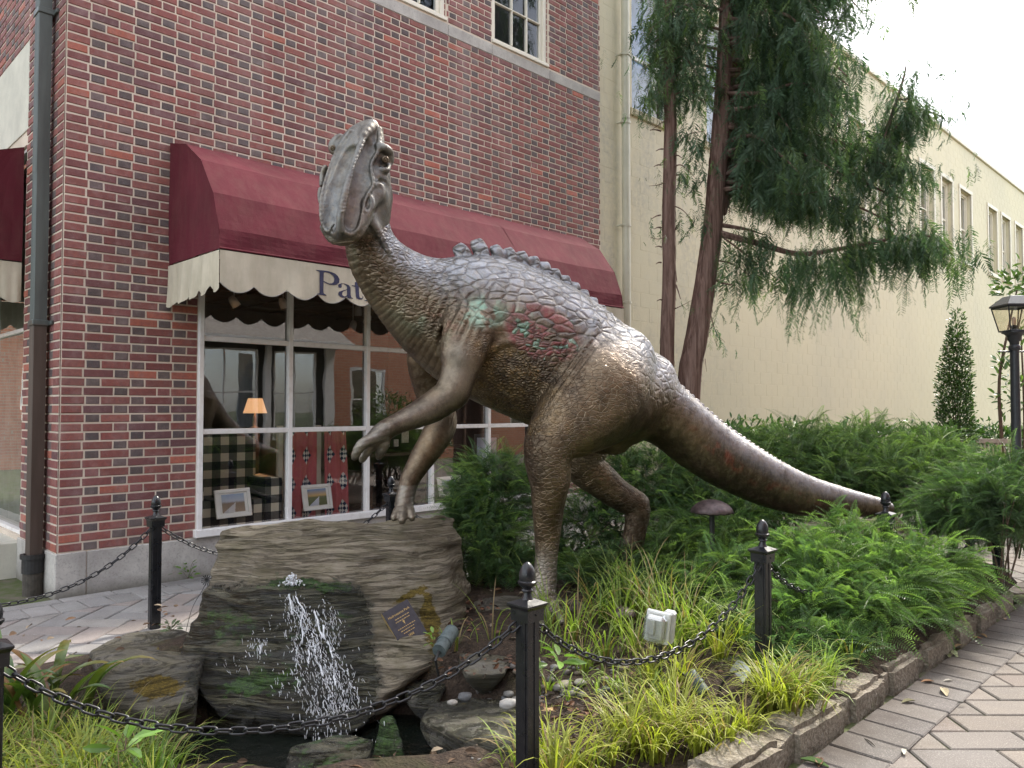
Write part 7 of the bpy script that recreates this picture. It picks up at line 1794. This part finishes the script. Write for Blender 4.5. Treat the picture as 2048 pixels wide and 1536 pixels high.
# leaves on the pavers
fl_px = [(1885, 1375, 5.6, (.42, .36, .24), .11), (1868, 1362, 0, (.30, .17, .09), .07), (1905, 1360, 0, (.5, .47, .4), .05), (1830, 1400, 0, (.2, .19, .1), .08), (1750, 1490, 0, (.03, .025, .02), .10), (1808, 1495, 0, (.55, .54, .45), .055), (1600, 1515, 0, (.10, .18, .05), .12), (1640, 1512, 0, (.22, .13, .08), .09), (1895, 1300, 0, (.36, .38, .22), .12), (1925, 1290, 0, (.28, .2, .1), .08), (1960, 1268, 0, (.3, .2, .1), .07), (1985, 1235, 0, (.5, .5, .4), .05), (1900, 1315, 0, (.2, .22, .1), .09), (1945, 1275, 0, (.3, .17, .09), .06), (2010, 1240, 0, (.3, .2, .12), .06), (1930, 1405, 0, (.06, .06, .05), .04), (1690, 1450, 0, (.2, .15, .1), .05)]
names = ['long pale curled leaf lying alone on the grey pavers', 'small orange brown leaf beside the long pale leaf', 'short whitish leaf right of the long pale leaf', 'olive leaf on the pavers below the low yews', 'dark twig like leaf lying near the golden grass', 'white petal like leaf on the mossy joint line', 'large green leaf fallen at the kerb foot near the bottom edge', 'crumpled brown leaf right of the large green leaf', 'yellowish leaf against the kerb below the bright yews', 'brown leaf against the kerb', 'small brown leaf near the far kerb', 'tiny pale leaf on the far pavers', 'green leaf touching the kerb', 'tiny reddish leaf by the kerb', 'small tan leaf near the kerb corner', 'small black leaf on a tan paver', 'tiny brown leaf under the golden grass']
for (x, y, _, col, L), lb_ in zip(fl_px, names):
    dd = 1560*CAM_H/(y-817); c = U(x, y, dd); c[2] = .016; V, Fq, C = leafm(L, L*.2 if 'twig' not in lb_ else L*.05, .05, .7); a = RNG.uniform(0, 6.28); mb = MB(); mb.addf(V@rotz(a).T+c, Fq[0], np.array(col)*C); o = mb.build('fallen_leaf', M['litter'], None, base=c); tag(o, lb_, 'leaf')
c = U(1100, 1418, 3.75); c[2] = float(bed_z(c[0], c[1])); 
h_ = None
mb = MB(); pts = []
for i in range(22): a = 2*math.pi*i/22; rr_ = .042 if i % 4 == 0 else (.018 if i % 2 else .028); pts.append((rr_*math.cos(a), rr_*math.sin(a), .004*math.sin(3*a)))
d_ = 1560*(CAM_H-.12)/(1418-817); c = U(1098, 1418, d_); mb.add(np.array(pts)+c, [tuple(range(22))], (.50, .33, .16)); tag(mb.build('maple_leaf', M['litter'], None, base=c), 'orange brown maple leaf on the grey slab beside the nearest post', 'leaf')
# pebbles
mb = MB(); ico = bmesh.new(); bmesh.ops.create_icosphere(ico, subdivisions=1, radius=1); IV = np.array([v.co[:] for v in ico.verts]); IF = np.array([[v.index for v in f.verts] for f in ico.faces]); ico.free()
pb = []
for i in range(260):
    x, y = random.uniform(860, 1260), random.uniform(1345, 1400); 
    if i > 180: x, y = random.uniform(940, 1230), random.uniform(1380, 1500)
    dd = 1560*(CAM_H-.10)/(y-817); p = U(x, y, dd); r = random.choice((.006, .009, .013, .02, .028)) if i < 180 else random.choice((.004, .006, .008)); g = float(bed_z(p[0], p[1])); k = random.choice(((.16, .15, .14), (.10, .09, .085), (.17, .165, .155), (.15, .12, .09), (.12, .13, .14)))
    V = IV*[r*random.uniform(.8, 1.5), r*random.uniform(.8, 1.3), r*.6]; mb.addf(V@rotz(random.uniform(0, 6)).T+[p[0], p[1], g+r*.3], IF, k)
tag(mb.build('pebbles', M['pebble'], None, True), 'loose pebbles and grit along the pool edge', 'pebbles', kind='stuff')
for (x, y, r, k, lb_) in ((1018, 1390, .036, (.34, .33, .31), 'white stone left of the nearest post'), (905, 1385, .02, (.3, .28, .25), 'small pale round pebble among leaves below the chain'), (1130, 1375, .03, (.27, .24, .19), 'oval tan stone right of the nearest post'), (1160, 1370, .026, (.30, .28, .24), 'grey oval stone beside the oval tan stone'), (930, 1375, .03, (.09, .095, .10), 'dark grey stone left of the white stone')):
    dd = 1560*(CAM_H-.12)/(y-817); p = U(x, y, dd); g = max(float(bed_z(p[0], p[1])), .08); bm = bmesh.new(); bmesh.ops.create_icosphere(bm, subdivisions=3, radius=1); V = np.array([v.co[:] for v in bm.verts]); Fq = np.array([[v.index for v in f.verts] for f in bm.faces]); bm.free(); V = V*(1+.22*fbm(V*1.3+x, 2, 4))[:, None]*[r*1.3, r, r*.7]
    m_ = MB(); m_.addf(V+[p[0], p[1], g+r*.4], Fq, k); tag(m_.build('stone', M['pebble'], None, True, base=(p[0], p[1], g)), lb_, 'stone')
# ---- falling water
def mk_fall():
    t = NT('falling_water'); return t.P((.92, .94, .97), .04, 0, .8, Transmission_Weight=.4, IOR=1.33)
M['fall'] = mk_fall(); mb = MB(); rw = random.Random(4)
def drop(c, a, r, l):
    a = np.asarray(a, float); a /= np.linalg.norm(a)+1e-9; Rm = frame_from(a); V = IV*[r, r, l]; mb.addf(V@Rm.T+c, IF)
def run(px_, py_, n_, sx, dy0, dy1, k=1.):
    """water sheets and beads following the rock face downwards from a pixel"""
    x, y = px_, py_; prev = None
    for i in range(n_):
        p, nn_ = hit(x, y)
        if p is None: break
        p = p+nn_*rw.uniform(.004, .014)
        if prev is not None:
            d = p-prev
            if rw.random() < .72: drop((p+prev)/2+np.array([rw.gauss(0, .003)]*3), d, rw.uniform(.0010, .0030)*k, min(.5*np.linalg.norm(d)*rw.uniform(.7, 1.9), .045))
            if rw.random() < .35: drop(p+nn_*rw.uniform(.0, .03)+np.array([rw.gauss(0, .015), 0, rw.gauss(0, .012)]), (0, 0, 1), rw.uniform(.001, .0026)*k, rw.uniform(.002, .010))
        prev = p; x += rw.gauss(sx, 1.6); y += rw.uniform(dy0, dy1)
def ribbon(px_, py_, n_, sx, w0):
    """a connected clinging stream of clear water with a rope-like surface"""
    x, y = px_, py_; P = []
    for i in range(n_):
        p, nn_ = hit(x, y)
        if p is None: break
        P.append(p+nn_*.006); x += rw.gauss(sx, 1.2); y += rw.uniform(5, 9)
    if len(P) < 4: return
    P = catmull(np.array(P), 3); r = np.array([w0*(.55+.45*abs(math.sin(i*.9+px_))+rw.uniform(0, .35)) for i in range(len(P))]); r[0] = r[-1] = .0006; mb.tube(P, r, 6)
for (x, y, n_, sx, w) in ((578, 1188, 7, .6, .0050), (590, 1192, 6, 3.6, .0045), (604, 1228, 10, .3, .0045), (628, 1222, 9, 2.8, .005), (646, 1250, 5, 1.6, .0045), (655, 1282, 6, 1.0, .004), (618, 1300, 6, .3, .004), (640, 1330, 5, .7, .005), (668, 1350, 4, .4, .005), (520, 1290, 4, .2, .0035)): ribbon(x, y, n_, sx, w)
def burst(cx, cy, rx, ry, n_, k=1.):
    """broken white water where it strikes a ledge"""
    for i in range(n_):
        x, y = cx+rw.gauss(0, rx), cy+rw.gauss(0, ry); p, nn_ = hit(x, y)
        if p is None: continue
        L_ = rw.choice((.004, .006, .009, .014, .022)); drop(p+nn_*abs(rw.gauss(.006, .010)), (rw.gauss(.15, .3), 0, -1), rw.uniform(.0008, .0026)*k, L_)
for q in ((582, 1205, 9, 14, 60), (600, 1232, 16, 12, 70), (628, 1262, 18, 16, 90), (655, 1240, 10, 16, 50), (672, 1262, 8, 22, 50), (520, 1292, 14, 14, 60), (575, 1262, 22, 18, 40), (612, 1312, 24, 18, 90), (655, 1320, 20, 26, 90), (600, 1365, 34, 16, 80), (652, 1385, 36, 22, 150), (690, 1372, 20, 22, 60), (668, 1420, 34, 14, 110), (480, 1330, 30, 14, 24)): burst(*q)
for i in range(6): run(582+rw.gauss(8, 9), 1200+rw.uniform(0, 30), 22, 1.4+rw.gauss(.35, .8), 2.5, 7)
for i in range(9): run(632+rw.gauss(12, 26), 1245+rw.uniform(0, 80), 24, .45+rw.gauss(.1, .6), 2.5, 7)
p, nn_ = hit(585, 1172)
for i in range(150):     # the bubbling jet
    a = rw.uniform(0, 6.28); r_ = abs(rw.gauss(0, .028)); h_ = rw.uniform(0, .085)*(1-r_/.09); drop(p+np.array([r_*math.cos(a), r_*math.sin(a)*.6, h_]), (rw.gauss(0, .5), rw.gauss(0, .5), 1), rw.uniform(.003, .007), rw.uniform(.004, .012))
for i in range(240):     # drops falling clear of the rock into the pool
    x = rw.gauss(672, 38); y = rw.uniform(1400, 1520); dpt = np.interp(y, [1400, 1520], [4.02, 3.88]); drop(U(x, y, dpt+rw.uniform(-.08, .04)), (rw.gauss(0, .1), rw.gauss(0, .1), 1), rw.uniform(.0012, .0034), rw.uniform(.003, .016))
tag(mb.build('falling_water', M['fall'], None, True), 'white water bubbling up and spilling down the fountain boulder', 'water', kind='stuff')
print('fronds', NFR)
# ================================================================== things inside the shop window
def PW(px, py, n):
    d = U(px, py, 5.)-np.array([0, 0, CAM_H]); o_ = np.array([0, 0, CAM_H]); k_ = ((F(0, 0, n)-o_)@NR)/(d@NR); return o_+d*k_
def TZ(p): return float((p-CRN)@D1), float(p[2])
def mk_check():
    t = NT('buffalo_check_cloth'); g = t.n('SeparateXYZ'); t.l(t.pos(), g.inputs[0])
    u = t.math('MULTIPLY', t.math('ADD', t.math('MULTIPLY', g.outputs[0], float(D1[0])), t.math('MULTIPLY', g.outputs[1], float(D1[1]))), 1/.176); v = t.math('MULTIPLY', g.outputs[2], 1/.168)
    a = t.math('GREATER_THAN', t.math('FRACT', u), .5); b = t.math('GREATER_THAN', t.math('FRACT', v), .5); s = t.math('MULTIPLY', t.math('ADD', a, b), .5)
    c = t.ramp(s, (.0, (.58, .53, .41)), (.5, (.105, .10, .088)), (1., (.008, .009, .014)), interp='CONSTANT'); t.t.nodes[-1]
    for nd in t.t.nodes:
        if nd.type == 'VALTORGB': nd.color_ramp.elements[1].position = .25; nd.color_ramp.elements[2].position = .75
    t.bump(t.noise(t.pos(), 200, 2), .2, .002); return t.P(c, .9, 0, .2)
M['check'] = mk_check()
ch = thing('draped_armchair', 'armchair draped in black and cream buffalo check cloth in the left lower pane', 'armchair', F(1.65, .31, -.75).tolist())
def cloth_block(name, t0, t1, z0, z1, n0, n1, mat, par, seed=0, sag=.02):
    P = np.zeros((22, 40, 3)); rr = np.random.default_rng(seed); per = []
    corners = [(t0, n0), (t1, n0), (t1, n1), (t0, n1)]; pts = []
    for k in range(4):
        a, b = np.array(corners[k]), np.array(corners[(k+1) % 4]); pts += [a+(b-a)*i/10 for i in range(10)]
    pts = np.array(pts); cen = pts.mean(0)
    for i in range(22):
        f_ = i/21
        for j in range(40):
            q = pts[j]; w = 1+(.035*math.sin(j*1.35+seed)+.02*math.sin(j*2.9))*(1-f_)-(.05*max(0, f_-.93)/.07)
            q = cen+(q-cen)*w; P[i, j] = F(q[0], z0+(z1-z0)*f_-sag*f_*(.5-.5*math.cos(j*.3)), q[1])
    mb = MB(); Pc = np.concatenate([P, P[:, :1]], 1); mb.grid(Pc); mb.add([P[-1, j] for j in range(40)], [tuple(range(40))]); return mb.build(name, mat, par, True)
cloth_block('back', 1.24, 2.02, .33, 1.33, -.62, -.98, M['check'], ch, 1); cloth_block('armrest', 1.93, 2.12, .33, .86, -.22, -.66, M['check'], ch, 2); cloth_block('armrest', 1.17, 1.30, .33, .86, -.22, -.66, M['check'], ch, 3); cloth_block('seat', 1.27, 1.96, .33, .66, -.24, -.66, M['check'], ch, 4)
lp_ = PW(510, 850, -.8); t_, z_ = TZ(lp_); z_ = 1.33; la = thing('table_lamp', 'lit table lamp with amber shade behind the check draped armchair', 'lamp', F(t_, z_, -.8).tolist())
mb = MB(); mb.lathe([(.001, 0), (.05, .002), (.05, .015), (.018, .03), (.024, .06), (.012, .09), (.020, .12), (.008, .16), (.008, .21), (.001, .21)], F(t_, z_, -.8), 14); mb.build('base', simple('bronze_lamp_base', (.12, .08, .05), .4, .5), la, True)
def mk_shade():
    t = NT('lit_lampshade'); t.P((.5, .3, .14), .8); t.b.inputs['Emission Color'].default_value = (1, .52, .24, 1); t.b.inputs['Emission Strength'].default_value = .32; return t.m
mb = MB(); mb.lathe([(.125, .17), (.075, .33)], F(t_, z_, -.8), 20); mb.build('lamp_shade', mk_shade(), la, True)
pl_ = bpy.data.lights.new('lamp_bulb', 'POINT'); pl_.energy = 3; pl_.color = (1, .6, .3); pl_.shadow_soft_size = .03; po = bpy.data.objects.new('bulb', pl_); po.location = Vector(F(t_, z_+.26, -.8).tolist()); place(po, la)
mb = MB(); ck = MB(); ck.box(F(1.75, .83, -1.25), (1.0, .55, 1.0), rotz(ROT_F), .01); tag(ck.build('side_table', M['floorwood'], None, base=F(1.75, .33, -1.25)), 'dark wooden cabinet behind the check draped armchair', 'cabinet')
# quilts on a cream rack
rk_ = thing('quilt_rack', 'cream painted upright rack holding the pink quilts', 'rack', F(2.5, .31, -.32).tolist())
for tt in (2.15, 2.60): mb = MB(); mb.box(F(tt, .84, -.34), (.055, .05, 1.06), rotz(ROT_F), .004); mb.build('upright', simple('cream_rack_paint', (.42, .38, .30), .5, 0, .1) if tt < 2.3 else bpy.data.materials['cream_rack_paint'], rk_)
mb = MB(); mb.box(F(2.5, 1.31, -.36), (.95, .04, .04), rotz(ROT_F), .004); mb.build('rail', bpy.data.materials['cream_rack_paint'], rk_)
def mk_quilt(name, ph):
    t = NT(name); g = t.n('SeparateXYZ'); t.l(t.pos(), g.inputs[0]); u = t.math('ADD', t.math('MULTIPLY', g.outputs[0], float(D1[0])/.17), t.math('MULTIPLY', g.outputs[1], float(D1[1])/.17)); u = t.math('ADD', u, ph); v = t.math('MULTIPLY', g.outputs[2], 1/.30)
    du = t.math('ABSOLUTE', t.math('SUBTRACT', t.math('FRACT', u), .5)); dv = t.math('ABSOLUTE', t.math('SUBTRACT', t.math('FRACT', v), .5)); d = t.math('ADD', du, dv)
    fu = t.math('GREATER_THAN', t.math('FRACT', t.math('MULTIPLY', t.math('ADD', u, v), 3.)), .5); fv = t.math('GREATER_THAN', t.math('FRACT', t.math('MULTIPLY', t.math('SUBTRACT', u, v), 3.)), .5); x = t.math('ABSOLUTE', t.math('SUBTRACT', fu, fv))
    star = t.mix(x, (.015, .03, .07), (.6, .58, .52)); c = t.mix(t.math('LESS_THAN', d, .33), (.42, .11, .115), star); t.bump(t.math('ADD', t.noise(t.pos(), 90, 3), t.voro(t.pos(), 40)), .5, .004); return t.P(c, .9, 0, .2)
for nm, t0, t1, ph, lb_ in (('quilt', 2.20, 2.56, .1, 'pink star quilt hanging left of the other on the rack'), ('quilt', 2.66, 2.92, .42, 'pink quilt with navy and white stars hanging on the right of the rack')):
    P = np.zeros((24, 26, 3))
    for i in range(24):
        for j in range(26): f_ = i/23; s_ = j/25; P[i, j] = F(t0+(t1-t0)*s_+(.03*f_ if t0 > 2.6 else .0)*s_*2, 1.32-.93*f_, -.30+.018*math.sin(s_*14+f_*2)*(.3+f_)+.01*math.sin(s_*31))
    mb = MB(); mb.grid(P); mb.grid(P[:, ::-1]+NR*-.012); tag(mb.build(nm, mk_quilt('quilt_cloth'+('' if t0 < 2.6 else '_navy'), ph), None, True, base=F(t0, .4, -.3)), lb_, 'quilt')
# leaning pictures
def mk_art(name, sky_, land, path):
    t = NT(name); g = t.co('Generated'); s = t.n('SeparateXYZ'); t.l(g, s.inputs[0]); n_ = t.noise(g, 9, 5, .7)
    v = t.math('ADD', s.outputs[2], t.math('MULTIPLY', t.math('SUBTRACT', n_, .5), .12)); c = t.ramp(v, (.0, land[0]), (.5, land[1]), (.62, sky_[0]), (1., sky_[1]))
    w = t.math('ABSOLUTE', t.math('SUBTRACT', s.outputs[0], t.math('ADD', .5, t.math('MULTIPLY', t.math('SUBTRACT', s.outputs[2], .3), .35)))); lim = t.math('SUBTRACT', .26, t.math('MULTIPLY', s.outputs[2], .42)); m = t.math('LESS_THAN', t.math('ADD', w, t.math('MULTIPLY', n_, .08)), lim); c = t.mix(m, c, path); return t.P(c, .5)
M['frame'] = simple('white_picture_frame', (.76, .74, .68), .45, 0, .06)
def picture(label, q, n_lo, n_hi, art):
    TL, TR, BR, BL = [PW(x, y, n_) for (x, y), n_ in zip(q, (n_hi, n_hi, n_lo, n_lo))]; t = thing('framed_picture', label, 'picture', ((BL+BR)/2).tolist())
    ex = (TR-TL+BR-BL)/2; w = np.linalg.norm(ex); ex /= w; ey = (TL-BL+TR-BR)/2; h = np.linalg.norm(ey); ey -= ex*(ey@ex); ey /= np.linalg.norm(ey); nz_ = np.cross(ex, ey); c = (TL+TR+BL+BR)/4; Rm = np.stack([ex, ey, nz_], 1); b = w*.10
    for cx, cy, sx, sy in ((0, h/2-b/2, w, b), (0, -h/2+b/2, w, b), (-w/2+b/2, 0, b, h-2*b), (w/2-b/2, 0, b, h-2*b)): mb = MB(); mb.box(c+ex*cx+ey*cy, (sx, sy, .022), Rm, .004); mb.build('frame_bar', M['frame'], t)
    mb = MB(); mb.box(c-nz_*.004, (w-b, h-b, .004), Rm); mb.build('mat_board', M['frame'], t); mb = MB(); k = .80-.16; mb.quad(*[c+ex*a*w*k/2+ey*e*h*k/2+nz_*.002 for a, e in ((-1, -1), (1, -1), (1, 1), (-1, 1))]); mb.build('print', art, t)
picture('white framed beach path picture leaning under the check draped armchair', [(424, 981), (496, 976), (507, 1029), (437, 1039)], -.13, -.19, mk_art('dune_path_print', ((.42, .45, .50), (.28, .36, .48)), ((.30, .22, .15), (.22, .16, .11)), (.50, .47, .45)))
picture('white framed sunset path picture leaning under the pink quilts', [(601, 971), (659, 967), (667, 1016), (609, 1023)], -.13, -.19, mk_art('sunset_print', ((.55, .36, .14), (.12, .24, .42)), ((.08, .10, .03), (.12, .13, .05)), (.45, .46, .50)))
picture('white framed picture leaning in the right lower pane beside the yew', [(873, 955), (920, 950), (928, 990), (880, 996)], -.13, -.19, mk_art('shore_print', ((.45, .47, .5), (.4, .44, .5)), ((.25, .26, .25), (.3, .3, .28)), (.40, .41, .42)))
# ceiling lamps
M['canw'] = simple('white_lamp_can', (.5, .48, .45), .4, 0, .05)
for i, (x, y) in enumerate(((468, 604), (566, 607), (716, 622), (706, 652), (735, 640))):
    n_ = -1.3-.2*i; p = PW(x, y, n_); t = thing('ceiling_spotlight', ['white ceiling spotlight in the first upper pane', 'dark faced ceiling spotlight second from the left', 'white ceiling spotlight beside the dinosaur neck, upper one', 'white ceiling spotlight beside the dinosaur neck, lower one', 'rightmost white ceiling spotlight beside the dinosaur neck'][i], 'ceiling light', p.tolist()); a = frame_from([.3*(i-2), -.3, 1]); mb = MB(); mb.lathe([(.001, .07), (.03, .07), (.045, .03), (.05, -.06), (.04, -.05), (.001, -.02)], p, 16, rot=a); mb.build('can', M['canw'], t, True); mb = MB(); mb.tube([p+[0, 0, .05], [p[0], p[1], 3.04]], .008, 6); mb.build('stem', M['canw'], t)
# sofa, table with urn, notice board
sf = thing('sofa', 'pale grey sofa deep in the shop right of the quilts', 'sofa', F(3.1, .31, -1.5).tolist()); M['sofac'] = simple('grey_sofa_cloth', (.22, .21, .19), .9, 0, .1)
for nm, c_, s__ in (('seat', F(3.35, .55, -1.6), (1.1, .8, .4)), ('armrest', F(2.88, .68, -1.6), (.2, .8, .62)), ('backrest', F(3.35, .85, -2.0), (1.1, .22, .8))): mb = MB(); mb.box(c_, s__, rotz(ROT_F), .06); mb.build(nm, M['sofac'], sf, True)
tb = thing('round_table', 'round pedestal table carrying a white urn behind the glass', 'table', F(4.75, .31, -.9).tolist()); mb = MB(); mb.lathe([(.001, .0), (.22, .0), (.22, .03), (.04, .06), (.04, .70), (.32, .72), (.32, .75), (.001, .75)], F(4.75, .31, -.9), 20); mb.build('table_top', M['floorwood'], tb)
mb = MB(); mb.lathe([(.001, 0), (.05, 0), (.05, .02), (.02, .05), (.02, .07), (.06, .12), (.075, .22), (.07, .25), (.06, .25), (.001, .24)], F(4.66, 1.06, -.9), 18); tag(mb.build('urn', simple('ivory_urn', (.45, .42, .36), .5, 0, .1), None, True, base=F(4.66, 1.06, -.9)), 'ivory urn standing on the round table in the shop', 'urn')
sg2 = thing('notice_board', 'small black framed notice board leaning in the window right of the urn', 'sign', F(4.72, .4, -.3).tolist()); a, b, c_, d = [PW(x, y, -.25) for x, y in ((948, 935), (998, 935), (998, 868), (948, 868))]
mb = MB(); mb.add([a, b, c_, d, a-NR*.02, b-NR*.02, c_-NR*.02, d-NR*.02], [(0, 1, 2, 3), (4, 7, 6, 5), (0, 4, 5, 1), (1, 5, 6, 2), (2, 6, 7, 3), (3, 7, 4, 0)]); mb.build('board', M['iron'], sg2); cc = (a+b+c_+d)/4; mb = MB(); mb.add([cc+(q-cc)*.78+NR*.003 for q in (a, b, c_, d)], [(0, 1, 2, 3)]); mb.build('paper', simple('blue_grey_paper', (.30, .34, .42), .7, 0, .1), sg2)
for i, (x, y, w, h, k) in enumerate(((773, 888, .09, .07, (.5, .48, .42)), (792, 886, .07, .09, (.36, .33, .28)), (810, 872, .11, .17, (.40, .36, .28)))):
    p = PW(x, y, -.8); mb = MB(); mb.box(p, (w, .02, h), rotz(ROT_F), .003); tag(mb.build('greeting_card', simple('card_%s' % 'abc'[i], k, .6, 0, .3, 60), None, base=p-[0, 0, h/2]), ['small white card left of the two others on the shelf behind the dinosaur hand', 'narrow cream card in the middle on the shelf behind the dinosaur hand', 'tall flowered card on the shelf behind the dinosaur forearm'][i], 'card')
sh = PW(790, 903, -.8); tt0, zz0 = TZ(sh); mb = MB(); mb.box(F(tt0+.15, zz0-.03, -.9), (1.3, .4, .04), rotz(ROT_F), .005); mb.box(F(tt0-.3, zz0-.42, -.9), (.05, .05, .75), rotz(ROT_F)); mb.box(F(tt0+.6, zz0-.42, -.9), (.05, .05, .75), rotz(ROT_F)); tag(mb.build('shelf_table', M['floorwood'], None, base=F(tt0, .31, -.9)), 'dark wooden table under the greeting cards', 'table')

bsh = leafy('leafy bush across the lane that only the shop glass reflects', 'reflected_bush', 'shrub', O(10.6, 0, 1.2).tolist(), [(O(10.6, 1.2, 1.4).tolist(), (1.0, .9, .9), 1.), (O(12.2, 1.0, 1.2).tolist(), (.9, .8, .8), .8)], 'mag', 900, (.06, .11, .035), [([O(10.6, 0, 1.2), O(10.6, 1.2, 1.3)], .03)])
